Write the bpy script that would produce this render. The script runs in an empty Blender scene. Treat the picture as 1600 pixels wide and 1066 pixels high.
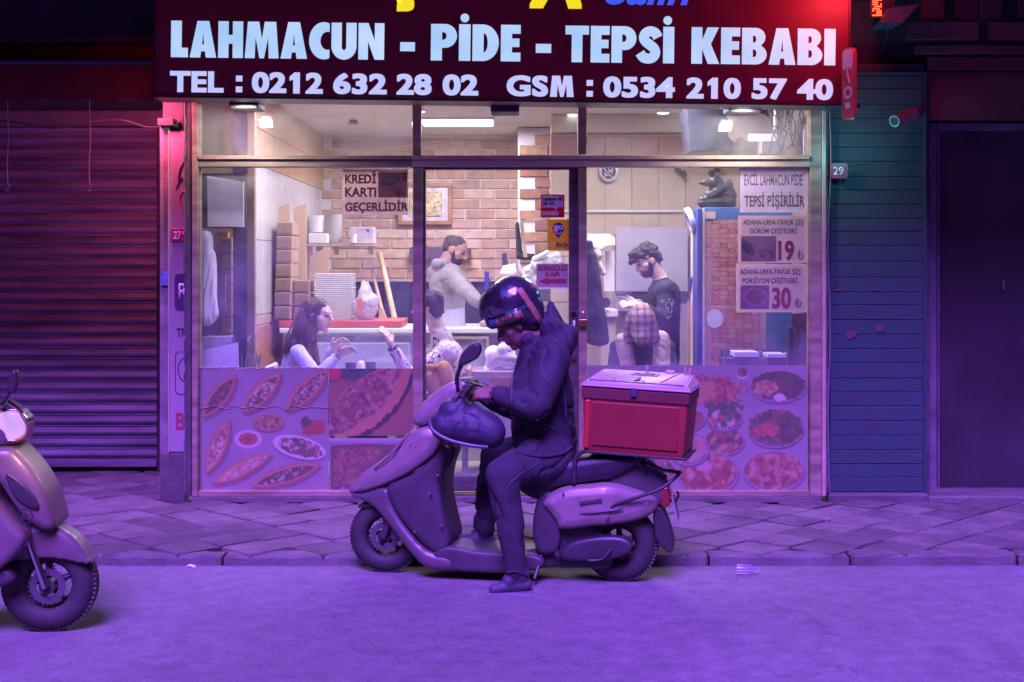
import bpy, bmesh, math, random
import numpy as np
from mathutils import Vector, Matrix, noise
random.seed(7); np.random.seed(7)
R = math.radians
scn = bpy.context.scene
col = scn.collection

# ------------------------------------------------------------------ camera, sky, sun, exposure
F = 2133.0; HZ = 415.0; CZ = 1.6
cd = bpy.data.cameras.new('camera'); cam = bpy.data.objects.new('camera', cd); col.objects.link(cam)
cam.location = (0, 0, CZ); cam.rotation_euler = (R(90), 0, 0)
cd.sensor_width = 36; cd.lens = 36 * F / 1600; cd.shift_y = -(533 - HZ) / 1600
cd.clip_start = 0.05; cd.clip_end = 500
scn.camera = cam

SUN_EL = 50; SUN_AZ = 6
w = bpy.data.worlds.new('World'); scn.world = w; w.use_nodes = True
nt = w.node_tree; bg = nt.nodes['Background']
sky = nt.nodes.new('ShaderNodeTexSky'); sky.sky_type = 'NISHITA'; sky.sun_disc = False
sky.sun_elevation = R(SUN_EL); sky.sun_rotation = R(180 + SUN_AZ)
tint = nt.nodes.new('ShaderNodeMix'); tint.data_type = 'RGBA'; tint.blend_type = 'MULTIPLY'
tint.inputs[0].default_value = 1; tint.inputs[7].default_value = (0.42, 0.10, 0.60, 1)
nt.links.new(sky.outputs[0], tint.inputs[6]); nt.links.new(tint.outputs[2], bg.inputs[0])
bg.inputs[1].default_value = 0.010
sd = bpy.data.lights.new('sun', 'SUN'); sun = bpy.data.objects.new('sun', sd); col.objects.link(sun)
sd.energy = 3.9; sd.angle = R(27); sd.color = (0.30, 0.10, 0.90)
sun.rotation_euler = (R(90 - SUN_EL), 0, R(-SUN_AZ))
scn.view_settings.view_transform = 'Standard'; scn.view_settings.look = 'None'
scn.view_settings.gamma = 1; scn.view_settings.use_curve_mapping = False
scn.view_settings.exposure = 2.0

# ------------------------------------------------------------------ helpers
def P(px, py, Y): return Vector(((px - 800) / F * Y, Y, CZ - (py - HZ) / F * Y))
def X_(px, Y): return (px - 800) / F * Y
def Z_(py, Y): return CZ - (py - HZ) / F * Y

MATS = {}
def M(name, c=(.5, .5, .5), rough=.6, metal=0, var=.12, scale=6, bump=0, bscale=60, emit=None, es=0, coat=0, trans=0, stretch=None, spec=.5, alpha=None, c2=None):
    if name in MATS: return MATS[name]
    m = bpy.data.materials.new(name); m.use_nodes = True; n = m.node_tree.nodes; l = m.node_tree.links
    b = n['Principled BSDF']
    b.inputs['Roughness'].default_value = rough; b.inputs['Metallic'].default_value = metal
    b.inputs['Coat Weight'].default_value = coat; b.inputs['Specular IOR Level'].default_value = spec
    tc = n.new('ShaderNodeTexCoord'); mp = n.new('ShaderNodeMapping'); l.new(tc.outputs['Object'], mp.inputs[0])
    geo = n.new('ShaderNodeObjectInfo')
    if stretch: mp.inputs['Scale'].default_value = stretch
    add = n.new('ShaderNodeVectorMath'); add.operation = 'ADD'; l.new(mp.outputs[0], add.inputs[0])
    mul = n.new('ShaderNodeMath'); mul.operation = 'MULTIPLY'; mul.inputs[1].default_value = 37
    l.new(geo.outputs['Random'], mul.inputs[0]); l.new(mul.outputs[0], add.inputs[1])
    nz = n.new('ShaderNodeTexNoise'); nz.inputs['Scale'].default_value = scale; nz.inputs['Detail'].default_value = 6
    l.new(add.outputs[0], nz.inputs['Vector'])
    rp = n.new('ShaderNodeValToRGB'); cr = rp.color_ramp
    cr.elements[0].position = .3; cr.elements[1].position = .72
    lo = c2 if c2 else tuple(x * (1 - var) for x in c); hi = c if c2 else tuple(min(1, x * (1 + var)) for x in c)
    cr.elements[0].color = (*lo, 1); cr.elements[1].color = (*hi, 1)
    l.new(nz.outputs['Fac'], rp.inputs[0]); l.new(rp.outputs[0], b.inputs['Base Color'])
    rr = n.new('ShaderNodeMapRange'); rr.inputs[3].default_value = max(.02, rough - .08); rr.inputs[4].default_value = min(1, rough + .1)
    l.new(nz.outputs['Fac'], rr.inputs[0]); l.new(rr.outputs[0], b.inputs['Roughness'])
    if bump:
        nb = n.new('ShaderNodeTexNoise'); nb.inputs['Scale'].default_value = bscale; nb.inputs['Detail'].default_value = 5
        l.new(add.outputs[0], nb.inputs['Vector'])
        bp = n.new('ShaderNodeBump'); bp.inputs['Strength'].default_value = bump; bp.inputs['Distance'].default_value = .01
        l.new(nb.outputs['Fac'], bp.inputs['Height']); l.new(bp.outputs[0], b.inputs['Normal'])
    if emit is not None:
        b.inputs['Emission Color'].default_value = (*emit, 1); b.inputs['Emission Strength'].default_value = es
    if trans:
        tr = n.new('ShaderNodeBsdfTranslucent'); l.new(rp.outputs[0], tr.inputs[0]); mx = n.new('ShaderNodeMixShader'); mx.inputs[0].default_value = trans
        l.new(b.outputs[0], mx.inputs[1]); l.new(tr.outputs[0], mx.inputs[2]); l.new(mx.outputs[0], n['Material Output'].inputs[0])
    MATS[name] = m; return m

def glass_mat(name, tintc=(.93, .94, .97), refl=.10, rough=.03, dirt_veil=.03):
    if name in MATS: return MATS[name]
    m = bpy.data.materials.new(name); m.use_nodes = True; n = m.node_tree.nodes; l = m.node_tree.links
    n.remove(n['Principled BSDF']); out = n['Material Output']
    t = n.new('ShaderNodeBsdfTransparent'); t.inputs[0].default_value = (*tintc, 1)
    g = n.new('ShaderNodeBsdfGlossy'); g.inputs['Roughness'].default_value = rough; g.inputs[0].default_value = (1, 1, 1, 1)
    lw = n.new('ShaderNodeLayerWeight'); lw.inputs[0].default_value = .25
    ml = n.new('ShaderNodeMapRange'); ml.inputs[3].default_value = refl * .45; ml.inputs[4].default_value = .8; l.new(lw.outputs['Fresnel'], ml.inputs[0])
    mx = n.new('ShaderNodeMixShader'); l.new(ml.outputs[0], mx.inputs[0]); l.new(t.outputs[0], mx.inputs[1]); l.new(g.outputs[0], mx.inputs[2])
    d = n.new('ShaderNodeBsdfDiffuse'); d.inputs[0].default_value = (.75, .74, .78, 1)
    nz = n.new('ShaderNodeTexNoise'); nz.inputs['Scale'].default_value = 3; nz.inputs['Detail'].default_value = 8
    tc = n.new('ShaderNodeTexCoord'); l.new(tc.outputs['Object'], nz.inputs['Vector'])
    mr = n.new('ShaderNodeMapRange'); mr.inputs[1].default_value = .4; mr.inputs[2].default_value = .8; mr.inputs[3].default_value = dirt_veil * .4; mr.inputs[4].default_value = dirt_veil * 2.2
    l.new(nz.outputs['Fac'], mr.inputs[0])
    m2 = n.new('ShaderNodeMixShader'); l.new(mr.outputs[0], m2.inputs[0]); l.new(mx.outputs[0], m2.inputs[1]); l.new(d.outputs[0], m2.inputs[2])
    l.new(m2.outputs[0], out.inputs[0]); MATS[name] = m; return m

def emat(name, c, s, var=0, c2=None, scale=2.5):
    if name in MATS: return MATS[name]
    m = bpy.data.materials.new(name); m.use_nodes = True; n = m.node_tree.nodes; l = m.node_tree.links
    b = n['Principled BSDF']; b.inputs['Base Color'].default_value = (*c, 1); b.inputs['Emission Color'].default_value = (*c, 1); b.inputs['Emission Strength'].default_value = s
    b.inputs['Base Color'].default_value = (*[x * .5 for x in c], 1)
    if c2:
        tc = n.new('ShaderNodeTexCoord'); nz = n.new('ShaderNodeTexNoise'); nz.inputs['Scale'].default_value = scale; nz.inputs['Detail'].default_value = 3
        l.new(tc.outputs['Object'], nz.inputs['Vector']); rp = n.new('ShaderNodeValToRGB')
        rp.color_ramp.elements[0].position = .35; rp.color_ramp.elements[1].position = .65
        rp.color_ramp.elements[0].color = (*c2, 1); rp.color_ramp.elements[1].color = (*c, 1)
        l.new(nz.outputs['Fac'], rp.inputs[0]); l.new(rp.outputs[0], b.inputs['Emission Color'])
    MATS[name] = m; return m

def vcol_mat(name, rough=.45, trans=.3):
    if name in MATS: return MATS[name]
    m = bpy.data.materials.new(name); m.use_nodes = True; n = m.node_tree.nodes; l = m.node_tree.links
    b = n['Principled BSDF']; b.inputs['Roughness'].default_value = rough
    a = n.new('ShaderNodeVertexColor'); a.layer_name = 'print'
    l.new(a.outputs[0], b.inputs['Base Color'])
    tr = n.new('ShaderNodeBsdfTranslucent'); l.new(a.outputs[0], tr.inputs[0]); mx = n.new('ShaderNodeMixShader'); mx.inputs[0].default_value = trans
    l.new(b.outputs[0], mx.inputs[1]); l.new(tr.outputs[0], mx.inputs[2]); l.new(mx.outputs[0], n['Material Output'].inputs[0])
    MATS[name] = m; return m

def props(o, label=None, cat=None, group=None, kind=None, category=None):
    cat = cat or category
    if label: o['label'] = label
    if cat: o['category'] = cat
    if group: o['group'] = group
    if kind: o['kind'] = kind
    return o

BASEM = {}   # world matrix of every root and part
def link(name, me, mats=None, parent=None, center=True, smooth=False, auto=None, **kw):
    """me: mesh given in world coordinates (or in the root's local frame when the root is given in LOCAL)."""
    if isinstance(me, bmesh.types.BMesh):
        bm = me; me = bpy.data.meshes.new(name); bm.normal_update(); bm.to_mesh(me); bm.free()
    me.name = name
    if mats is not None:
        if not isinstance(mats, (list, tuple)): mats = [mats]
        if len(me.materials) == 0:
            for m in mats: me.materials.append(m)
    if smooth:
        me.shade_smooth()
        if auto: me.set_sharp_from_angle(angle=R(auto))
    o = bpy.data.objects.new(name, me); col.objects.link(o)
    n = len(me.vertices); c = Vector((0, 0, 0))
    if n and center:
        a = np.empty(n * 3, np.float32); me.vertices.foreach_get('co', a); a = a.reshape(-1, 3)
        lo = a.min(0); hi = a.max(0); c = Vector(((lo[0] + hi[0]) / 2, (lo[1] + hi[1]) / 2, lo[2]))
        me.transform(Matrix.Translation(-c))
    W = Matrix.Translation(c)
    if parent is not None:
        pw = BASEM[parent.name]
        if parent.name in LOCAL:               # mesh coordinates are in the frame of the local root
            pr = LOCAL[parent.name]
            W = pr @ W
        o.parent = parent; o.matrix_parent_inverse = Matrix.Identity(4)
        o.matrix_basis = pw.inverted() @ W
        if parent.name in LOCAL: LOCAL[o.name] = LOCAL[parent.name]
    else:
        o.matrix_basis = W
    BASEM[o.name] = W
    return props(o, **kw)
LOCAL = {}
def root(name, loc, label, cat, group=None, yaw=0, local=False):
    o = bpy.data.objects.new(name, None); col.objects.link(o); o.empty_display_size = .1
    W = Matrix.Translation(Vector(loc)) @ Matrix.Rotation(yaw, 4, 'Z')
    o.matrix_basis = W; BASEM[o.name] = W
    if local: LOCAL[o.name] = W
    return props(o, label, cat, group)
def dup(o, mat, label=None, parent=None, name=None):
    """copy a thing and its parts, new world matrix"""
    c = o.copy(); col.objects.link(c); c.matrix_basis = mat if parent is None else BASEM[parent.name].inverted() @ mat
    if parent is not None: c.parent = parent
    BASEM[c.name] = mat
    if label: c['label'] = label
    for ch in o.children:
        d = ch.copy(); col.objects.link(d); d.parent = c
        for g in ch.children:
            e = g.copy(); col.objects.link(e); e.parent = d
    return c
def piece(name, me, W, parent, mat=None):
    o = bpy.data.objects.new(name, me); col.objects.link(o); o.parent = parent
    o.matrix_basis = BASEM[parent.name].inverted() @ W; BASEM[o.name] = W
    if mat is not None and len(me.materials) == 0: me.materials.append(mat)
    return o

def box(bm, x0, x1, y0, y1, z0, z1, bev=0, mat=None, seg=1):
    g = bmesh.ops.create_cube(bm, size=1)
    vs = g['verts']
    T = Matrix.Translation(((x0 + x1) / 2, (y0 + y1) / 2, (z0 + z1) / 2)) @ Matrix.Diagonal((abs(x1 - x0), abs(y1 - y0), abs(z1 - z0), 1))
    if mat is not None: T = mat @ T
    bmesh.ops.transform(bm, matrix=T, verts=vs)
    if bev:
        es = list({e for v in vs for e in v.link_edges})
        bmesh.ops.bevel(bm, geom=es, offset=bev, segments=seg, affect='EDGES', profile=.5)
    return bm
def B(*a, **k): return box(bmesh.new(), *a, **k)
def pbox(px0, py0, px1, py1, Y0, Y1, bev=0, bm=None, seg=1):
    """box whose front face (plane Y0) covers the given rectangle"""
    bm = bm or bmesh.new()
    return box(bm, X_(px0, Y0), X_(px1, Y0), Y0, Y1, Z_(py1, Y0), Z_(py0, Y0), bev, seg=seg)
def tube(bm, pts, r, seg=8, cap=True, r1=None):
    pts = [Vector(p) for p in pts]; n = len(pts); rings = []
    up = Vector((0, 0, 1)); prev = None
    for i, p in enumerate(pts):
        d = (pts[min(i + 1, n - 1)] - pts[max(i - 1, 0)]).normalized()
        if prev is None:
            a = d.cross(up)
            if a.length < .1: a = d.cross(Vector((1, 0, 0)))
            a.normalize()
        else:
            a = (prev - d * prev.dot(d)).normalized()
        prev = a; b = d.cross(a)
        rr = r[i] if isinstance(r, (list, tuple)) else (r if r1 is None else r + (r1 - r) * i / (n - 1))
        rings.append([bm.verts.new(p + a * math.cos(t) * rr + b * math.sin(t) * rr) for t in [2 * math.pi * k / seg for k in range(seg)]])
    for i in range(n - 1):
        for k in range(seg):
            bm.faces.new((rings[i][k], rings[i][(k + 1) % seg], rings[i + 1][(k + 1) % seg], rings[i + 1][k]))
    if cap:
        bm.faces.new(rings[0][::-1]); bm.faces.new(rings[-1])
    return bm
def curve(pts, n=6):
    """Catmull-Rom through points"""
    pts = [Vector(p) for p in pts]; out = []
    for i in range(len(pts) - 1):
        p0 = pts[max(i - 1, 0)]; p1 = pts[i]; p2 = pts[i + 1]; p3 = pts[min(i + 2, len(pts) - 1)]
        for k in range(n):
            t = k / n
            out.append(.5 * ((2 * p1) + (-p0 + p2) * t + (2 * p0 - 5 * p1 + 4 * p2 - p3) * t * t + (-p0 + 3 * p1 - 3 * p2 + p3) * t ** 3))
    out.append(pts[-1]); return out
def cyl(bm, c, axis, r, h, seg=24, r2=None):
    c = Vector(c); axis = Vector(axis).normalized()
    g = bmesh.ops.create_cone(bm, cap_ends=True, segments=seg, radius1=r, radius2=r if r2 is None else r2, depth=h)
    q = Vector((0, 0, 1)).rotation_difference(axis).to_matrix().to_4x4()
    bmesh.ops.transform(bm, matrix=Matrix.Translation(c) @ q, verts=g['verts']); return bm
def lathe(bm, prof, M4=Matrix.Identity(4), seg=32, closed=False):
    """prof: (radius, height) turned round Z, then M4"""
    rings = []
    for r, h in prof:
        rings.append([bm.verts.new(M4 @ Vector((r * math.cos(2 * math.pi * k / seg), r * math.sin(2 * math.pi * k / seg), h))) for k in range(seg)])
    m = len(rings)
    for i in range(m if closed else m - 1):
        a = rings[i]; b = rings[(i + 1) % m]
        for k in range(seg):
            try: bm.faces.new((a[k], a[(k + 1) % seg], b[(k + 1) % seg], b[k]))
            except ValueError: pass
    return bm
def prism(pts, v0, v1, bev=0, seg=2, bm=None):
    """outline pts (x,z) extruded along y from v0 to v1"""
    own = bm is None; bm = bm or bmesh.new()
    f = [bm.verts.new((p[0], v0, p[1])) for p in pts]; b = [bm.verts.new((p[0], v1, p[1])) for p in pts]
    fs = [bm.faces.new(f), bm.faces.new(b[::-1])]
    n = len(pts)
    for i in range(n): fs.append(bm.faces.new((f[i], b[i], b[(i + 1) % n], f[(i + 1) % n])))
    bmesh.ops.recalc_face_normals(bm, faces=fs)
    if bev:
        es = [e for e in {e for v in f + b for e in v.link_edges} if (e.verts[0] in f) == (e.verts[1] in f)]
        bmesh.ops.bevel(bm, geom=es, offset=bev, segments=seg, affect='EDGES', profile=.5)
    return bm
def smooth_outline(pts, n=4):
    p = [Vector((a[0], a[1], 0)) for a in pts]; m = len(p); out = []
    for i in range(m):
        p0, p1, p2, p3 = p[i - 1], p[i], p[(i + 1) % m], p[(i + 2) % m]
        for k in range(n):
            t = k / n
            q = .5 * ((2 * p1) + (-p0 + p2) * t + (2 * p0 - 5 * p1 + 4 * p2 - p3) * t * t + (-p0 + 3 * p1 - 3 * p2 + p3) * t ** 3)
            out.append((q.x, q.y))
    return out
def blob(prims=None, bm=None, voxel=.007, smooth=4, name='blob', fold=None):
    """union of tapered capsules ('c',p0,r0,p1,r1,mat) and ellipsoids ('e',centre,(rx,ry,rz),rot,mat), one continuous skin"""
    bm = bm or bmesh.new()
    for pr in prims or []:
        if pr[0] == 'c':
            _, p0, r0, p1, r1 = pr[:5]; p0 = Vector(p0); p1 = Vector(p1)
            d = p1 - p0; n = 10; pts = []; rs = []
            L = d.length
            if L < 1e-5: continue
            dn = d / L
            for t in (-.94, -.7, -.38): pts.append(p0 + dn * r0 * t); rs.append(r0 * math.sqrt(1 - t * t))
            pts.append(p0); rs.append(r0); pts.append(p1); rs.append(r1)
            for t in (.38, .7, .94): pts.append(p1 + dn * r1 * t); rs.append(r1 * math.sqrt(1 - t * t))
            tube(bm, pts, rs, seg=14)
        else:
            _, c, rad, rot = pr[:4]
            g = bmesh.ops.create_icosphere(bm, subdivisions=3, radius=1)
            bmesh.ops.transform(bm, matrix=Matrix.Translation(Vector(c)) @ rot @ Matrix.Diagonal((*rad, 1)), verts=g['verts'])
    me = bpy.data.meshes.new(name); bmesh.ops.recalc_face_normals(bm, faces=bm.faces); bm.to_mesh(me); bm.free()
    o = bpy.data.objects.new('tmp', me); col.objects.link(o)
    md = o.modifiers.new('r', 'REMESH'); md.mode = 'VOXEL'; md.voxel_size = voxel
    if smooth:
        ms = o.modifiers.new('s', 'SMOOTH'); ms.factor = .5; ms.iterations = smooth
    dg = bpy.context.evaluated_depsgraph_get(); out = bpy.data.meshes.new_from_object(o.evaluated_get(dg))
    bpy.data.objects.remove(o); bpy.data.meshes.remove(me)
    out.name = name; out.shade_smooth()
    return out
def coords(me):
    a = np.empty(len(me.vertices) * 3, np.float32); me.vertices.foreach_get('co', a); return a.reshape(-1, 3)
def fcent(me):
    a = np.empty(len(me.polygons) * 3, np.float32); me.polygons.foreach_get('center', a); return a.reshape(-1, 3)
def pdist(prims, P_):
    ds = []
    for pr in prims:
        if pr[0] == 'c':
            p0 = np.array(pr[1]); p1 = np.array(pr[3]); d = p1 - p0; t = np.clip(((P_ - p0) @ d) / max(1e-9, d @ d), 0, 1)
            ds.append(np.linalg.norm(P_ - (p0 + t[:, None] * d), axis=1) - (pr[2] + (pr[4] - pr[2]) * t))
        else:
            Ri = np.array(pr[3].to_3x3().inverted()); q = (P_ - np.array(pr[1])) @ Ri.T / np.array(pr[2])
            ds.append((np.linalg.norm(q, axis=1) - 1) * min(pr[2]))
    return np.array(ds)
def assign(me, prims, nm):
    mi = np.array([pr[-1] for pr in prims]); d = pdist(prims, fcent(me)).argmin(0)
    me.polygons.foreach_set('material_index', mi[d].astype(np.int32)); me.update()
def folds(me, amp, freq, mask_idx=None, seed=0, stretch=(1, 1, 1)):
    """cloth creases pressed into the faces of the given material indices"""
    n = len(me.vertices); V = coords(me); N = np.empty(n * 3, np.float32); me.vertices.foreach_get('normal', N); N = N.reshape(-1, 3)
    mk = np.ones(n, bool)
    if mask_idx is not None:
        mi = np.empty(len(me.polygons), np.int32); me.polygons.foreach_get('material_index', mi)
        mk = np.zeros(n, bool)
        for p, m in zip(me.polygons, mi):
            if m in mask_idx: mk[list(p.vertices)] = True
    off = Vector((seed * 3.1, seed * 1.7, 0))
    for i in np.nonzero(mk)[0]:
        v = Vector(V[i]); q = Vector((v.x * stretch[0], v.y * stretch[1], v.z * stretch[2])) * freq + off
        wq = Vector((q.x + q.z * .55, q.y, q.z * .75 - q.x * .35)); wq += Vector((noise.noise(q * .5), 0, noise.noise(q * .5 + Vector((7, 1, 3))))) * 1.1
        n1 = noise.noise(wq); n2 = noise.noise(wq * 2.1 + Vector((3, 8, 1)))
        V[i] += N[i] * amp * (n1 * .9 + n2 * .35 - max(0, 1 - abs(n1 + .12) * 7) * .55)
    me.vertices.foreach_set('co', V.ravel()); me.update()

def text_mesh(s, x0, y0, x1, y1, Y, bold=.02, shear=0, depth=.0015, name='lettering', sp=1.0, roll=None):
    """lettering that fills the rectangle (pixels of the plane at distance Y)"""
    cu = bpy.data.curves.new('t', 'FONT'); cu.body = s; cu.size = 1; b0 = min(bold, .018); extra = bold - b0; cu.offset = b0; cu.shear = shear; cu.space_character = sp
    cu.resolution_u = 4
    o = bpy.data.objects.new('t', cu); col.objects.link(o)
    dg = bpy.context.evaluated_depsgraph_get(); me = bpy.data.meshes.new_from_object(o.evaluated_get(dg))
    bpy.data.objects.remove(o)
    V0 = coords(me); polys = [list(p.vertices) for p in me.polygons]
    if extra > 0:
        sh_ = [(a * extra, b_ * extra * .8) for a in (-1, -.5, 0, .5, 1) for b_ in (-1, 0, 1)]; Vs = []; Ps = []
        for k, (a, b_) in enumerate(sh_):
            Vs.append(V0 + np.array([a, b_, 0], np.float32)); Ps += [[i + k * len(V0) for i in p] for p in polys]
        kk = np.repeat(np.arange(len(sh_)), len(V0)); V = np.vstack(Vs); bpy.data.meshes.remove(me); me = bpy.data.meshes.new('t'); me.from_pydata(V.tolist(), [], Ps)
    else: V = V0; kk = np.zeros(len(V))
    lo = V.min(0); hi = V.max(0)
    X0, X1, Z0, Z1 = X_(x0, Y), X_(x1, Y), Z_(y1, Y), Z_(y0, Y)
    W = np.zeros_like(V); W[:, 0] = X0 + (V[:, 0] - lo[0]) / (hi[0] - lo[0]) * (X1 - X0)
    W[:, 2] = Z0 + (V[:, 1] - lo[1]) / max(1e-6, hi[1] - lo[1]) * (Z1 - Z0); W[:, 1] = Y - kk * .00012
    if roll:
        cx, cz, a = roll; dx = W[:, 0] - cx; dz = W[:, 2] - cz
        W[:, 0] = cx + dx * math.cos(a) + dz * math.sin(a); W[:, 2] = cz - dx * math.sin(a) + dz * math.cos(a)
    me.vertices.foreach_set('co', W.astype(np.float32).ravel()); me.update()
    bm = bmesh.new(); bm.from_mesh(me); bpy.data.meshes.remove(me)
    r = bmesh.ops.extrude_face_region(bm, geom=bm.faces[:])
    bmesh.ops.translate(bm, verts=[v for v in r['geom'] if isinstance(v, bmesh.types.BMVert)], vec=(0, -depth, 0))
    bmesh.ops.recalc_face_normals(bm, faces=bm.faces)
    return bm

# ------------------------------------------------------------------ painter for printed pictures
class Canvas:
    def __init__(s, w, h, bg):
        s.w, s.h = w, h; s.a = np.ones((h, w, 3), np.float32) * np.array(bg, np.float32)
        s.yy, s.xx = np.mgrid[0:h, 0:w].astype(np.float32)
        s.n = {}
    def noise(s, sc, seed=0):
        k = (sc, seed)
        if k not in s.n:
            rs = np.random.RandomState(seed + 11); g = rs.rand(int(s.h / sc) + 3, int(s.w / sc) + 3).astype(np.float32)
            y = s.yy / sc; x = s.xx / sc; yi = y.astype(int); xi = x.astype(int); fy = y - yi; fx = x - xi
            fy = fy * fy * (3 - 2 * fy); fx = fx * fx * (3 - 2 * fx)
            s.n[k] = (g[yi, xi] * (1 - fx) + g[yi, xi + 1] * fx) * (1 - fy) + (g[yi + 1, xi] * (1 - fx) + g[yi + 1, xi + 1] * fx) * fy
        return s.n[k]
    def put(s, m, c):
        m = np.clip(m, 0, 1)[..., None]; s.a = s.a * (1 - m) + np.array(c, np.float32) * m
    def loc(s, cx, cy, ang):
        dx = s.xx - cx; dy = s.yy - cy; c, t = math.cos(ang), math.sin(ang)
        return dx * c + dy * t, -dx * t + dy * c
    def ell(s, cx, cy, rx, ry, c, ang=0, soft=1.0, ring=None, rough=0, seed=0):
        u, v = s.loc(cx, cy, ang); d = np.sqrt((u / rx) ** 2 + (v / ry) ** 2)
        if rough: d = d + (s.noise(5, seed) - .5) * rough + (s.noise(2.2, seed + 5) - .5) * rough * .6
        k = min(rx, ry)
        m = np.clip((1 - d) * k / soft + .5, 0, 1)
        if ring: m = m * np.clip((d - ring) * k / soft + .5, 0, 1)
        s.put(m, c); return m
    def leaf(s, cx, cy, L, W, ang, c, seed=0, rough=.03):
        u, v = s.loc(cx, cy, ang); hw = W * np.clip(1 - (np.abs(u) / L) ** 2.0, 0, 1) ** .8
        hw = hw * (1 + (s.noise(6, seed) - .5) * rough * 4)
        m = np.clip(hw - np.abs(v) + .5, 0, 1) * (np.abs(u) < L)
        s.put(m, c); return m
    def speck(s, m, cols, n, size, seed=0, stretch=1):
        rs = np.random.RandomState(seed); ys, xs = np.nonzero(m > .5)
        if len(ys) == 0: return
        for _ in range(n):
            i = rs.randint(len(ys)); cx, cy = xs[i], ys[i]; r = size * (.6 + rs.rand() * .8); c = cols[rs.randint(len(cols))]
            x0, x1, y0, y1 = int(max(0, cx - 3 * r * stretch)), int(min(s.w, cx + 3 * r * stretch + 1)), int(max(0, cy - 3 * r * stretch)), int(min(s.h, cy + 3 * r * stretch + 1))
            a = rs.rand() * 3.14; dx = s.xx[y0:y1, x0:x1] - cx; dy = s.yy[y0:y1, x0:x1] - cy
            u = dx * math.cos(a) + dy * math.sin(a); v = -dx * math.sin(a) + dy * math.cos(a)
            k = np.clip(1.5 - np.sqrt((u / (r * stretch)) ** 2 + (v / r) ** 2), 0, 1) * .85 * m[y0:y1, x0:x1]
            s.a[y0:y1, x0:x1] = s.a[y0:y1, x0:x1] * (1 - k[..., None]) + np.array(c, np.float32) * k[..., None]
PK = .95
def print_mesh(name, cv, px0, py0, px1, py1, Y, wave=0, thick=.003):
    """a sheet of real thickness whose front carries the printed picture, one vertex per dot"""
    h, w_ = cv.h, cv.w
    X0, X1, Z0, Z1 = X_(px0, Y), X_(px1, Y), Z_(py1, Y), Z_(py0, Y)
    gx, gz = np.meshgrid(np.linspace(X0, X1, w_), np.linspace(Z1, Z0, h))
    V = np.stack([gx, np.full_like(gx, Y), gz], -1)
    if wave: V[..., 1] += wave * (np.sin(gx * 9 + gz * 3) * .5 + np.sin(gz * 17 + 1) * .3)
    V = V.reshape(-1, 3); n = len(V)
    i = np.arange((h - 1) * (w_ - 1)); r = i // (w_ - 1); c = i % (w_ - 1); a = r * w_ + c
    Fc = np.stack([a, a + w_, a + w_ + 1, a + 1], 1)
    bc = [0, w_ - 1, (h - 1) * w_, h * w_ - 1]                     # back sheet, four corners
    V2 = np.vstack([V, V[bc] + np.array([0, thick, 0])]); q = n
    Fl = Fc.tolist() + [[q, q + 1, q + 3, q + 2], [0, w_ - 1, q + 1, q], [q + 2, q + 3, h * w_ - 1, (h - 1) * w_], [0, q, q + 2, (h - 1) * w_], [w_ - 1, h * w_ - 1, q + 3, q + 1]]
    me = bpy.data.meshes.new(name); me.from_pydata(V2.tolist(), [], Fl)
    ca = me.color_attributes.new('print', 'FLOAT_COLOR', 'POINT')
    C = np.ones((len(V2), 4), np.float32); C[:n, :3] = (cv.a.reshape(-1, 3) * .66 + np.array(CR) * .26) * PK; C[n:, :3] = cv.a.mean((0, 1)); ca.data.foreach_set('color', C.ravel())
    me.update(); return me
def print_strip(name, draw_fn, *a): pass

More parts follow.
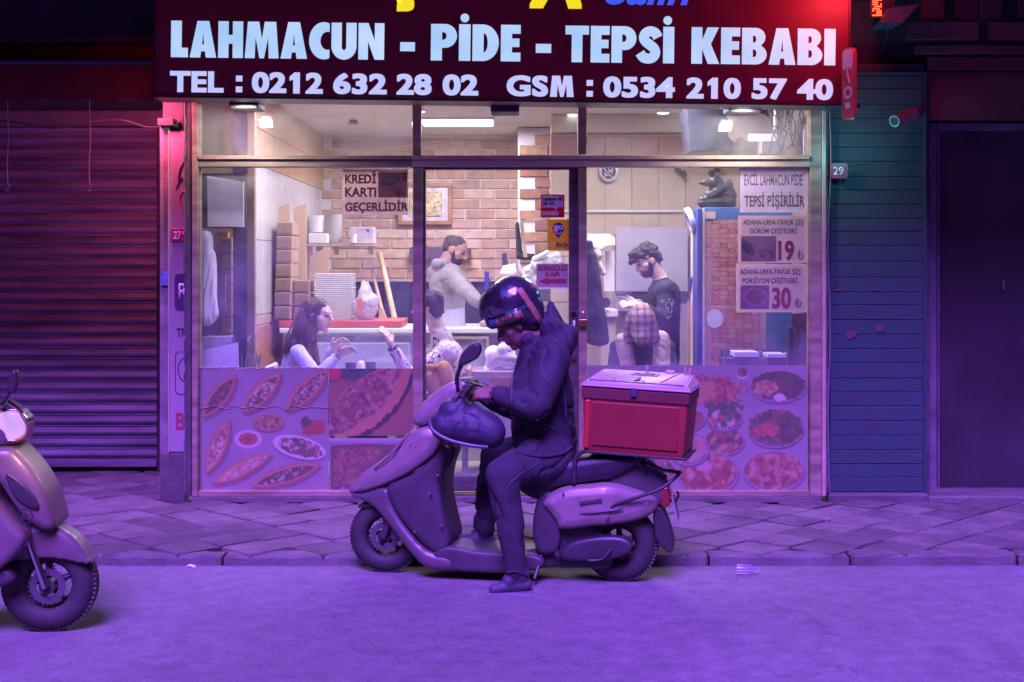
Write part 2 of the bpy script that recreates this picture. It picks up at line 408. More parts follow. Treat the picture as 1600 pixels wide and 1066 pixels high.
# ------------------------------------------------------------------ materials
asphalt = M('asphalt', (.168, .168, .175), .85, var=.18, scale=9, bump=.5, bscale=160)
def speckle(m, scale, amt, crack=0):
    n = m.node_tree.nodes; l = m.node_tree.links; b = n['Principled BSDF']; src = b.inputs['Base Color'].links[0].from_socket
    tc = n.new('ShaderNodeTexCoord'); vo = n.new('ShaderNodeTexVoronoi'); vo.inputs['Scale'].default_value = scale; l.new(tc.outputs['Object'], vo.inputs['Vector'])
    mr = n.new('ShaderNodeMapRange'); mr.inputs[3].default_value = 1 - amt; mr.inputs[4].default_value = 1 + amt; sx = n.new('ShaderNodeSeparateColor'); l.new(vo.outputs['Color'], sx.inputs[0]); l.new(sx.outputs[0], mr.inputs[0])
    fac = mr.outputs[0]
    if crack:
        nz = n.new('ShaderNodeTexNoise'); nz.inputs['Scale'].default_value = .9; nz.inputs['Detail'].default_value = 9; l.new(tc.outputs['Object'], nz.inputs['Vector'])
        a = n.new('ShaderNodeMath'); a.operation = 'SUBTRACT'; a.inputs[1].default_value = .5; l.new(nz.outputs['Fac'], a.inputs[0]); ab = n.new('ShaderNodeMath'); ab.operation = 'ABSOLUTE'; l.new(a.outputs[0], ab.inputs[0])
        m3 = n.new('ShaderNodeMapRange'); m3.inputs[1].default_value = 0; m3.inputs[2].default_value = .006; m3.inputs[3].default_value = 1 - crack; m3.inputs[4].default_value = 1; l.new(ab.outputs[0], m3.inputs[0])
        n2 = n.new('ShaderNodeTexNoise'); n2.inputs['Scale'].default_value = .5; n2.inputs['Detail'].default_value = 5; l.new(tc.outputs['Object'], n2.inputs['Vector']); m4 = n.new('ShaderNodeMapRange'); m4.inputs[1].default_value = .35; m4.inputs[2].default_value = .65; m4.inputs[3].default_value = .82; m4.inputs[4].default_value = 1.1; l.new(n2.outputs['Fac'], m4.inputs[0])
        x = n.new('ShaderNodeMath'); x.operation = 'MULTIPLY'; l.new(fac, x.inputs[0]); l.new(m3.outputs[0], x.inputs[1]); x2 = n.new('ShaderNodeMath'); x2.operation = 'MULTIPLY'; l.new(x.outputs[0], x2.inputs[0]); l.new(m4.outputs[0], x2.inputs[1]); fac = x2.outputs[0]
    vm = n.new('ShaderNodeVectorMath'); vm.operation = 'SCALE'; l.new(src, vm.inputs[0]); l.new(fac, vm.inputs['Scale']); l.new(vm.outputs[0], b.inputs['Base Color'])
speckle(asphalt, 130, .2, .2)
paver_m = M('paver_stone', (.14, .135, .12), .8, var=.3, scale=5, bump=.6, bscale=90)
paver_d = M('paver_stone_dark', (.095, .09, .085), .8, var=.3, scale=5, bump=.6, bscale=90)
speckle(paver_m, 170, .3); speckle(paver_d, 170, .3)
kerb_m = M('kerb_concrete', (.12, .115, .11), .85, var=.3, scale=6, bump=.7, bscale=60)
mortar = M('joint_dirt', (.035, .033, .03), .95, var=.3, bump=.5)
plaster = M('dark_plaster', (.06, .055, .06), .9, var=.35, scale=3, bump=.5, bscale=30)
alu = M('aluminium_frame', (.30, .235, .17), .42, metal=.3, var=.35, scale=3, stretch=(1, 1, 6))
alu_l = M('lightened_aluminium', (.50, .40, .30), .4, metal=.3, var=.2, scale=4)  # raised tone carries the floodlight falling on the transoms
rubber = M('black_rubber', (.035, .033, .036), .7, var=.3, bump=.3)
blackp = M('black_plastic', (.032, .03, .034), .45, var=.25, bump=.15, bscale=200)
chrome = M('chrome', (.6, .6, .62), .15, metal=1, var=.05)
steel = M('brushed_steel', (.42, .42, .44), .3, metal=.8, var=.2, scale=4, stretch=(12, 1, 1))
glass = glass_mat('window_glass', dirt_veil=.075)  # diffuse film thickened to lay a haze veil over the interior
skin = M('skin', (.46, .26, .19), .5, var=.1, scale=14, bump=.1, bscale=120)
skin_f = M('fair_skin', (.66, .46, .38), .5, var=.08, scale=14, bump=.1, bscale=120)
hair_d = M('dark_hair', (.025, .018, .016), .5, var=.5, scale=30, bump=1, bscale=140, stretch=(1, 1, .3))
hair_b = M('brown_hair', (.085, .045, .034), .42, var=.55, scale=40, bump=1, bscale=170, stretch=(1.5, 1.5, .18))
white_p = M('white_paint', (.72, .72, .74), .5, var=.06)
wood = M('pale_wood', (.50, .36, .22), .6, var=.2, scale=4, bump=.2, stretch=(1, 1, .2))
dark_red = M('dark_red_paint', (.2, .02, .035), .5, var=.2)

# ================================================================== SETTING
YF = 9.0; YK = 7.28; PZ = .06
link('road', B(-40, 40, -30, YK - .001, -.3, 0), asphalt, kind='structure')
gnd = link('pavement', B(-14, 14, YK + .13, 10.6, -.28, PZ - .022), mortar, kind='structure')
# diamond pavers, each one a stone of its own
S = .275
def paver_mesh(nm, m, seed):
    bm = bmesh.new(); s = S / 2 - .005
    box(bm, -s, s, -s, s, -.03, 0, .004)
    rs = random.Random(seed)
    for v in bm.verts: v.co += Vector((rs.uniform(-.003, .003), rs.uniform(-.003, .003), rs.uniform(-.0015, .0015)))
    me = bpy.data.meshes.new(nm); bm.to_mesh(me); bm.free(); me.materials.append(m); return me
pv = [paver_mesh('paver', paver_m, k) for k in range(3)] + [paver_mesh('paver', paver_d, k + 5) for k in range(2)]
d = S / math.sqrt(2); rows = []
j = 0; y = YK + .13 + d * .3
while y < 10.3:
    x = -4.9 + (d if j % 2 else 0)
    while x < 4.5:
        fx = 800 + x / y * F
        if -90 < fx < 1690 and (y < YF - .12 or x < -2.25): rows.append((x, y))
        x += 2 * d
    y += d; j += 1
rows.sort(key=lambda p: p[1])
extra = rows[295:]; rows = rows[:295]
for (x, y) in rows:
    tilt = Matrix.Rotation(random.uniform(-.012, .012), 4, 'X') @ Matrix.Rotation(random.uniform(-.012, .012), 4, 'Y') @ Matrix.Rotation(R(45) + random.uniform(-.02, .02), 4, 'Z')
    piece('paver', random.choice(pv), Matrix.Translation((x, y, PZ + random.uniform(-.006, .005))) @ tilt, gnd)
if extra:
    bm = bmesh.new()
    for (x, y) in extra: box(bm, -S / 2 + .005, S / 2 - .005, -S / 2 + .005, S / 2 - .005, -.03, 0, 0, Matrix.Translation((x, y, PZ)) @ Matrix.Rotation(R(45), 4, 'Z'))
    o = link('paver', bm, paver_m, gnd); o['kind'] = 'stuff'
bm = bmesh.new()
kerb = root('kerb', (0, YK, 0), None, None); kerb['kind'] = 'structure'
x = -6
while x < 5.5:
    L_ = random.uniform(.75, 1.0)
    b = B(x, x + L_ - .012, YK + random.uniform(-.006, .006), YK + .135, -.2, PZ + random.uniform(-.006, .003), .012)
    bmesh.ops.subdivide_edges(b, edges=[e for e in b.edges if abs(e.verts[0].co.x - e.verts[1].co.x) > .3], cuts=9)
    for v in b.verts: v.co += Vector((0, random.uniform(-.008, .006) if v.co.y < YK + .02 else 0, random.uniform(-.009, .003) if v.co.z > 0 else 0))
    link('kerb_stone', b, kerb_m, kerb); x += L_

# the building behind and above
link('ground_floor_facade', B(-8, -3.6, 10.36, 10.6, -.05, 2.9), plaster, kind='structure')
wall_u = link('upper_wall', B(-8, 8, 9.12, 9.4, 2.93, 6.5), plaster, kind='structure')
conc = M('dark_concrete', (.05, .045, .05), .9, var=.3, bump=.5)
link('added_shade_slab', B(-8, 8, 7.3, 9.12, 3.36, 3.6), conc, kind='structure')  # added slab, out of view, that shades the upper facade
link('recess_side_wall', B(-2.335, -2.2, 9.13, 10.6, 0, 2.93), plaster, kind='structure')
link('recess_ceiling', B(-8, -2.336, 9.405, 10.6, 2.75, 2.93), plaster, kind='structure')
link('plinth', B(X_(250, 9.03), X_(289, 9.03), 9.03, 9.14, 0, Z_(708, 9.03), .01), M('plinth_concrete', (.085, .075, .08), .9, var=.3, bump=.6), kind='structure')

ob = link('street_side_building', B(-14, 14, -9, -7.2, 0, 5.2), plaster, kind='structure')
link('far_pavement', B(-14, 14, -7.2, -5.6, -.2, .1), kerb_m, kind='structure')
for wx in (-7, -4.5, -2, .5, 3, 5.5): link('window', B(wx, wx + 1.1, -7.19, -7.17, 2.6, 4.2), M('dark_window', (.02, .02, .03), .1), ob)
# shop room
ceil_m = M('ceiling_paint', (.66, .62, .52), .7, var=.05, scale=2)
beige = M('beige_plaster', (.50, .41, .28), .7, var=.08, scale=2)
link('shop_floor', B(-2.19, 2.3, 9.1, 13.7, -.06, .09), M('floor_tile', (.42, .38, .33), .35, var=.1), kind='structure')
link('shop_ceiling', B(-2.19, 2.4, 9.13, 13.7, 2.88, 3.0), ceil_m, kind='structure')
grout = M('pale_grout', (.62, .60, .60), .8, var=.08)
backw = link('back_wall', B(-2.19, 2.4, 13.45, 13.7, 0, 2.88), grout, kind='structure')
sidew = link('left_side_wall', B(-2.19, -1.87, 9.62, 13.45, 0, 2.88), grout, kind='structure')
link('right_side_wall', B(2.14, 2.4, 9.12, 13.45, 0, 2.88), beige, kind='structure')
# bricks on the back wall, each one proud of the joints
bw, bh = .292, .098
def simple_box_mesh(nm, dx, dy, dz, bev, m, wob=0, seed=0):
    bm = B(-dx / 2, dx / 2, -dy, 0, 0, dz, bev); rs = random.Random(seed)
    if wob:
        for v in bm.verts: v.co += Vector((rs.uniform(-wob, wob), rs.uniform(-wob, wob), rs.uniform(-wob, wob)))
    me = bpy.data.meshes.new(nm); bm.to_mesh(me); bm.free(); me.materials.append(m); return me
bcols = [(.48, .31, .23), (.54, .36, .26), (.44, .27, .20), (.58, .41, .31)]
brick_ms = [simple_box_mesh('brick', bw - .016, .02, bh - .016, .004, M('brick_clay_%d' % i, c, .75, var=.25, scale=12, bump=.5), .002, i) for i, c in enumerate(bcols)]
n = 0
r = 0; z = 1.28
while z < 2.79:
    x = -1.87 + bw / 2 + (bw / 2 if r % 2 else 0) - .05
    while x < .28:
        if not (z < 1.3 and -1.2 < x):
            piece('brick', random.choice(brick_ms), Matrix.Translation((x, 13.45, z)), backw); n += 1
        x += bw
    z += bh; r += 1
# beige tiles of the right half (a nearer wall)
tilew = link('tiled_partition', B(.33, 2.14, 11.62, 11.75, 0, 2.72), M('tile_joint', (.40, .32, .25), .8), kind='structure')
link('partition_bulkhead', B(.33, 2.14, 11.5, 11.76, 2.724, 2.88, .01), beige, kind='structure')
tile_m = M('beige_tile', (.56, .46, .33), .3, var=.07, scale=3); tile_b = M('brown_border_tile', (.30, .13, .09), .35, var=.2)
tmesh = simple_box_mesh('tile', .226, .012, .385, .002, tile_m); tmesh2 = simple_box_mesh('tile', .226, .012, .20, .002, tile_b)
x = .447
while x < 2.05:
    for z in (.12, .51, .90, 1.29, 1.68): piece('tile', tmesh, Matrix.Translation((x, 11.62, z)), tilew)
    piece('tile', tmesh, Matrix.Translation((x, 11.62, 2.07)), tilew)
    piece('border_tile', tmesh2, Matrix.Translation((x, 11.62, 2.50)), tilew)
    x += .229
link('pipe_rail', tube(bmesh.new(), [(.34, 11.58, 2.06), (2.13, 11.58, 2.06)], .012), white_p, tilew)
# side wall: white tiles above, terracotta below, brown band at the top
tw = M('white_tile', (.52, .51, .52), .22, var=.04); tt = M('terracotta_tile', (.42, .17, .10), .4, var=.15); tbr = M('tan_tile', (.45, .29, .17), .35, var=.15)
def smesh(nm, dy, dz, m):
    bm = B(0, .012, -dy / 2, dy / 2, 0, dz, .002); me = bpy.data.meshes.new(nm); bm.to_mesh(me); bm.free(); me.materials.append(m); return me
sA, sB, sC, sD = smesh('tile', .397, .545, tw), smesh('tile', .397, .325, tt), smesh('tile', .20, .265, tbr), smesh('tile', .397, .06, M('pattern_border', (.5, .33, .3), .4, var=.4, scale=40))
y = 9.83
while y < 13.4:
    for z in (1.24, 1.79): piece('tile', sA, Matrix.Translation((-1.87, y, z)), sidew)
    for z in (.16, .49, .82): piece('tile', sB, Matrix.Translation((-1.87, y, z)), sidew)
    piece('border_tile', sD, Matrix.Translation((-1.87, y, 1.163)), sidew)
    y += .4
y = 9.73
while y < 13.4:
    for z in (2.34, 2.61): piece('tile', sC, Matrix.Translation((-1.87, y, z)), sidew)
    y += .203
# brick flue and oven front
flue = root('oven_flue', (.3, 12.6, 0), 'brown brick oven flue beside the pale brick wall', 'oven')
link('flue_core', B(.055, .62, 12.62, 13.43, 1.0, 2.87), grout, flue)
fb = [simple_box_mesh('brick', .26, .02, .088, .004, M('flue_brick_%d' % i, c, .8, var=.3, scale=12, bump=.5), .002, i) for i, c in enumerate([(.32, .17, .11), (.26, .12, .08), (.38, .22, .13)])]
z = 1.02; r = 0
while z < 2.8:
    for x in ((.20, .48) if r % 2 == 0 else (.34,)): piece('brick', random.choice(fb), Matrix.Translation((x, 12.62, z)), flue)
    z += .1; r += 1
oven = root('pide_oven', (-.6, 13.2, 0), 'dark oven mouth with a steel lintel below the brick wall', 'oven')
ox0, ox1 = X_(553, 13.1), X_(800, 13.1)
link('oven_mouth', B(ox0, ox1, 13.25, 13.43, .1, 1.44), M('oven_mouth_dark', (.02, .022, .035), .6, var=.6, scale=5), oven)  # solid dark block fills the oven opening
link('steel_lintel', B(ox0 - .02, ox1, 13.2, 13.42, 1.445, 1.47), alu_l, oven)
link('oven_door', pbox(600, 440, 640, 500, 13.05, 13.2, .01), M('oven_iron', (.05, .06, .12), .35, metal=.5, var=.3), oven)
link('blue_pilot_strip', pbox(757, 425, 764, 500, 13.1, 13.2), M('blue_enamel', (.03, .04, .32), .3), oven)

# ================================================================== SHOPFRONT
sf = root('shopfront', (0, YF, 0), 'aluminium framed glass shopfront lit from inside, beside the teal boards', 'shopfront')
def fr(name, x0, y0, x1, y1, Y0=8.95, Y1=9.05, m=alu, parent=sf, bev=.004): return link(name, pbox(x0, y0, x1, y1, Y0, Y1, bev), m, parent)
def post(x0, x1, y0, y1, m=alu, parent=sf, Y0=8.95, Y1=9.05, nm='mullion'):
    bm = pbox(x0, y0, x1, y1, Y0, Y1, .004)
    link(nm, bm, m, parent)
YB = 776
post(290, 299, 150, YB, nm='side_post', m=M('dull_steel', (.10, .095, .10), .5, metal=.4, var=.4, scale=4, bump=.2))
post(299.6, 309, 160, YB, Y0=8.93)
post(644, 658, 160, 243); post(645, 661, 261.5, YB)
post(903, 917, 160, 241); post(904, 917, 261, YB)
post(1266, 1284, 160, YB, Y0=8.94); post(1284.6, 1291, 155, YB, m=alu_l, nm='side_post', Y0=8.93)
for a, b in ((309.6, 643.5), (643.5, 917.5), (917.5, 1265.5)):
    bm = pbox(a, 243, b, 249, 8.92, 9.05, .002); pbox(a, 249.6, b, 261, 8.94, 9.05, .003, bm)
    link('transom', bm, alu_l if a > 640 else alu, sf)
for a, b in ((309.6, 644.5), (917.5, 1265.5)):
    bm = pbox(a, 767, b, YB, 8.94, 9.05, .003); link('sill', bm, alu, sf)
fr('head_rail', 290, 148, 1291, 159.5, 8.96, 9.06)
bm = pbox(299, 776.5, 1284, 786, 8.93, 9.08, .004); link('threshold', bm, M('threshold_stone', (.11, .10, .10), .8, var=.3, bump=.4), sf)
# ragged sealant and dents along posts
sealant = M('old_sealant', (.10, .09, .09), .8, var=.5, bump=.8)
for (xx, y0, y1) in ((289.2, 160, 770), (1291.8, 170, 770)):
    pts = [P(xx + random.uniform(-1.2, 1.2), y0 + (y1 - y0) * i / 60, 8.95) for i in range(61)]
    link('sealant_bead', tube(bmesh.new(), pts, [random.uniform(.004, .009) for _ in pts], 6), sealant, sf)
def pane(x0, y0, x1, y1, parent=sf, Y=9.0): return link('glass_pane', B(X_(x0, Y), X_(x1, Y), Y, Y + .005, Z_(y1, Y), Z_(y0, Y)), glass, parent)
pane(309, 160, 644, 243); pane(658, 160, 903, 243); pane(917, 160, 1266, 243)
pane(309, 261.5, 645, 767); pane(917, 261.5, 1266, 767)
# sliding door
door = link('sliding_door', pbox(661.6, 252, 903.4, 265, 8.965, 9.03, .003), M('brown_aluminium', (.115, .10, .10), .4, metal=.5, var=.3, stretch=(1, 1, 6)), sf)
for nm, (a, b, c, d_) in (('door_stile', (889, 265.5, 903.4, 768)), ('door_stile', (661.6, 265.5, 665, 768)), ('bottom_rail', (665.5, 744, 888.5, 768))):
    link(nm, pbox(a, b, c, d_, 8.965, 9.03, .003), MATS['brown_aluminium'], door)
link('door_pane', B(X_(665, 9), X_(889, 9), 9.0, 9.005, Z_(744, 9), Z_(265, 9)), glass, door)
bm = tube(bmesh.new(), curve([P(897, 502, 8.96), P(897, 505, 8.93), P(897, 520, 8.925), P(897, 533, 8.93), P(897, 536, 8.96)]), .008)
link('pull_handle', bm, M('white_handle', (.6, .58, .6), .35), door)
for yy in (490, 560): link('lock_cylinder', cyl(bmesh.new(), P(896, yy, 8.96), (0, 1, 0), .016, .02), chrome, door)
pl = root('padlock', P(911, 508, 8.92), 'brass padlock hanging on the post beside the sliding door', 'padlock')
link('lock_body', pbox(905, 499, 918, 510, 8.91, 8.935, .004, seg=2), M('brass', (.35, .22, .1), .35, metal=.8), pl)
link('shackle', tube(bmesh.new(), curve([P(908, 500, 8.92), P(908, 492, 8.92), P(911.5, 488, 8.92), P(915, 492, 8.92), P(915, 500, 8.92)]), .004), chrome, pl)

# ================================================================== SIGN
YS = 8.45; roll = (X_(790, YS), Z_(96, YS), R(.72))
sign = root('shop_sign', (roll[0], YS, Z_(158, YS)), 'long backlit maroon fascia sign with white lettering above the shop windows', 'sign')
def roll_bm(bm):
    for v in bm.verts:
        dx = v.co.x - roll[0]; dz = v.co.z - roll[1]; a = roll[2]
        v.co.x = roll[0] + dx * math.cos(a) + dz * math.sin(a); v.co.z = roll[1] - dx * math.sin(a) + dz * math.cos(a)
    return bm
face_m = M('maroon_sign_film', (.14, .006, .024), .45, var=.25, scale=3, emit=(.35, .012, .06), es=.006)
link('sign_face', roll_bm(pbox(242, -230, 1325, 154, YS, YS + .25)), face_m, sign)
link('bottom_trim', roll_bm(pbox(240, 154.5, 1327, 159, YS - .012, YS + .26, .004)), M('sign_trim', (.06, .025, .04), .4, metal=.4), sign)
link('side_trim', roll_bm(pbox(238.5, -230, 241.5, 159, YS - .01, YS + .26)), MATS['sign_trim'], sign)
link('side_trim', roll_bm(pbox(1325.5, -230, 1328.5, 159, YS - .01, YS + .26)), MATS['sign_trim'], sign)
lit = emat('backlit_white', (.60, .78, 1.0), .23, c2=(.36, .62, .86), scale=2.2)
lit2 = emat('backlit_white_lilac', (.70, .70, 1.0), .215, c2=(.5, .62, 1.0), scale=2.5)
lit_y = emat('backlit_yellow', (1.0, .82, .02), .22); lit_b = emat('backlit_blue', (.06, .12, 1.0), .2)
def st(s, x0, y0, x1, y1, m=lit, bold=.045, shear=0, sp=1.0):
    link('lettering', text_mesh(s, x0, y0, x1, y1, YS - .002, bold, shear, roll=roll, sp=sp), m, sign)
def arc(cx, cy, rx, ry, a0, a1, n=14): return [(cx + rx * math.cos(R(a0 + (a1 - a0) * k / n)), cy + ry * math.sin(R(a0 + (a1 - a0) * k / n))) for k in range(n + 1)]
def s_shape():
    c = [Vector((a, b_, 0)) for a, b_ in ((.55, .70), (.47, .83), (.32, .87), (.19, .80), (.155, .68), (.22, .58), (.34, .49), (.45, .39), (.48, .27), (.41, .16), (.28, .125), (.14, .16), (.05, .28))]; c = curve(c, 4); Lf = []; Rt = []
    for k in range(len(c)):
        d_ = (c[min(k + 1, len(c) - 1)] - c[max(k - 1, 0)]).normalized(); n_ = Vector((-d_.y, d_.x, 0)) * .138; Lf.append((c[k] + n_)[:2]); Rt.append((c[k] - n_)[:2])
    return Lf + Rt[::-1]
GL = {'L': (.48, [[(0, 0), (.48, 0), (.48, .26), (.30, .26), (.30, 1), (0, 1)]]),
 'A': (.75, [[(0, 0), (.21, 1), (.54, 1), (.75, 0), (.455, 0), (.43, .17), (.32, .17), (.295, 0)], [(.345, .36), (.405, .36), (.375, .70)]]),
 'H': (.70, [[(0, 0), (0, 1), (.29, 1), (.29, .63), (.41, .63), (.41, 1), (.70, 1), (.70, 0), (.41, 0), (.41, .39), (.29, .39), (.29, 0)]]),
 'M': (.96, [[(0, 0), (.08, 1), (.40, 1), (.48, .52), (.56, 1), (.88, 1), (.96, 0), (.68, 0), (.66, .58), (.545, 0), (.415, 0), (.30, .58), (.28, 0)]]),
 'C': (.58, [arc(.42, .5, .42, .51, 68, 292, 26) + arc(.52, .5, .20, .25, 287, 73, 18)]),
 'U': (.71, [[(0, 1)] + arc(.355, .36, .355, .37, 180, 360, 20) + [(.71, 1), (.42, 1)] + arc(.355, .34, .065, .09, 0, -180, 10) + [(.29, 1)]]),
 'N': (.73, [[(0, 0), (0, 1), (.28, 1), (.46, .52), (.46, 1), (.73, 1), (.73, 0), (.46, 0), (.27, .50), (.27, 0)]]),
 'P': (.70, [[(0, 0), (0, 1)] + arc(.38, .675, .32, .325, 90, -90, 18) + [(.30, .35), (.30, 0)], [(.30, .57), (.30, .78)] + arc(.33, .675, .09, .105, 90, -90, 10)]),
 'I': (.31, [[(0, 0), (0, 1), (.31, 1), (.31, 0)]]),
 'D': (.71, [[(0, 0), (0, 1)] + arc(.28, .5, .43, .5, 90, -90, 22), [(.30, .24), (.30, .76)] + arc(.31, .5, .10, .26, 90, -90, 12)]),
 'E': (.53, [[(0, 0), (0, 1), (.53, 1), (.53, .76), (.30, .76), (.30, .625), (.50, .625), (.50, .395), (.30, .395), (.30, .24), (.53, .24), (.53, 0)]]),
 'T': (.66, [[(.18, 0), (.18, .76), (0, .76), (0, 1), (.66, 1), (.66, .76), (.48, .76), (.48, 0)]]),
 'K': (.77, [[(0, 0), (0, 1), (.30, 1), (.30, .66), (.44, 1), (.76, 1), (.54, .54), (.78, 0), (.46, 0), (.30, .40), (.30, 0)]]),
 'B': (.69, [[(0, 0), (0, 1)] + arc(.38, .745, .27, .255, 90, -55, 12) + arc(.38, .27, .31, .27, 55, -90, 14), [(.30, .60), (.30, .79)] + arc(.34, .695, .055, .095, 90, -90, 8), [(.30, .20), (.30, .41)] + arc(.34, .305, .065, .105, 90, -90, 8)]),
 'S': (.645, [s_shape()])}
def block_word(word, x0, y0, x1, y1, Y):
    cu = bpy.data.curves.new('w', 'CURVE'); cu.dimensions = '2D'; cu.fill_mode = 'BOTH'; cu.extrude = .0015; x = 0
    for ch in word:
        w_, cs_ = GL[ch]
        for c in cs_:
            sp = cu.splines.new('POLY'); sp.points.add(len(c) - 1); sp.use_cyclic_u = True
            for k, p in enumerate(c): sp.points[k].co = (x + p[0], p[1], 0, 1)
        x += w_ + .055
    o_ = bpy.data.objects.new('w', cu); col.objects.link(o_); me = bpy.data.meshes.new_from_object(o_.evaluated_get(bpy.context.evaluated_depsgraph_get())); bpy.data.objects.remove(o_)
    bm = bmesh.new(); bm.from_mesh(me); bpy.data.meshes.remove(me); sx_ = (X_(x1, Y) - X_(x0, Y)) / (x - .055); sz_ = Z_(y0, Y) - Z_(y1, Y)
    for v in bm.verts: v.co = Vector((X_(x0, Y) + v.co.x * sx_, Y - .0016 - v.co.z, Z_(y1, Y) + v.co.y * sz_))
    return roll_bm(bm)
for wd, x0, x1 in (('LAHMACUN', 267, 600), ('PIDE', 673, 813), ('TEPSI', 883, 1053), ('KEBABI', 1080, 1305)):
    link('lettering', block_word(wd, x0, 39, x1, 96, YS - .001), lit, sign)
GL['1'] = (.42, [[(.15, 0), (.15, .66), (0, .60), (0, .80), (.20, 1), (.42, 1), (.42, 0)]])
for wd, x0, x1 in (('1', 453, 469), ('1', 1106, 1122), ('M', 860, 897)): link('lettering', block_word(wd, x0, 117.5, x1, 150.5, YS - .001), lit2, sign)
for cx in (725.5, 1042.5):
    link('letter_dot', roll_bm(cyl(bmesh.new(), P(cx, 29, YS - .003), (0, 1, 0), .027, .003, 24)), lit, sign)
for a, b in ((625, 648), (837, 861)): link('dash', roll_bm(pbox(a, 68, b, 82, YS - .0035, YS - .0005)), lit, sign)
for s, x0, x1 in (('TEL', 266, 350), ('02', 394, 448), ('2', 478, 505), ('632', 521, 605), ('28', 620, 675), ('02', 692, 748), ('GS', 792, 857), ('0534', 943, 1055), ('2', 1073, 1100), ('0', 1131, 1158), ('57', 1175, 1230), ('40', 1246, 1302)):
    st(s, x0, 117.5, x1, 150.5, lit2, bold=.045, sp=1.05)
for cx in (374, 922):
    for yy in (128, 145): link('colon_dot', roll_bm(pbox(cx - 5, yy - 4.5, cx + 5, yy + 4.5, YS - .0035, YS - .0005)), lit2, sign)
st('Ş', 596, -76, 662, 20, lit_y, .04); st('A', 826, -70, 908, 12.5, lit_y, .05, .12)
st('Salih', 945, -48, 1080, 5.5, lit_b, .02, .35)
# sign bracket and under-sign lamps
for x in (330, 700, 1000, 1250): link('bracket', roll_bm(pbox(x, 100, x + 8, 112, YS + .26, 9.11)), MATS['sign_trim'], sign)
def flood(px, py, w_, lit_=True, label='', rot=0):
    r_ = root('floodlight', P(px, py, 8.72), label, 'floodlight', 'floodlights under the sign')
    link('lamp_housing', pbox(px - w_ / 2, py - 8, px + w_ / 2, py + 5, 8.66, 8.9, .012, seg=2), blackp, r_)
    link('bracket', pbox(px - 3, py - 26, px + 3, py - 6.6, 8.72, 8.76), blackp, r_)
    link('lamp_glass', pbox(px - 8, py + 5.2, px + 8, py + 6.4, 8.74, 8.82), emat('led_white', (.75, .85, 1), 1.6) if lit_ else blackp, r_)
    if lit_:
        ld = bpy.data.lights.new('led', 'AREA'); ld.energy = 2.0; ld.size = .08; ld.color = (1, .9, .88)
        lo = bpy.data.objects.new('led_light', ld); col.objects.link(lo); lo.parent = r_; lo.matrix_basis = BASEM[r_.name].inverted() @ (Matrix.Translation(P(px, py + 8, 8.60)) @ Matrix.Rotation(R(34), 4, 'X'))
flood(380, 164, 46, label='lit floodlight under the left end of the sign, above the beige reflection')
flood(789, 170, 46, False, label='unlit square black floodlight under the middle of the sign')
flood(1165, 170, 52, label='lit floodlight under the right end of the sign near the cables')

# ================================================================== LEFT: shutter, awning, side panel
YSH = 10.2
sh = root('roller_shutter', (-4, YSH, 0), 'closed corrugated roller shutter of the neighbouring shop with rusty streaks', 'shutter')
slat_m = M('shutter_steel', (.18, .17, .21), .6, metal=.15, var=.45, scale=3, bump=.25, bscale=30, stretch=(.5, 1, 4))
sz = .0837; x0, x1 = -4.75, X_(246, YSH)
bm = bmesh.new(); prof = [(0, .0), (.004, .006), (-.002, .012), (-.018, .03), (-.022, .042), (-.018, .056), (-.002, .072), (.006, .077), (.0, .0815)]
vs = [[bm.verts.new((xx, a, b)) for a, b in prof] for xx in (x0, x1)]
vb = [[bm.verts.new((xx, .012, b)) for b in (0, .0815)] for xx in (x0, x1)]
for k in range(len(prof) - 1): bm.faces.new((vs[0][k], vs[1][k], vs[1][k + 1], vs[0][k + 1]))
bm.faces.new((vb[0][0], vb[0][1], vb[1][1], vb[1][0]))
bm.normal_update(); sme = bpy.data.meshes.new('slat'); bm.to_mesh(sme); bm.free(); sme.materials.append(slat_m); 
zt = Z_(731, YSH) + .06
k = 0
while zt + k * sz < Z_(188, YSH):
    piece('slat', sme, Matrix.Translation((0, YSH + random.uniform(-.003, .003), zt + k * sz)), sh); k += 1
link('bottom_bar', B(x0, x1, YSH - .02, YSH + .02, zt - .055, zt - .004, .006), slat_m, sh)
link('guide_rail', B(x1 + .006, x1 + .09, YSH - .05, YSH + .04, PZ, 2.72, .004), M('dark_steel', (.05, .045, .05), .5, metal=.4, var=.3), sh)
link('shutter_box', B(x0, x1 + .3, YSH - .12, YSH + .16, 2.63, 2.748, .01), M('pink_lintel_paint', (.12, .10, .11), .7, var=.2), sh)
# post and poster panel
postl = root('steel_post', (X_(256, 9.05), 9.05, PZ), 'chipped painted steel post between the shutter and the narrow advertising panel', 'post')
link('post_shaft', B(X_(249.5, 9.05), X_(263, 9.05), 9.05, 9.10, PZ, Z_(197, 9.05), .004), M('post_paint', (.19, .17, .18), .6, var=.45, scale=5, bump=.4), postl)
link('post_cap', B(X_(247, 9.0), X_(272, 9.0), 8.98, 9.12, Z_(197, 9), Z_(185, 9), .004), MATS['dark_steel'], postl)
link('blue_label', pbox(251, 424, 264, 446, 9.03, 9.048), M('blue_sticker', (.12, .18, .5), .5, var=.4, scale=60), postl)
panel = root('advert_panel', (X_(277, 9.02), 9.02, .4), 'narrow pink lit advertising panel with a red 27A plate and half hidden logos', 'sign')
pm = M('panel_print', (.27, .24, .25), .45, var=.08, scale=2)
link('panel_board', pbox(264, 205, 291, 706, 9.03, 9.06, .002), pm, panel)
link('panel_edge', pbox(262.6, 204, 264.4, 707, 9.022, 9.06), alu_l, panel)
link('number_plate', pbox(267.5, 357, 291, 377.5, 9.02, 9.0285, .002), M('plate_red', (.45, .02, .05), .4, var=.06), panel)
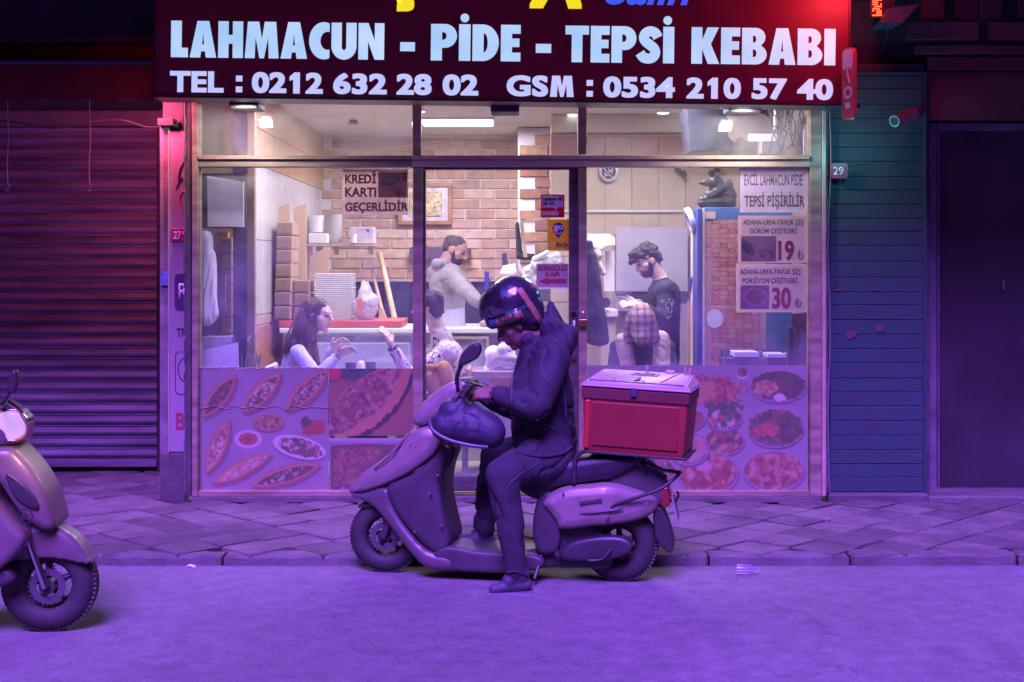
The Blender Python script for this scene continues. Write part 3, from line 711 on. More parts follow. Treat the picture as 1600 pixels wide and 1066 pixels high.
wl = M('white_lettering', (.75, .72, .74), .5, var=.03); dl = M('dark_print', (.045, .035, .07), .5, var=.1); rl = M('red_print', (.28, .035, .07), .5, var=.1)
def tx(s, x0, y0, x1, y1, Y, m, parent, bold=.02, shear=0, nm='lettering'): return link(nm, text_mesh(s, x0, y0, x1, y1, Y, bold, shear), m, parent)
tx('27', 271, 361, 283, 374, 9.0185, wl, panel, .03); tx('A', 284.5, 361.5, 289.5, 367, 9.0185, wl, panel, .02)
def rrect(x0, y0, x1, y1, r_, n=6):
    pts = []
    for cx, cy, a0 in ((x1 - r_, y0 + r_, -90), (x1 - r_, y1 - r_, 0), (x0 + r_, y1 - r_, 90), (x0 + r_, y0 + r_, 180)):
        for k in range(n + 1):
            a = R(a0 + 90 * k / n); pts.append((cx + r_ * math.cos(a), cy + r_ * math.sin(a)))
    return pts
def flat(pts_px, Y, th=.001, bm=None): return prism([(X_(a, Y), Z_(b, Y)) for a, b in pts_px], Y - th, Y, bm=bm)
link('logo_tile', flat(rrect(273, 428, 300, 486, 7), 9.029), M('logo_plum', (.06, .035, .10), .4, var=.2), panel)
tx('R', 279, 443, 294, 467, 9.0275, wl, panel, .01)
tx('TR', 276, 513, 291, 526, 9.029, dl, panel, .02)
link('logo_outline', flat(rrect(273.5, 549.5, 300, 617, 7), 9.029), dl, panel)
link('logo_tile', flat(rrect(275, 551, 300, 615.5, 6), 9.0275), pm, panel)
link('logo_ring', lathe(bmesh.new(), [(.058, -.001), (.066, -.001), (.066, .001), (.058, .001)], Matrix.Translation(P(293, 578, 9.0262)) @ Matrix.Rotation(R(90), 4, 'X') @ Matrix.Diagonal((1, 1.35, 1, 1)), closed=True), dl, panel)
tx('B', 275, 645, 289, 671, 9.029, rl, panel, .02)
link('script_mark', tube(bmesh.new(), curve([P(289, 250, 9.026), P(281, 266, 9.026), P(279, 283, 9.026), P(284, 277, 9.026), P(274, 295, 9.026)], 5), [.002 + .004 * math.sin(3.14 * i / 20) for i in range(21)], 6), dl, panel)
link('heart_mark', tube(bmesh.new(), curve([P(290, 300, 9.026), P(284, 300, 9.026), P(281, 310, 9.026), P(284, 322, 9.026), P(290, 331, 9.026)]), .0022, 6), rl, panel)
# awning
awn = root('awning', (-4, 8.6, 2.7), 'dark red fabric awning with a scalloped edge over the closed shutter', 'awning')
awn_m = M('awning_cloth', (.20, .035, .035), .85, var=.25, scale=4, bump=.2)
def Xw(px, Y): return X_(px, Y)
bm = bmesh.new(); xs = np.linspace(-4.6, Xw(240, 8.62), 90); top = Z_(100, 8.62); bot0 = Z_(153, 8.62)
front = []
for x in xs:
    sc = abs(math.sin((x + 4.6) / .272 * math.pi)); zb = bot0 - .028 * sc
    yy = 8.62 + .008 * math.sin(x * 11)
    front.append([bm.verts.new((x, 9.1, top + .22)), bm.verts.new((x, yy + .02, top + .01)), bm.verts.new((x, yy, top)), bm.verts.new((x, yy - .002, (top + zb) / 2)), bm.verts.new((x, yy + .004, zb))])
for i in range(len(xs) - 1):
    for k in range(4): bm.faces.new((front[i][k], front[i + 1][k], front[i + 1][k + 1], front[i][k + 1]))
bmesh.ops.solidify(bm, geom=bm.faces[:], thickness=.004)
link('awning_fabric', bm, awn_m, awn, smooth=True, auto=40)
link('front_bar', tube(bmesh.new(), [(-4.6, 8.62, top + .012), (Xw(238, 8.62), 8.62, top + .012)], .018), M('bar_grey', (.06, .06, .08), .5, metal=.4), awn)
for px in (12, 140):
    b = tube(bmesh.new(), curve([P(px, 180, 8.75), P(px + 1, 215, 8.75), P(px - 1, 255, 8.75), P(px, 287, 8.75)], 5), .0035, 6)
    tube(b, curve([P(px, 287, 8.75), P(px + 3.5, 290, 8.75), P(px + 1, 293.5, 8.75), P(px - 3, 297, 8.75), P(px + 1, 299, 8.75), P(px + 3, 297, 8.75)], 5), .0028, 6)
    tube(b, [P(px, 180, 8.75), P(px, 128, 8.62 + .06)], .003, 6)
    link('pull_cord', b, M('old_cord', (.35, .22, .2), .7), awn)
b = tube(bmesh.new(), curve([P(-20, 186, 9.2), P(30, 192, 9.2), P(80, 200, 9.2), P(140, 191, 9.2), P(190, 188, 9.2), P(235, 199, 9.2), P(283, 190, 8.98)], 8), .007, 6)
link('sagging_cable', b, rubber, None, label='thin black cable sagging across the top of the shutter', category='cable')
bm = pbox(-40, 122, 249, 127, 9.10, 9.118); link('wall_band', bm, M('wall_band_grey', (.12, .12, .15), .8), kind='structure')

# pink neon tube tucked behind the awning edge, and the glow it throws
neon = root('neon_tube', P(246, 150, 8.86), 'pink neon tube tucked behind the end of the awning', 'lamp')
link('tube_light', tube(bmesh.new(), [P(205, 146, 8.9), P(236, 146, 8.9)], .01), emat('neon_pink', (1, .08, .3), 6), neon)
ld = bpy.data.lights.new('neon', 'AREA'); ld.energy = 5.5; ld.size = .15; ld.color = (1, .10, .26)
lo = bpy.data.objects.new('neon_light', ld); col.objects.link(lo); lo.parent = neon; lo.matrix_basis = BASEM[neon.name].inverted() @ (Matrix.Translation(P(222, 150, 8.85)) @ Matrix.Rotation(R(-8), 4, 'Y') @ Matrix.Rotation(R(48), 4, 'X'))

# ================================================================== RIGHT: boards, number, camera, dark door, upper signs
bp = root('board_cladding', (2.2, 8.98, 0), 'dark teal painted wooden board cladding to the right of the shop window', 'wall')
YR = 8.98
green = M('teal_board_paint', (.016, .07, .075), .8, var=.35, scale=3, bump=.5, c2=(.028, .045, .05), bscale=24, stretch=(1, 1, 8))
link('backing_wall', B(X_(1296, YR), X_(1446, YR), YR + .03, 9.4, PZ - .05, 2.929), plaster, bp)
py = 118; 
while py < 772:
    h = random.uniform(20, 25); off = random.uniform(0, .003)
    b = pbox(1297, py + .6, 1443, min(py + h, 776), YR + off, YR + .028, .003)
    link('board', b, green, bp); py += h
link('corner_trim', pbox(1443.5, 112, 1448, 776, YR - .01, YR + .03, .003), green, bp)
link('top_trim', pbox(1294, 112, 1443, 117.5, YR - .008, YR + .028, .003), green, bp)
bm = tube(bmesh.new(), curve([P(1296, 165, 8.95), P(1298, 260, 8.95), P(1294, 380, 8.95), P(1297, 520, 8.95), P(1294, 640, 8.95), P(1296, 770, 8.95)]), .006, 6); link('wall_cable', bm, M('grey_cable', (.12, .14, .17), .5), bp)
for (px, py, s) in ((1330, 522, 1), (1374, 512, .8), (1312, 452, .4), (1370, 452, .4)):
    pts = []
    rs = random.Random(px)
    for k in range(9): a = 2 * math.pi * k / 9; q = rs.uniform(6, 13) * s; pts.append((px + q * math.cos(a) * 1.1, py + q * math.sin(a) * .8))
    link('torn_paper', flat(pts, YR - .003, .0015), M('torn_pink_paper', (.10, .05, .07), .8, var=.3, scale=20), bp)
link('house_number', flat(rrect(1296.5, 255.5, 1324, 279, 4), 8.93, .012), M('number_red', (.30, .035, .06), .4, var=.1), None, label='small red enamel house number plate reading 29 on the teal boards', category='number plate')
o = bpy.data.objects['house_number']
LB = tx('29', 1302, 261, 1318, 273.5, 8.917, wl, o, .01)
link('mounting_wire', tube(bmesh.new(), [P(1322, 258, 8.935), P(1356, 256.5, 8.965)], .003, 6), blackp, o)
cam_r = root('security_camera', P(1410, 184, 8.9), 'cylindrical pinkish security camera bracketed on the teal boards', 'camera')
cm = M('camera_shell', (.30, .17, .17), .45, var=.1)
b = bmesh.new(); ax = (P(1396, 190, 8.72) - P(1428, 176, 8.88)).normalized(); c0 = P(1428, 176, 8.88); L1 = P(1399, 189, 8.74)
tube(b, [c0, L1], .036, 20); link('camera_body', b, cm, cam_r, smooth=True, auto=40)
b = bmesh.new(); tube(b, [L1 - ax * .0, L1 + ax * .012], .039, 20); link('lens_ring', b, M('ring_grey', (.15, .15, .16), .5), cam_r)
b = bmesh.new(); tube(b, [L1 + ax * .013, L1 + ax * .016], .026, 20); link('lens', b, M('lens_black', (.01, .01, .012), .7), cam_r)
b = bmesh.new(); tube(b, curve([c0 - Vector((0, 0, 0)), c0 + Vector((.015, .05, -.03)), P(1432, 172, 8.97)]), .012); link('camera_bracket', b, cm, cam_r)
# the dark door on the far right
YD = 9.32
dd = root('dark_doorway', (3.1, YD, PZ), 'unlit dark door in a pale metal frame at the right edge', 'door')
fm = M('door_frame_metal', (.16, .14, .17), .5, metal=.3, var=.3)
link('door_frame', pbox(1452, 192, 1464, 768, YD - .03, YD + .05, .004), fm, dd)
link('door_frame', pbox(1464.6, 192, 1720, 204, YD - .03, YD + .05, .004), fm, dd)
link('frame_bead', pbox(1465, 205, 1468, 768, YD - .01, YD + .05), fm, dd)
link('door_leaf', pbox(1468.5, 205, 1720, 770, YD + .02, YD + .07), M('door_leaf_dark', (.028, .022, .03), .55, var=.4, scale=2, bump=.2), dd)
link('door_handle', tube(bmesh.new(), [P(1568, 438, YD - .02), P(1568, 452, YD - .02)], .006), M('handle_dull', (.2, .18, .2), .4), dd)
link('right_jamb', B(X_(1448.5, 9.0), X_(1448.5, 9.0) + .02, 9.02, YD + .3, PZ - .05, 2.929), plaster, kind='structure')
link('right_wall', B(X_(1452, YD), 6, YD + .08, YD + .3, PZ - .05, 2.929), plaster, kind='structure')
link('door_step', B(X_(1448, 9), 6, 8.98, YD + .08, -.05, PZ + .02, .01), kerb_m, kind='structure')
link('step_under_boards', B(X_(1291, 9), X_(1447, 9), 8.93, 9.0, -.05, PZ + .045, .012), MATS['plinth_concrete'], kind='structure')
lint = root('lintel_cladding', (3.4, 9.0, 2.6), 'dark brown timber fascia boards above the right hand door', 'fascia')
lm_ = M('brown_timber', (.10, .035, .035), .7, var=.35, scale=3, bump=.4, stretch=(.4, 1, 1))
for (x0, y0, x1, y1, Y0) in ((1450, 112, 1720, 188, 9.06), (1430, 70, 1720, 84, 8.9), (1418, 34, 1530, 62, 8.84), (1546, 34, 1720, 62, 8.84), (1450, 88, 1720, 109, 8.98)):
    link('fascia_board', pbox(x0, y0, x1, y1, Y0, Y0 + .04, .005), lm_, lint)
for x in (1440, 1492, 1530, 1590): link('fascia_board', pbox(x, -90, x + 36, 30, 8.9, 8.93, .004), lm_, lint)
# no-stopping plate seen nearly edge-on
rs_ = root('round_pharmacy_sign', P(1326, 130, 8.3), 'narrow red and white double sided plate sign seen almost edge-on beside the fascia', 'sign')
yaw = R(62)
def edge_T(v): 
    c = P(1327, 131, 8.3); v = Vector(v); return c + Matrix.Rotation(-yaw, 3, 'Z') @ v
def edge_bm(bm):
    for v in bm.verts: v.co = edge_T(v.co)
    bmesh.ops.recalc_face_normals(bm, faces=bm.faces); return bm
def orect(w_, h_, r_, y0, y1, cx=0, cz=0): return prism([(cx + a, cz + b) for a, b in rrect(-w_ / 2, -h_ / 2, w_ / 2, h_ / 2, r_, 5)], y0, y1)
link('sign_plate', edge_bm(orect(.105, .435, .035, -.012, .012)), M('sign_red_white', (.42, .03, .06), .35, var=.1, emit=(.5, .03, .08), es=.02), rs_)
link('white_field', edge_bm(orect(.085, .12, .02, -.0145, -.0125, 0, .145)), white_p, rs_)
link('pictogram', edge_bm(tube(tube(tube(bmesh.new(), [(0, -.016, .13), (.005, -.016, .04)], .006), [(-.02, -.016, .09), (.02, -.016, .10)], .005), [(.005, -.016, .05), (.02, -.016, 0)], .005)), white_p, rs_)
link('ring_mark', edge_bm(lathe(bmesh.new(), [(.022, -.001), (.038, -.001), (.038, .001), (.022, .001)], Matrix.Translation((.005, -.0145, -.055)) @ Matrix.Rotation(R(90), 4, 'X'), closed=True)), white_p, rs_)
link('small_mark', edge_bm(box(bmesh.new(), -.02, .02, -.015, -.0125, -.15, -.115)), white_p, rs_)
link('mounting_arm', tube(bmesh.new(), [P(1329, 120, 8.33), P(1332, 118, 9.1)], .012), blackp, rs_)
# LED sign top right
led = root('led_board', P(1390, 0, 8.5), 'red LED board hanging above the fascia end with its dark metal box', 'sign')
link('led_case', pbox(1378, -120, 1400, 24, 8.5, 8.75, .006), blackp, led)
link('case_underside', prism([(X_(a, 8.6), Z_(b, 8.6)) for a, b in ((1364, 42), (1378, 20), (1428, 12), (1400, 42))], 8.45, 8.7), M('box_steel', (.10, .11, .14), .45, metal=.4), led)
bm = bmesh.new()
for i in range(5):
    for k in range(18):
        if (i * 7 + k * 5 + i * k) % 7 < 5: cyl(bm, P(1364.5 + i * 3.0 + (2 if k > 12 else 0), 24 - k * 3.4, 8.49), (0, 1, 0), .0045, .006, 6)
o = link('led_dots', bm, emat('led_red', (1, .10, .03), 1.1), led); o['kind'] = 'stuff'
link('led_panel', pbox(1360, -120, 1381, 27, 8.494, 8.5), M('led_back', (.08, .01, .01), .5), led)
link('led_wire', tube(bmesh.new(), curve([P(1388, 42, 8.6), P(1384, 62, 8.7), P(1376, 78, 8.95)]), .004, 6), blackp, led)
ld = bpy.data.lights.new('led_glow', 'AREA'); ld.energy = 5.5; ld.size = .25; ld.color = (1, .04, .06)
lo = bpy.data.objects.new('led_glow', ld); col.objects.link(lo); lo.parent = led
tgt = P(1240, 20, YS); src = P(1345, -60, 8.05); q = (src - tgt).to_track_quat('Z', 'Y').to_matrix().to_4x4()
lo.matrix_basis = BASEM[led.name].inverted() @ (Matrix.Translation(src) @ q)
# teal pharmacy glow on the boards: small lamp fixed on the sign's end
tl = root('teal_lamp', P(1345, 168, 8.62), 'small shaded lamp under the fascia end throwing teal light on the boards', 'lamp')
link('lamp_shade', cyl(bmesh.new(), P(1338, 166, 8.62), (0, 0, 1), .03, .035, 16, .02), blackp, tl)
ld = bpy.data.lights.new('teal', 'POINT'); ld.energy = 1.4; ld.shadow_soft_size = .04; ld.color = (.03, .6, .8)
lo = bpy.data.objects.new('teal_glow', ld); col.objects.link(lo); lo.parent = tl; lo.matrix_basis = BASEM[tl.name].inverted() @ Matrix.Translation(P(1350, 228, 8.62))

# ================================================================== room lights
def ceil_light(x, y, sx, sy, e, label):
    r_ = root('ceiling_light', (x, y, 2.85), label, 'ceiling light', 'ceiling lights of the shop')
    link('light_frame', B(x - sx / 2 - .02, x + sx / 2 + .02, y - sy / 2 - .02, y + sy / 2 + .02, 2.86, 2.879), white_p, r_)
    link('diffuser', B(x - sx / 2, x + sx / 2, y - sy / 2, y + sy / 2, 2.852, 2.859), emat('tube_white', (.9, .86, 1), 1.1), r_)
    ld = bpy.data.lights.new('room', 'AREA'); ld.shape = 'RECTANGLE'; ld.size = sx; ld.size_y = sy; ld.energy = e; ld.color = ROOMC
    lo = bpy.data.objects.new('room_light', ld); col.objects.link(lo); lo.parent = r_; lo.matrix_basis = BASEM[r_.name].inverted() @ Matrix.Translation((x, y, 2.845))
ROOMC = (.97, .85, .98)
ceil_light(-.48, 12.05, .62, .5, 21, 'bright square ceiling light behind the glass above the sliding door')
ceil_light(-1.0, 9.75, .5, .9, 17, 'ceiling light just inside the left window')
ceil_light(1.0, 9.75, .5, .9, 19, 'ceiling light just inside the right window')
for px, py, wh in ((655, 172, 'beside the left door post'), (896, 177, 'beside the right door post'), (1036, 174, 'above the right window')):
    Yd = 1.28 * F / (HZ - py)
    r_ = root('spot_downlight', P(px, py, Yd), 'small round recessed ceiling spot ' + wh, 'downlight', 'round ceiling spots')
    link('spot_trim', cyl(bmesh.new(), (X_(px, Yd), Yd, 2.872), (0, 0, 1), .06, .012), white_p, r_)
    link('spot_lens', cyl(bmesh.new(), (X_(px, Yd), Yd, 2.863), (0, 0, 1), .045, .006), emat('led_white', (.75, .85, 1), 1.6), r_)

# ================================================================== PRINTED PANELS ON THE GLASS
vp = vcol_mat('printed_vinyl', .4, .12); vpic = vcol_mat('printed_picture', .5, .6)
YP = 8.985
CR = (.255, .24, .235); BR = (.32, .15, .07); DK = (.05, .03, .03); MEAT = [(.16, .05, .035), (.24, .09, .05), (.10, .04, .03), (.33, .17, .09)]
GRN = [(.05, .11, .03), (.08, .15, .04), (.03, .07, .025)]
def pide(cv, cx, cy, L, W, ang, fill, cols, n, seed):
    cv.leaf(cx + 3, cy + 4, L * 1.02, W * 1.05, ang, (.18, .13, .13), seed)
    cv.leaf(cx, cy, L, W, ang, (.30, .12, .055), seed)
    cv.leaf(cx - .5, cy - 1, L * .96, W * .86, ang, (.46, .24, .11), seed + 1)
    m = cv.leaf(cx, cy, L * .84, W * .62, ang, fill, seed + 2); cv.speck(m, cols, n, 2.2, seed)
# left board: pides and plates
W0, H0 = 201, 193
cv = Canvas(W0, H0, CR); cv.put(np.clip(cv.noise(40, 3) * .35, 0, 1), (.42, .33, .33))
def q(px, py): return px - 312, py - 575
for (px, py, L, W, a, f, cs, n, s) in (
    (343, 619, 42, 15, -52, (.14, .05, .035), MEAT + GRN, 170, 1), (409, 613, 44, 16, -47, (.52, .40, .22), MEAT[:1] + [(.12, .06, .05), (.6, .5, .35)] + GRN, 120, 2), (479, 609, 48, 16, -45, (.38, .15, .08), [(.5, .35, .22), (.25, .08, .05), (.6, .5, .42)] + GRN, 150, 3),
    (341, 697, 46, 14, -68, (.50, .36, .2), [(.6, .48, .3), (.25, .1, .06), (.4, .2, .1)], 120, 4), (378, 732, 52, 13, -27, (.52, .38, .24), [(.58, .45, .3), (.4, .22, .12)], 110, 5), (446, 742, 56, 15, -17, (.20, .09, .06), [(.5, .4, .3), (.12, .05, .04)] + GRN, 150, 6)):
    x, y = q(px, py); pide(cv, x, y, L, W, R(a), f, cs, n, s)
x, y = q(420, 659); cv.ell(x, y + 2, 25, 15, (.12, .08, .09)); cv.ell(x, y, 24, 14, (.40, .19, .12)); m = cv.ell(x, y, 21, 11, (.42, .22, .10)); cv.speck(m, [(.2, .1, .05), (.5, .3, .15), (.1, .06, .03)], 40, 2, 8)
x, y = q(388, 685); cv.ell(x, y + 2, 22, 15, (.36, .29, .31)); cv.ell(x, y, 21, 14, (.55, .48, .46)); cv.ell(x, y, 15, 10, (.40, .10, .06)); cv.ell(x, y, 6, 4, (.28, .06, .05))
x, y = q(467, 698); cv.ell(x, y + 3, 43, 18, (.2, .15, .17), R(14)); cv.ell(x, y, 42, 17, (.58, .53, .52), R(14)); m = cv.ell(x, y, 35, 13, (.30, .20, .15), R(14), rough=.3); cv.speck(m, MEAT + GRN + [(.6, .5, .4)], 170, 2.4, 12)
x, y = q(489, 668); 
for k in range(3): cv.ell(x, y - 8 + k * 7, 19, 5, (.42 - .05 * k, .07, .04), R(-4))
m = cv.ell(x - 12, y - 9, 9, 8, GRN[0], rough=.5); cv.speck(m, GRN, 30, 2, 15)
o = link('food_board', print_mesh('food_board', cv, 311, 576, 513, 768, YP, .001), vp, None, label='printed board of boat shaped pides at the lower left of the left window', category='food poster')
link('board_seam', tube(bmesh.new(), [P(311 + i * 6.5, 636 + 2 * math.sin(i * 1.3) + (3 if i % 7 == 0 else 0), YP - .004) for i in range(32)], .0025, 5), M('seam_tape', (.25, .2, .22), .6), o)
# ragged top edge strip
link('torn_edge', tube(bmesh.new(), [P(311 + i * 4.8, 575.5 + random.uniform(-2.2, 1.2), YP + .001) for i in range(43)], [random.uniform(.002, .007) for _ in range(43)], 5), M('torn_edge_vinyl', (.3, .22, .22), .7), o)
# middle upper: kebab photograph
cv = Canvas(132, 106, (.30, .14, .06)); cv.put(cv.noise(18, 5) * .4, (.22, .09, .04))
cv.put(np.clip((20 - cv.yy) / 10 + cv.noise(9, 2) * .8, 0, 1) * (cv.xx < 78), (.03, .05, .045)); cv.ell(8, 8, 12, 9, (.55, .03, .06), soft=3); cv.ell(30, 10, 12, 8, (.05, .09, .07), rough=.4); cv.ell(58, 8, 12, 8, (.06, .11, .09), rough=.4)
cv.leaf(66, 64, 86, 30, R(-40), (.02, .012, .018), 3)
cv.leaf(58, 54, 92, 36, R(-40), (.46, .22, .10), 4, .035); m = cv.leaf(50, 52, 84, 27, R(-40), (.26, .09, .05), 5, .04); cv.speck(m, MEAT + [(.42, .2, .12), (.5, .3, .2)], 420, 2.6, 21, 1.6)
cv.put(np.clip((cv.xx + cv.yy - 196) / 12, 0, 1) * .7, (.24, .10, .05))
link('food_board', print_mesh('food_board', cv, 514, 576, 645, 681, YP, .0008), vp, None, label='printed photograph of a long minced meat pide, left of the sliding door', category='food poster')
# middle lower: tray on white
cv = Canvas(132, 84, CR); cv.put(np.clip(1 - cv.yy / 8, 0, 1), (.5, .4, .42))
m = np.clip((cv.xx - 2) / 2, 0, 1) * np.clip((cv.yy - 8 - .0008 * (cv.xx - 60) ** 2) / 2, 0, 1) * np.clip((80 - cv.yy + .62 * (18 - cv.xx) * (cv.xx < 24) * 1.6) / 2, 0, 1)
cv.put(m, (.10, .05, .06)); m2 = m * (cv.yy > 13) * (cv.xx > 6) * (cv.yy < 74); cv.put(m2 * .95, (.22, .09, .055)); cv.speck(m2, MEAT, 500, 2.4, 31, 1.3)
link('food_board', print_mesh('food_board', cv, 514, 685, 645, 768, YP), vp, None, label='printed board of a dark baked tray on white, under the minced meat pide photograph', category='food poster')
# right board
W1, H1 = 345, 196
cv = Canvas(W1, H1, CR); cv.put(np.clip(cv.noise(50, 8) * .4, 0, 1), (.44, .35, .36)); cv.put((np.abs(cv.yy - 61) < 1.2) * .5, (.2, .15, .18))
def q(px, py): return px - 918, py - 571
RED = [(.34, .07, .04), (.26, .05, .03), (.42, .14, .07), (.15, .05, .03), (.5, .32, .2)]
def plate(px, py, rx, ry, base, cols, n, seed, rim=(.40, .33, .34), a=0, cloth=True):
    x, y = q(px, py); cv.ell(x + 1, y + 3, rx + 1, ry + 1, (.14, .10, .12), a); cv.ell(x, y, rx, ry, rim, a); cv.ell(x, y, rx * .97, ry * .95, (.20, .13, .12), a)
    m = cv.ell(x, y, rx * .92, ry * .88, base, a, rough=.25, seed=seed); cv.speck(m, cols, n, 3.2, seed, 1.8)
    return m
plate(1216, 603, 45, 25, (.10, .07, .05), [(.06, .04, .035), (.16, .07, .04), (.09, .05, .04)] + GRN, 170, 41)
x, y = q(1196, 606); m = cv.ell(x, y, 18, 12, (.42, .24, .12), rough=.5); cv.speck(m, [(.5, .35, .2), (.3, .12, .06)], 60, 2, 3); x, y = q(1218, 621); cv.ell(x, y, 10, 6, (.55, .5, .48), rough=.4)
plate(1212, 668, 44, 31, (.14, .10, .07), MEAT + GRN * 2, 230, 43); x, y = q(1196, 672); m = cv.ell(x, y, 22, 10, (.42, .1, .06), rough=.5); cv.speck(m, [(.5, .15, .1), (.3, .05, .04)], 50, 2.4, 6)
plate(1209, 735, 48, 32, (.30, .14, .08), RED + [(.45, .3, .2)], 260, 45)
x, y = q(1110, 610); m = cv.ell(x, y, 50, 22, (.34, .07, .045), rough=.5, seed=9); cv.speck(m, RED, 240, 3.4, 47, 2.2); cv.ell(x - 15, y + 2, 24, 15, (.46, .22, .10), R(-25), rough=.2)
x, y = q(1160, 582); cv.ell(x, y + 2, 9, 9, (.5, .45, .46)); m = cv.ell(x, y, 8, 7, (.15, .09, .06)); cv.speck(m, MEAT, 20, 2, 5)
plate(1132, 688, 31, 22, (.26, .08, .05), RED + GRN, 150, 49); plate(1131, 653, 28, 20, (.18, .12, .07), GRN + [(.5, .1, .07), (.55, .48, .4)], 140, 51)
x, y = q(1131, 636); m = cv.ell(x, y, 26, 8, GRN[0], rough=1.0); cv.speck(m, GRN, 50, 3, 13)
plate(1106, 738, 48, 34, (.34, .12, .07), RED + [(.4, .22, .14)], 260, 53); x, y = q(1100, 728); cv.ell(x, y, 13, 8, (.45, .3, .32), rough=.4); x, y = q(1090, 712); m = cv.ell(x, y, 18, 7, GRN[2], rough=1); cv.speck(m, GRN, 40, 3, 14)
plate(1076, 700, 32, 26, (.40, .26, .2), [(.45, .3, .24), (.35, .2, .14)], 60, 55); plate(1070, 655, 32, 18, (.34, .08, .05), RED, 100, 57)
for (px, py, rx, ry, s) in ((960, 610, 40, 26, 61), (975, 675, 42, 30, 63), (1010, 735, 44, 30, 65), (950, 738, 34, 26, 66)): plate(px, py, rx, ry, (.30, .12, .07), RED + GRN, 160, s)
link('food_board', print_mesh('food_board', cv, 918, 571, 1262, 767, YP, .001), vp, None, label='wide printed board of oval kebab plates in the right window, behind the red box', category='food poster')

# paper notices (inside the glass)
def paper(name, m, x0, y0, x1, y1, label, Y=9.012, curl=.004):
    bm = bmesh.new(); n = 14; g = []
    for j in range(n + 1):
        g.append([bm.verts.new(P(x0 + (x1 - x0) * i / n, y0 + (y1 - y0) * j / n, Y) + Vector((0, curl * (math.sin(i * 1.1 + j * .4 + x0) * .5 + math.sin(j * .9)) * .5 - curl * .4, 0))) for i in range(n + 1)])
    for j in range(n):
        for i in range(n): bm.faces.new((g[j][i], g[j + 1][i], g[j + 1][i + 1], g[j][i + 1]))
    bmesh.ops.solidify(bm, geom=bm.faces[:], thickness=.0008)
    return link(name, bm, m, None, label=label, category='notice', smooth=True)
pk = M('pinkish_paper', (.62, .44, .46), .6, var=.07, scale=8, trans=.55); wp = M('lilac_banner_paper', (.70, .60, .72), .6, var=.08, scale=6, trans=.55); kp = M('kraft_paper', (.50, .33, .29), .6, var=.08, scale=7, trans=.55)
YT = 9.004
def ltxt(s, x0, y0, x1, y1, o, m=rl, bold=.02, Y=9.0075): return tx(s, x0, y0, x1, y1, Y, m, o, bold)
o = paper('notice', wp, 1156, 258, 1262, 332, 'white banner notice with two lines of red capitals, top of the right window')
ltxt('EVCİL LAHMACUN PİDE', 1163, 267, 1254, 290, o, bold=.015); ltxt('TEPSİ PİŞİRİLİR', 1163, 300, 1257, 328, o, bold=.02)
o = paper('notice', pk, 1153, 337, 1262, 411, 'pink notice with a wrap picture and the price 19, in the right window')
ltxt('ADANA-URFA-TAVUK ŞİŞ', 1161, 341, 1256, 353.5, o, MATS['dark_print'], .02); ltxt('DÜRÜM ÇEŞİTLERİ', 1172, 355, 1245, 367, o, MATS['dark_print'], .02)
ltxt('19', 1216, 376, 1241, 408, o, rl, .035)
def lira(x, y, s, o, Y=9.0075):
    b = tube(bmesh.new(), [P(x, y - 8 * s, Y), P(x, y + 6 * s, Y)], .004, 6); tube(b, curve([P(x, y + 6 * s, Y), P(x + 4 * s, y + 5 * s, Y), P(x + 7 * s, y - 1 * s, Y)]), .004, 6)
    tube(b, [P(x - 4 * s, y - 1 * s, Y), P(x + 5 * s, y - 5 * s, Y)], .003, 6); tube(b, [P(x - 4 * s, y + 2 * s, Y), P(x + 5 * s, y - 2 * s, Y)], .003, 6); link('lira_mark', b, MATS['dark_print'], o)
lira(1249, 399, 1.0, o)
c2 = Canvas(56, 42, (.36, .28, .30)); c2.leaf(28, 18, 34, 13, R(33), (.50, .36, .26), 1); m = c2.ell(40, 30, 13, 9, (.18, .09, .08), R(20)); c2.speck(m, [(.4, .2, .15), (.1, .05, .04), (.5, .4, .3)], 40, 1.6, 3); c2.leaf(10, 18, 16, 8, R(50), (.10, .09, .14), 2)
c2.a = np.clip(c2.a * np.array([1.7, 1.4, 1.3]), 0, .8)
link('picture', print_mesh('picture', c2, 1158, 369, 1213, 409, 9.006, 0, .001), vpic, o)
o = paper('notice', pk, 1150, 413, 1261, 488, 'pink notice with a plate picture and the price 30, lowest in the right window')
ltxt('ADANA-URFA-TAVUK ŞİŞ', 1156, 418, 1251, 431, o, MATS['dark_print'], .02); ltxt('PORSİYON ÇEŞİTLERİ', 1160, 432, 1246, 445, o, MATS['dark_print'], .02)
ltxt('30', 1206, 449, 1236, 483, o, rl, .035); lira(1245, 474, 1.0, o)
c2 = Canvas(46, 38, (.26, .20, .24)); c2.ell(23, 18, 19, 14, (.55, .48, .48)); m = c2.ell(23, 18, 16, 11, (.34, .14, .12), rough=.3); c2.speck(m, RED, 70, 2, 7, 1.8)
c2.a = np.clip(c2.a * np.array([1.7, 1.4, 1.3]), 0, .8)
link('picture', print_mesh('picture', c2, 1157, 446, 1202, 483, 9.006, 0, .001), vpic, o)
o = paper('notice', kp, 535, 265, 638, 336, 'brown card notice about credit cards in the left window, with a machine picture')
ltxt('KREDİ', 539, 268, 588, 287, o, bold=.035); ltxt('KARTI', 539, 293, 588, 308, o, bold=.035); ltxt('GEÇERLİDİR', 539, 312, 638, 333.5, o, bold=.035)
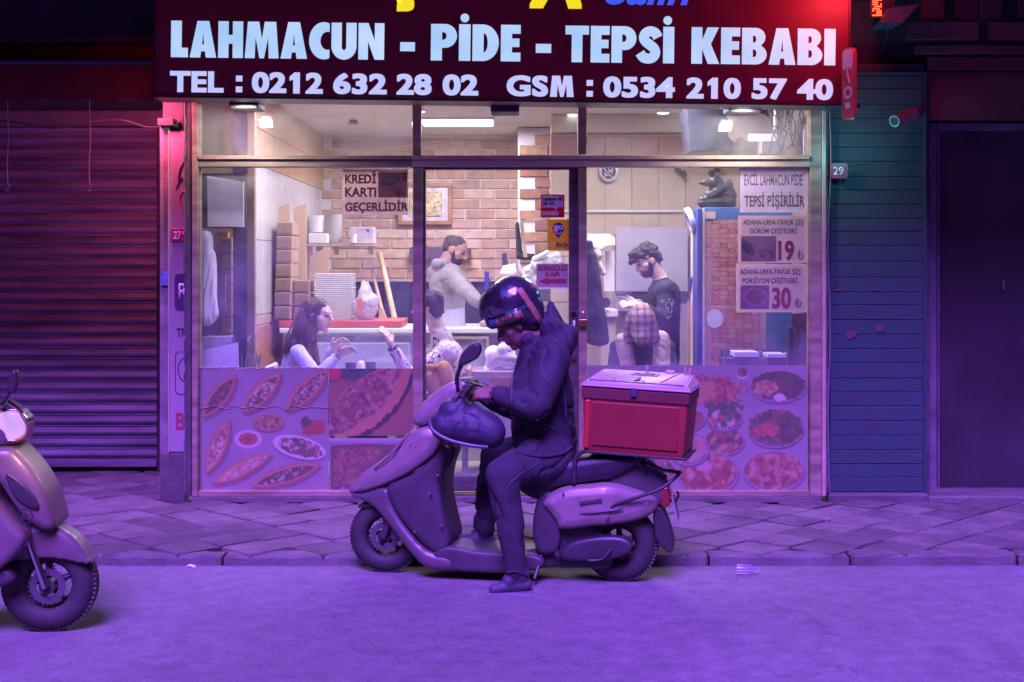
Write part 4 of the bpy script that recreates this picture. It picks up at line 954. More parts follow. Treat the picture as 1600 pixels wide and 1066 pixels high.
c2 = Canvas(48, 42, (.42, .29, .26)); c2.leaf(18, 14, 18, 8, R(-12), (.10, .14, .20), 1, .2); m = c2.ell(22, 11, 12, 6, (.16, .22, .28), rough=.4); c2.speck(m, [(.4, .4, .42), (.05, .07, .1)], 20, 1.4, 2); c2.put((cv.xx[:42, :48] > 38) * (cv.xx[:42, :48] < 45) * (cv.yy[:42, :48] < 15) * 1., (.07, .10, .16)); c2.leaf(30, 31, 13, 5, R(15), (.22, .20, .24), 3); c2.ell(32, 37, 2, 5, (.1, .06, .08))
c2.a = np.clip(c2.a * np.array([1.7, 1.4, 1.3]), 0, .8)
link('picture', print_mesh('picture', c2, 591, 269, 637, 309, 9.006, 0, .001), vpic, o)
# stickers on the door
o = link('sticker', flat(rrect(845, 304, 882, 340, 2), 8.998), M('sticker_red', (.60, .03, .07), .4, var=.05, trans=.5), None, label='square red and white sticker on the door glass asking for a review', category='sticker')
link('white_bubble', flat(rrect(847, 306, 880, 324, 2), 8.9965), wl, o)
link('bubble_tip', flat([(866, 324), (871, 324), (869, 328)], 8.9965), wl, o)
tx('review', 848.5, 308, 869, 314, 8.995, dl, o, .02); tx('us on', 848.5, 315.5, 866, 321, 8.995, dl, o, .02); tx('zomato', 846.5, 329, 873, 336.5, 8.9965, wl, o, .02, .2)
link('heart', flat([(872.5, 308), (875, 309.5), (877.5, 308), (879, 310), (875, 314.5), (871.5, 310)], 8.995), MATS['sticker_red'], o)
o = link('sticker', flat(rrect(856, 343, 889, 392, 1.5), 8.998), M('sticker_yellow', (.75, .50, .05), .4, var=.05, trans=.65), None, label='yellow sticker with a dark smiling map pin, below the red sticker on the door', category='sticker')
pin = [(872.5 + 9 * math.sin(a) * 1.0, 357 - 9 * math.cos(a)) for a in np.linspace(-2.3, 2.3, 20)] + [(872.5, 373)]
link('pin_mark', flat(pin, 8.9965), M('navy_print', (.03, .03, .13), .5), o); tx('go', 865, 352, 880, 362, 8.995, wl, o, .03)
link('smile_mark', tube(bmesh.new(), curve([P(868, 362.5, 8.995), P(873, 365.5, 8.995), P(878, 362, 8.995)]), .0035, 6), wl, o)
tx('fody', 869, 378, 888, 389, 8.9965, dl, o, .03); tx('go', 860, 378, 868, 387.5, 8.9965, M('tan_print', (.72, .52, .2), .5), o, .02)
o = link('sticker', flat(rrect(838, 412, 888, 449, 1), 8.998), M('mauve_paper', (.52, .42, .46), .5, var=.06, trans=.5), None, label='mauve sticker with a red arrow pointing left, on the door glass', category='sticker')
tx('SÜRGÜLÜ', 841, 414, 885, 423, 8.9965, rl, o, .045); tx('KAPI', 852, 425, 874, 432, 8.9965, rl, o, .045)
link('arrow_mark', flat([(842, 439.5), (857, 433), (857, 436), (885, 436), (885, 443), (857, 443), (857, 446)], 8.9965), rl, o)
link('sticker_edge', flat([(837, 449.3), (889, 449.3), (889, 451), (837, 451)], 8.998), white_p, o)

# ================================================================== INSIDE THE SHOP
card = M('cardboard', (.40, .27, .17), .8, var=.15, scale=5, bump=.2); card_d = M('cardboard_flap', (.22, .14, .09), .8, var=.15, scale=5)
white_pl = M('white_plastic', (.72, .72, .76), .35, var=.04)
counter = root('service_counter', P(610, 516, 10.5), 'long white service counter with a glazed lit display front', 'counter')
link('counter_top', pbox(436, 513, 786, 521, 10.45, 11.3, .006), white_pl, counter)
link('counter_body', pbox(442, 521.5, 780, 760, 10.55, 11.2), M('counter_body_grey', (.42, .42, .46), .4, metal=.3, var=.1), counter)
link('display_tray', pbox(446, 536, 640, 600, 10.44, 10.54, .01), emat('lit_display_case', (.66, .58, 1.0), .14, c2=(.5, .42, .8), scale=5), counter)  # tray surface itself emits to show the case lit from within
link('display_glass', pbox(442, 523, 650, 600, 10.40, 10.406), glass, counter)
link('display_rail', pbox(442, 521.5, 650, 525, 10.38, 10.42), steel, counter)
link('glazed_door', pbox(700, 528, 762, 640, 10.47, 10.53, .004), M('case_door', (.34, .36, .44), .25, var=.3, scale=5), counter)
for a, b, c, d_ in ((700, 526, 764, 530), (760, 530.4, 764, 640), (700, 530.4, 703, 640)): link('door_trim', pbox(a, b, c, d_, 10.44, 10.468), alu_l, counter)
link('counter_end', pbox(781, 513, 790, 760, 10.46, 11.25, .004), M('end_panel', (.25, .2, .25), .5), counter)
o = link('red_board', pbox(436, 501, 628, 511.5, 10.5, 11.1, .006), M('red_laminate', (.50, .09, .10), .45, var=.15), None, label='long red board lying on the white counter under the foam trays', category='board')
# foam trays
tm = None; bmx = bmesh.new()
prof = [(-.145, .012), (-.135, 0), (.135, 0), (.145, .012)]
box(bmx, -.135, .135, -.11, .11, 0, .006, .002); box(bmx, -.148, .148, -.122, .122, .0065, .0125, .003)
tm = bmesh_me = bpy.data.meshes.new('foam_tray'); bmx.to_mesh(tm); bmx.free(); tm.materials.append(M('white_foam', (.74, .73, .76), .6, var=.03))
base = P(524, 500, 10.75)
for k in range(24):
    o = bpy.data.objects.new('foam_tray', tm); col.objects.link(o); o.matrix_basis = Matrix.Translation((base.x + random.uniform(-.004, .004), base.y, base.z + .002 + k * .0152)) @ Matrix.Rotation(random.uniform(-.02, .02), 4, 'Z')
    props(o, 'white foam tray, %s from the bottom of the tall stack beside the plastic bag' % (['', 'second', 'third', 'fourth', 'fifth', 'sixth', 'seventh', 'eighth', 'ninth', 'tenth', 'eleventh', 'twelfth', 'thirteenth', 'fourteenth', 'fifteenth', 'sixteenth', 'seventeenth', 'eighteenth', 'nineteenth', 'twentieth', 'twenty-first', 'twenty-second', 'twenty-third', ''][k]) if 0 < k < 23 else ('topmost white foam tray of the tall stack' if k else 'lowest white foam tray of the stack, on the red board'), 'tray', 'stacked white foam trays')
# plastic bag
c = P(571, 500, 10.65)
prm = [('e', c + Vector((0, 0, .09)), (.10, .07, .11), Matrix.Identity(4), 0), ('c', c + Vector((.01, 0, .15)), .094, c + Vector((-.005, 0, .21)), .055, 0), ('c', c + Vector((-.03, 0, .22)), .022, c + Vector((-.012, 0, .30)), .012, 0), ('c', c + Vector((.03, 0, .22)), .022, c + Vector((.015, 0, .295)), .012, 0)]
bg_m = M('thin_white_plastic', (.66, .66, .72), .4, var=.1, scale=8, trans=.4)
me = blob(prm, voxel=.007, smooth=2); me.materials.append(bg_m); folds(me, .010, 16, seed=3); o = link('carrier_bag', me, None, smooth=True, label='tied white carrier bag standing on the red board beside the foam trays', category='bag')
link('bag_print', flat([(556, 468), (566, 466), (567, 492), (560, 494)], 10.55, .002), M('bag_print_red', (.55, .16, .14), .6), o)
# stacks of folded cardboard boxes
bxm = bmesh.new(); box(bxm, -.062, .062, -.06, .06, 0, .093, .004); cbm = bpy.data.meshes.new('pide_box'); bxm.to_mesh(cbm); bxm.free(); cbm.materials.append(card)
def cbox(px, py, Y, w_, h_, lab):
    c = P(px, py, Y); r_ = root('cardboard_box', c, lab, 'box', 'stacked cardboard pide boxes')
    lean = random.uniform(-.004, .004)
    link('carton', B(c.x - w_ / 2, c.x + w_ / 2, Y, Y + .34, c.z, c.z + h_ * .94, .004), card, r_)
    link('tuck_flap', B(c.x - w_ / 2 + .008 + lean, c.x + w_ / 2 - .006, Y - .008, Y - .001, c.z + h_ * .12, c.z + h_ * .9, .002), card_d, r_)
    link('thumb_notch', lathe(bmesh.new(), [(.018, -.0005), (.0205, -.0005), (.0205, .0015), (.018, .0015)], Matrix.Translation((c.x, Y - .009, c.z + h_ * .5)) @ Matrix.Rotation(R(90), 4, 'X'), 16, True), M('notch_line', (.16, .10, .07), .8), r_)
ords = ['lowest', 'second', 'third', 'fourth', 'fifth', 'sixth', 'topmost']
for k in range(7): cbox(441 + k * .7, 499 - k * 22.0, 10.52, .122, .105, '%s cardboard pide box of the tall left stack' % ords[k] if k in (0, 6) else '%s cardboard pide box from the bottom of the tall left stack' % ords[k])
for k in range(3): cbox(471, 499 - k * 21, 10.6, .122, .10, '%s cardboard pide box of the short stack behind the seated woman' % ['lowest', 'middle', 'topmost'][k])
for i, (pts, Y, lb) in enumerate((([(433, 500), (430, 326), (452, 317), (455, 500)], 10.9, 'tall leaning sheet of flat cardboard behind the left box stack'), ([(458, 500), (459, 325), (478, 318), (480, 500)], 10.96, 'pale cardboard sheet standing between the two box stacks'), ([(482, 470), (484, 400), (513, 385), (513, 440), (500, 470)], 11.3, 'short folded cardboard sheet leaning behind the foam trays'))):
    link('cardboard_sheet', prism([(X_(a, Y), Z_(b, Y)) for a, b in pts], Y, Y + .02, .002), M('flat_cardboard', (.48, .34, .22), .8, var=.12, scale=4), None, label=lb, category='cardboard')
# shelf with boxes
shf = root('wall_shelf', P(540, 383, 12.4), 'white wall shelf under the credit card notice carrying tubs and a box', 'shelf')
link('shelf_board', pbox(480, 381, 587, 385, 12.2, 12.7), alu_l, shf)
for a in (494, 520, 575): link('shelf_bracket', pbox(a, 385.5, a + 3, 398, 12.3, 12.6), alu_l, shf)
def thing(name, bm, m, label, cat, **k): return link(name, bm, m, None, label=label, category=cat, **k)
thing('plastic_tub', cyl(bmesh.new(), P(497, 350, 12.42), (0, 0, 1), .065, .15, 24, .07), white_pl, 'clear white tub of lids at the left end of the shelf', 'tub', smooth=True, auto=40)
thing('plastic_tub', cyl(bmesh.new(), P(522, 357, 12.42), (0, 0, 1), .07, .25, 24, .075), M('milky_plastic', (.50, .47, .46), .4, trans=.3), 'tall milky plastic tub in the middle of the shelf', 'tub', smooth=True, auto=40)
thing('tray_pile', pbox(482, 365, 512, 380.5, 12.25, 12.5, .006), white_pl, 'low white tray pile at the left end of the shelf', 'tray')
o = thing('glove_box', pbox(547, 355, 584, 380.5, 12.25, 12.5, .003), M('printed_carton', (.55, .46, .52), .5, var=.2, scale=14), 'white and pink printed carton at the right end of the shelf', 'box')
link('carton_logo', flat([(570, 358), (578, 358), (576, 364)], 12.249), M('logo_blue', (.06, .1, .4), .5), o)
thing('glass_jar', cyl(bmesh.new(), P(552, 373, 12.2), (0, 0, 1), .03, .08, 16), M('jar_glass', (.6, .62, .68), .2), 'small pale jar in front of the printed carton', 'jar', smooth=True, auto=40)
# wooden peels
for (a, b, c, d_, r_, lb) in ((582, 424, 600, 498, .016, 'thin wooden peel handle leaning left of the thicker one'), (594, 397, 617, 500, .024, 'thick wooden peel handle leaning on the oven')):
    link('peel_handle', tube(bmesh.new(), [P(a, b, 12.9), P(c, d_, 11.0)], r_, 12), wood, None, smooth=True, auto=50, label=lb, category='peel')
thing('wood_block', prism([(X_(a, 10.9), Z_(b, 10.9)) for a, b in ((592, 500), (592, 484), (597, 481), (604, 500))], 10.9, 11.0), wood, 'small wooden wedge beside the peel handles', 'block')
# framed picture
YB_ = 13.38
o = root('picture_frame', P(670, 350, YB_), 'framed metallic calligraphy picture on the brick wall', 'picture')
def ring_frame(x0, y0, x1, y1, t, Y0, Y1, m, par, nm='frame_side'):
    for a, b, c, d_ in ((x0, y0, x1, y0 + t), (x0, y1 - t, x1, y1), (x0, y0 + t, x0 + t, y1 - t), (x1 - t, y0 + t, x1, y1 - t)): link(nm, pbox(a, b, c, d_, Y0, Y1, .003), m, par)
ring_frame(622, 286, 706, 351, 6, 13.36, 13.41, M('frame_bronze', (.34, .17, .08), .4, var=.25), o)
link('mat_board', pbox(628, 292, 700, 345, 13.385, 13.41), M('mat_silver', (.55, .52, .55), .4, var=.2, scale=20), o)
link('relief', pbox(640, 300, 690, 338, 13.37, 13.384, .004), M('relief_gold', (.45, .36, .22), .35, metal=.4, var=.5, scale=30, bump=.8, bscale=60), o)
# dark utensils strip on the wall, phone, tv
thing('utensil_strip', prism([(X_(a, 13.3), Z_(b, 13.3)) for a, b in ((640, 388), (646, 385), (700, 386), (735, 388), (736, 406), (700, 408), (640, 406))], 13.3, 13.4, .01), M('dark_wall_strip', (.10, .06, .09), .6, var=.5, scale=20), 'dark strip on the brick wall behind the standing baker', 'wall strip')
o = root('cordless_phone', P(795, 425, 12.5), 'white cordless phone standing in its base by the brick flue', 'telephone')
link('phone_base', prism([(X_(a, 12.5), Z_(b, 12.5)) for a, b in ((781, 428), (786, 415), (806, 412), (808, 424), (800, 429))], 12.45, 12.6, .006), white_pl, o)
link('handset', prism([(X_(a, 12.5), Z_(b, 12.5)) for a, b in ((785, 416), (784, 397), (791, 394), (794, 416))], 12.46, 12.5, .004), blackp, o)
thing('phone_shelf', pbox(778, 428, 815, 434, 12.4, 12.61), alu_l, 'small metal shelf carrying the cordless phone', 'shelf')
# hood, stainless range, papers right of the rider's helmet
o = root('steel_range', P(850, 500, 11.9), 'stainless steel range seen through the sliding door above the rider', 'range')
link('upper_panel', pbox(806, 450, 902, 470, 11.9, 12.4, .01), steel, o); link('roll_front', tube(bmesh.new(), [P(806, 480, 11.85), P(902, 480, 11.85)], .05, 20), steel, o, smooth=True, auto=60)
link('lower_panel', pbox(806, 490, 902, 640, 11.9, 12.4, .01), steel, o)
link('hood_glass', prism([(X_(a, 11.8), Z_(b, 11.8)) for a, b in ((812, 347), (816, 344), (889, 336), (889, 340), (818, 348), (824, 402), (818, 402))], 11.8, 11.83), alu_l, o)
me = blob([('c', P(822, 436, 11.6), .05, P(850, 405, 11.5), .03, 0), ('c', P(838, 412, 11.5), .06, P(870, 404, 11.6), .05, 0), ('e', P(835, 430, 11.6), (.11, .06, .09), Matrix.Identity(4), 0)], voxel=.009, smooth=1); me.materials.append(white_pl); folds(me, .03, 12, seed=8)
link('crumpled_bag', me, None, smooth=True, label='crumpled pale paper bag on the steel range', category='bag')
thing('paper_roll', tube(bmesh.new(), [P(833, 406, 11.45), P(860, 392, 11.4)], .018, 12), white_pl, 'thin rolled paper sticking out of the crumpled bag', 'paper')
me = blob([('c', P(808, 350, 12.0), .02, P(812, 400, 12.0), .03, 0), ('c', P(812, 400, 12), .035, P(832, 402, 12), .03, 0)], voxel=.01, smooth=1); me.materials.append(rubber)
link('hanging_straps', me, None, label='dark straps hanging on the corner of the brick flue', category='strap')
# white cloth bundle and boxes behind the rider's front
me = blob([('e', P(785, 560, 9.9), (.13, .1, .09), Matrix.Rotation(R(20), 4, 'Y'), 0), ('c', P(770, 580, 9.9), .06, P(800, 535, 9.9), .05, 0), ('c', P(760, 575, 9.9), .03, P(790, 545, 9.85), .06, 0)], voxel=.01, smooth=1); me.materials.append(M('white_cloth', (.66, .64, .68), .8)); folds(me, .03, 9, seed=5)
link('cloth_bundle', me, None, smooth=True, label='crumpled white cloth on a crate just left of the rider', category='cloth')
cr = root('steel_crate', P(760, 640, 9.8), 'small steel cabinet under the crumpled cloth', 'cabinet')
link('cabinet_body', pbox(716, 580, 812, 700, 9.75, 10.2, .006), M('cabinet_pink_grey', (.32, .25, .28), .4, metal=.2), cr); link('cabinet_door', pbox(722, 588, 764, 690, 9.735, 9.749), M('cabinet_door_grey', (.25, .25, .32), .3), cr); link('brown_crate_lid', pbox(766, 590, 812, 604, 9.73, 9.75), M('crate_red_brown', (.26, .10, .08), .6), cr)
# round calligraphy plaque, extractor discs
o = root('round_plaque', P(951, 268, 11.5), 'round dark plaque with pale calligraphy high on the beige tiles', 'plaque')
T = Matrix.Translation(P(951, 268, 11.54)) @ Matrix.Rotation(R(90), 4, 'X') @ Matrix.Diagonal((1, 1.08, 1, 1))
link('plaque_rim', lathe(bmesh.new(), [(.062, -.01), (.078, -.01), (.08, .01), (.06, .012)], T, closed=True), M('rim_silver', (.55, .52, .5), .3, metal=.4), o)
link('plaque_disc', lathe(bmesh.new(), [(0, .008), (.0615, .008), (.0615, 0), (0, 0)], T), M('disc_dark', (.04, .06, .08), .4), o)
b = bmesh.new()
for pts in ([(943, 262), (950, 270), (957, 264), (955, 272)], [(945, 276), (951, 273), (958, 278)], [(950, 258), (952, 268)], [(944, 270), (948, 274)]): tube(b, curve([P(x, y, 11.525) for x, y in pts]), .005, 6)
link('calligraphy', b, wl, o)
for i, (px, py) in enumerate(((1059, 264), (1068, 272), (1121, 264), (1112, 271))):
    thing('vent_disc', lathe(bmesh.new(), [(0, .03), (.012, .03), (.016, .012), (.026, .012), (.027, .02), (.03, .0), (0, 0)], Matrix.Translation(P(px, py, 11.5)) @ Matrix.Rotation(R(90), 4, 'X'), 24), M('vent_grey', (.13, .13, .18), .4), ['upper left', 'lower left', 'upper right', 'lower right'][i] + ' of four small round dark vents above the fridge', 'vent', group='small round vents')
# grey panel with dark band
o = root('steel_wall_panel', P(1010, 460, 11.4), 'plain grey steel wall panel behind the man reading his phone', 'wall panel')
link('upper_sheet', pbox(963, 355, 1075, 456, 11.45, 11.5, .004), M('grey_sheet', (.46, .44, .52), .4, var=.06, scale=2), o)
link('dark_band', pbox(963, 460, 1075, 473, 11.44, 11.5), M('band_navy', (.06, .06, .12), .4), o)
link('lower_sheet', pbox(963, 474, 1075, 690, 11.45, 11.5), M('lower_grey_sheet', (.30, .26, .34), .45, var=.08), o)
thing('switch_box', pbox(962, 463, 984, 487, 11.3, 11.43, .004), M('switch_grey', (.32, .3, .33), .4), 'small grey switch box at the left of the steel panel', 'switch box')
o = root('wash_corner', P(940, 420, 11.0), 'white hand dryer and towel shelf beside the steel panel', 'sink')
link('towel_case', prism([(X_(a, 11.0), Z_(b, 11)) for a, b in ((917, 366), (950, 366), (960, 372), (960, 384), (945, 386), (940, 390), (917, 392))], 10.9, 11.1, .008), white_pl, o)
link('wall_strip', pbox(945, 392, 960, 455, 11.2, 11.3), white_pl, o); link('hand_basin', pbox(935, 484, 966, 496, 10.9, 11.3, .01), white_pl, o); link('tap_knob', cyl(bmesh.new(), P(946, 473, 10.85), (0, 1, 0), .04, .05), blackp, o)
link('basin_stand', pbox(940, 497, 962, 640, 10.95, 11.25), M('basin_stand_tan', (.40, .32, .3), .5), o)
# hanging jacket
me = blob([('c', P(921, 400, 9.6), .05, P(931, 520, 9.6), .09, 0), ('c', P(918, 430, 9.6), .06, P(940, 530, 9.6), .055, 0), ('c', P(921, 380, 9.6), .03, P(920, 420, 9.6), .05, 0)], voxel=.009, smooth=3); me.materials.append(M('navy_coat', (.025, .03, .065), .8, var=.4)); folds(me, .012, 9, seed=2, stretch=(1.5, 1, .4))
link('hanging_coat', me, None, smooth=True, label='dark navy coat hanging just inside the right window beside the door post', category='coat')
me = blob([('c', P(921, 395, 9.75), .05, P(940, 425, 9.75), .03, 0), ('c', P(918, 380, 9.75), .03, P(930, 400, 9.75), .05, 0)], voxel=.009, smooth=2); me.materials.append(M('pale_beige_cloth', (.5, .42, .38), .8)); folds(me, .01, 14, seed=4)
link('hanging_scarf', me, None, smooth=True, label='pale beige scarf hanging above the navy coat', category='scarf')
# fridge with rows of stickers
fz = root('drinks_fridge', P(1160, 600, 9.75), 'tall blue-sided fridge covered in rows of small red stickers', 'fridge')
link('fridge_side', pbox(1090, 326, 1097, 720, 9.72, 9.98, .004), M('fridge_navy', (.03, .05, .30), .3), fz)
link('fridge_front', pbox(1097.5, 324, 1238, 720, 9.75, 10.15, .006), M('fridge_blue', (.05, .16, .42), .35, var=.1), fz)
link('corner_guard', pbox(1097.5, 326, 1101, 720, 9.735, 9.749), white_p, fz)
sk = [M('price_sticker', (.50, .12, .10), .45, var=.35, scale=40), M('price_sticker_pale', (.60, .26, .22), .45, var=.3, scale=40)]
def stk(m):
    bm = B(-.0285, .0285, -.0012, 0, -.0150, .0150); me = bpy.data.meshes.new('sticker'); bm.to_mesh(me); bm.free(); me.materials.append(m); return me
sms = [stk(m) for m in sk]; cnt = 0; nbm = bmesh.new()
link('sticker_sheet', pbox(1099, 346, 1197, 575, 9.7485, 9.7498), M('sheet_pink', (.52, .30, .32), .5, var=.1), fz)
py = 347
while py < 575:
    for i in range(11):
        px = 1105 + i * 12.7
        if i == 0 and (py < 362 or (405 < py)): continue
        if px > 1158 and py < 480: continue
        if px > 1190: continue
        W = Matrix.Translation(P(px, py, 9.748) + Vector((random.uniform(-.001, .001), 0, random.uniform(-.001, .001)))) @ Matrix.Rotation(random.uniform(-.03, .03), 4, 'Y')
        if cnt < 290: piece('sticker', random.choice(sms), W, fz)
        for dz in (-.007, .004): box(nbm, -.022 + random.uniform(0, .008), .018, -.0022, -.0014, dz, dz + .0035, 0, W)
        cnt += 1
    py += 7.4
o = link('sticker_print', nbm, M('sticker_print_white', (.66, .52, .50), .5), fz); o['kind'] = 'stuff'
link('paper_note', pbox(1102, 331, 1118, 342, 9.74, 9.747), M('note_cream', (.6, .5, .4), .6), fz)
link('painted_glare', flat([(1104 + 13 * (1 + math.cos(a)), 498 + 15 * math.sin(a)) for a in np.linspace(0, 6.28, 20)[:-1]], 9.735), white_pl, fz)  # white oval painted in for glare on the sticker rows
me = blob([('c', P(1098, 316, 9.8), .045, P(1140, 316, 9.8), .05, 0), ('c', P(1110, 305, 9.8), .05, P(1135, 290, 9.8), .05, 0), ('c', P(1092, 286, 9.75), .012, P(1120, 285, 9.8), .045, 0), ('c', P(1120, 285, 9.8), .045, P(1142, 305, 9.8), .045, 0)], voxel=.008, smooth=2); me.materials.append(M('black_bin_bag', (.018, .02, .035), .4, var=.4)); folds(me, .008, 14, seed=6, stretch=(1, 1, 2))
link('black_bag', me, None, smooth=True, label='shiny black plastic bag slumped on top of the blue fridge', category='bag')
thing('wall_light_ring', lathe(bmesh.new(), [(.07, -.02), (.10, -.02), (.10, .02), (.07, .02)], Matrix.Translation(P(1079, 345, 9.9)) @ Matrix.Rotation(R(70), 4, 'Y') @ Matrix.Diagonal((1, 1, 1, 1)), closed=True), M('lamp_white', (.6, .65, .8), .3), 'pale round lamp on the left side of the fridge', 'lamp')
thing('blue_hoop', lathe(bmesh.new(), [(.21, -.01), (.225, -.01), (.225, .01), (.21, .01)], Matrix.Translation(P(1090, 478, 10.2)) @ Matrix.Rotation(R(78), 4, 'Y'), 40, closed=True), M('hoop_blue', (.05, .08, .55), .3), 'blue round hoop hanging at the left side of the fridge', 'hoop')
thing('orange_screen', pbox(1075, 470, 1089, 640, 10.6, 10.65), M('orange_panel', (.46, .2, .12), .5), 'narrow orange-brown panel left of the fridge', 'panel')
thing('white_pillar', pbox(1082, 360, 1090, 640, 10.3, 10.4), white_p, 'narrow white pillar between the orange panel and the fridge', 'pillar')
# far right inside
thing('grid_screen', pbox(1196, 490, 1262, 600, 10.0, 10.05), M('peach_grid', (.46, .26, .22), .6, var=.4, scale=30), 'peach coloured grid screen seen through the right window', 'screen')
thing('dark_stand', pbox(1232, 512, 1241, 572, 9.5, 9.6, .004), M('navy_stand', (.03, .03, .08), .5), 'slim dark stand near the right frame of the window', 'stand')
thing('dark_column', pbox(1198, 492, 1214, 600, 9.9, 9.98), M('brown_column', (.10, .06, .12), .5), 'dark narrow column beside the sticker covered fridge', 'column')
tr = root('cutlery_caddy', P(1180, 575, 9.35), 'dark shelf unit with pale papers and glasses behind the right food board', 'shelf')
link('shelf_back', pbox(1126, 546, 1212, 568, 9.5, 9.52), M('smoked_rack', (.05, .035, .07), .4, var=.3), tr); link('lower_shelf', pbox(1130, 560, 1232, 574, 9.3, 9.48, .004), MATS['smoked_rack'], tr)
for a, b, c, d_ in ((1148, 550, 1186, 558), (1200, 553, 1228, 559)): link('paper_pile', pbox(a, b, c, d_, 9.28, 9.49, .002), white_pl, tr)
for a in (1131, 1188, 1228): link('rack_post', pbox(a, 545, a + 3, 578, 9.27, 9.3), chrome, tr)
thing('water_glass', cyl(bmesh.new(), P(1193, 568, 9.25), (0, 0, 1), .03, .08, 20), glass_mat('tumbler', (.8, .8, .9), .3), 'short water glass in front of the dark shelf unit', 'glass')
# upper right: duct, fan housing, cables and lamp behind the transom glass
ho = root('extractor_duct', P(1150, 200, 9.7), 'dark extractor housing and steel duct behind the upper right pane', 'duct')
navy = M('navy_sheet_metal', (.025, .03, .055), .4, metal=.4, var=.5, scale=5)
link('housing', prism([(X_(a, 9.8), Z_(b, 9.8)) for a, b in ((1071, 168), (1200, 168), (1203, 190), (1150, 200), (1140, 235), (1078, 237), (1076, 205))], 9.8, 10.2, .01), navy, ho)
link('fan_plate', flat(smooth_outline([(1137, 172), (1195, 180), (1200, 206), (1172, 222), (1158, 214), (1146, 222), (1138, 212), (1141, 196)]), 9.78, .02), M('tan_metal', (.34, .28, .24), .4, metal=.3, var=.3), ho)
link('round_duct', tube(bmesh.new(), [P(1214, 165, 9.7), P(1214, 208, 9.7)], .03, 20), steel, ho, smooth=True, auto=60)
link('duct_foot', pbox(1190, 212, 1226, 240, 9.65, 9.9, .004), M('box_tan', (.3, .25, .26), .5), ho)
thing('tube_lamp', pbox(1171, 209, 1214, 220, 9.4, 9.46, .004), emat('lamp_lilac', (.85, .8, 1), .22), 'short lit white tube lamp behind the upper right pane', 'lamp')
b = bmesh.new(); rs = random.Random(4)
for k in range(11):
    x = 1205 + rs.uniform(-5, 42); pts = [P(x + rs.uniform(-4, 4), 164, 9.4)]
    for j in range(5): x += rs.uniform(-10, 10); pts.append(P(min(1256, max(1196, x)), 175 + j * 14 + rs.uniform(-9, 9), 9.4 + rs.uniform(-.1, .1)))
    tube(b, curve(pts, 5), .0045, 5)
o = link('cable_tangle', b, M('black_cable', (.02, .018, .03), .5), None, label='tangle of black cables behind the upper right pane', category='cables')
thing('wall_pipe', pbox(1256, 195, 1262, 242, 9.3, 9.33), white_p, 'short pale pipe at the right end of the upper pane', 'pipe')
thing('ceiling_bump', lathe(bmesh.new(), [(.03, -.05), (.035, 0), (.05, .02), (0, .03)], Matrix.Translation(P(552, 190, 12.0)) @ Matrix.Rotation(R(180), 4, 'X')), M('cctv_dark', (.2, .18, .18), .4), 'small dome camera on the ceiling beyond the upper left pane', 'camera')

# left end: solid panels in place of mirror reflections, board, white coat, metal posts
lc = root('reflection_partition', P(350, 500, 9.5), 'beige board standing in for mirror reflections with dark post behind the left end of the window', 'partition')
link('reflection_board', B(-2.19, X_(392, 9.6), 9.58, 9.61, 0, 2.88), M('reflection_tan', (.44, .33, .22), .6, var=.15, scale=3), lc)
link('dark_post', pbox(364, 160, 385, 620, 9.36, 9.4), M('smoked_post', (.07, .08, .15), .4, metal=.3, var=.3, scale=3), lc)
link('pale_post', pbox(386, 160, 398, 640, 9.34, 9.4, .004), M('tan_aluminium', (.34, .27, .2), .35, metal=.4), lc)
link('mirror_frame', pbox(308, 266, 312, 600, 9.3, 9.34), MATS['tan_aluminium'], lc)
for k in range(6): link('reflected_box', pbox(345, 372 + k * 25, 362, 395 + k * 25, 9.45, 9.57, .004), card_d, lc)  # mirrored boxes, picture and brick are modelled as solid coloured panels
link('reflected_picture', pbox(336, 430, 352, 485, 9.4, 9.44), M('dark_picture', (.13, .10, .14), .5, var=.5, scale=20), lc)
link('reflected_brick', pbox(336, 362, 356, 412, 9.5, 9.57), M('reflected_brick', (.45, .2, .12), .7, var=.3, scale=14), lc)
tv = root('menu_board', P(350, 315, 9.3), 'blank white board in a dark frame at the upper left of the window', 'board')
link('board_frame', pbox(315, 271, 384, 357, 9.28, 9.32, .004), blackp, tv)
link('board_face', prism([(X_(a, 9.27), Z_(b, 9.27)) for a, b in ((324, 275), (381, 284), (381, 355), (325, 354))], 9.262, 9.279), white_pl, tv)
me = blob([('c', P(322, 372, 9.25), .05, P(322, 495, 9.25), .07, 0), ('c', P(326, 400, 9.25), .055, P(330, 490, 9.25), .05, 0)], voxel=.009, smooth=3); me.materials.append(M('white_overall', (.66, .66, .72), .8)); folds(me, .012, 8, seed=12, stretch=(2, 1, .3))
link('white_coat', me, None, smooth=True, label='long white coat hanging below the blank board at the left of the window', category='coat')
o = root('glass_case', P(340, 560, 9.4), 'small white lit glass case at the lower left of the window', 'case')
link('case_box', pbox(314, 526, 362, 620, 9.35, 9.55, .006), M('case_white', (.6, .62, .7), .4), o); link('case_glass', pbox(313, 524, 368, 600, 9.28, 9.286), glass, o)
thing('paper_sheet', prism([(X_(a, 9.15), Z_(b, 9.15)) for a, b in ((316, 548), (372, 535), (374, 588), (352, 593), (338, 586), (314, 588))], 9.15, 9.153), M('sheet_white', (.66, .66, .74), .6), 'bent white paper sheet standing behind the top edge of the pide board', 'paper')
b = bmesh.new(); rs = random.Random(9)
for k in range(9):
    a = 378 + k * 3.6; tube(b, [P(a, 585, 9.22), P(a + rs.uniform(-7, 7), 553 + rs.uniform(-3, 8), 9.22)], rs.uniform(.004, .008), 6)
link('cutlery_pot', cyl(b, P(392, 590, 9.22), (0, 0, 1), .055, .1, 16), steel, None, label='steel pot of knives and forks behind the pide board', category='cutlery')

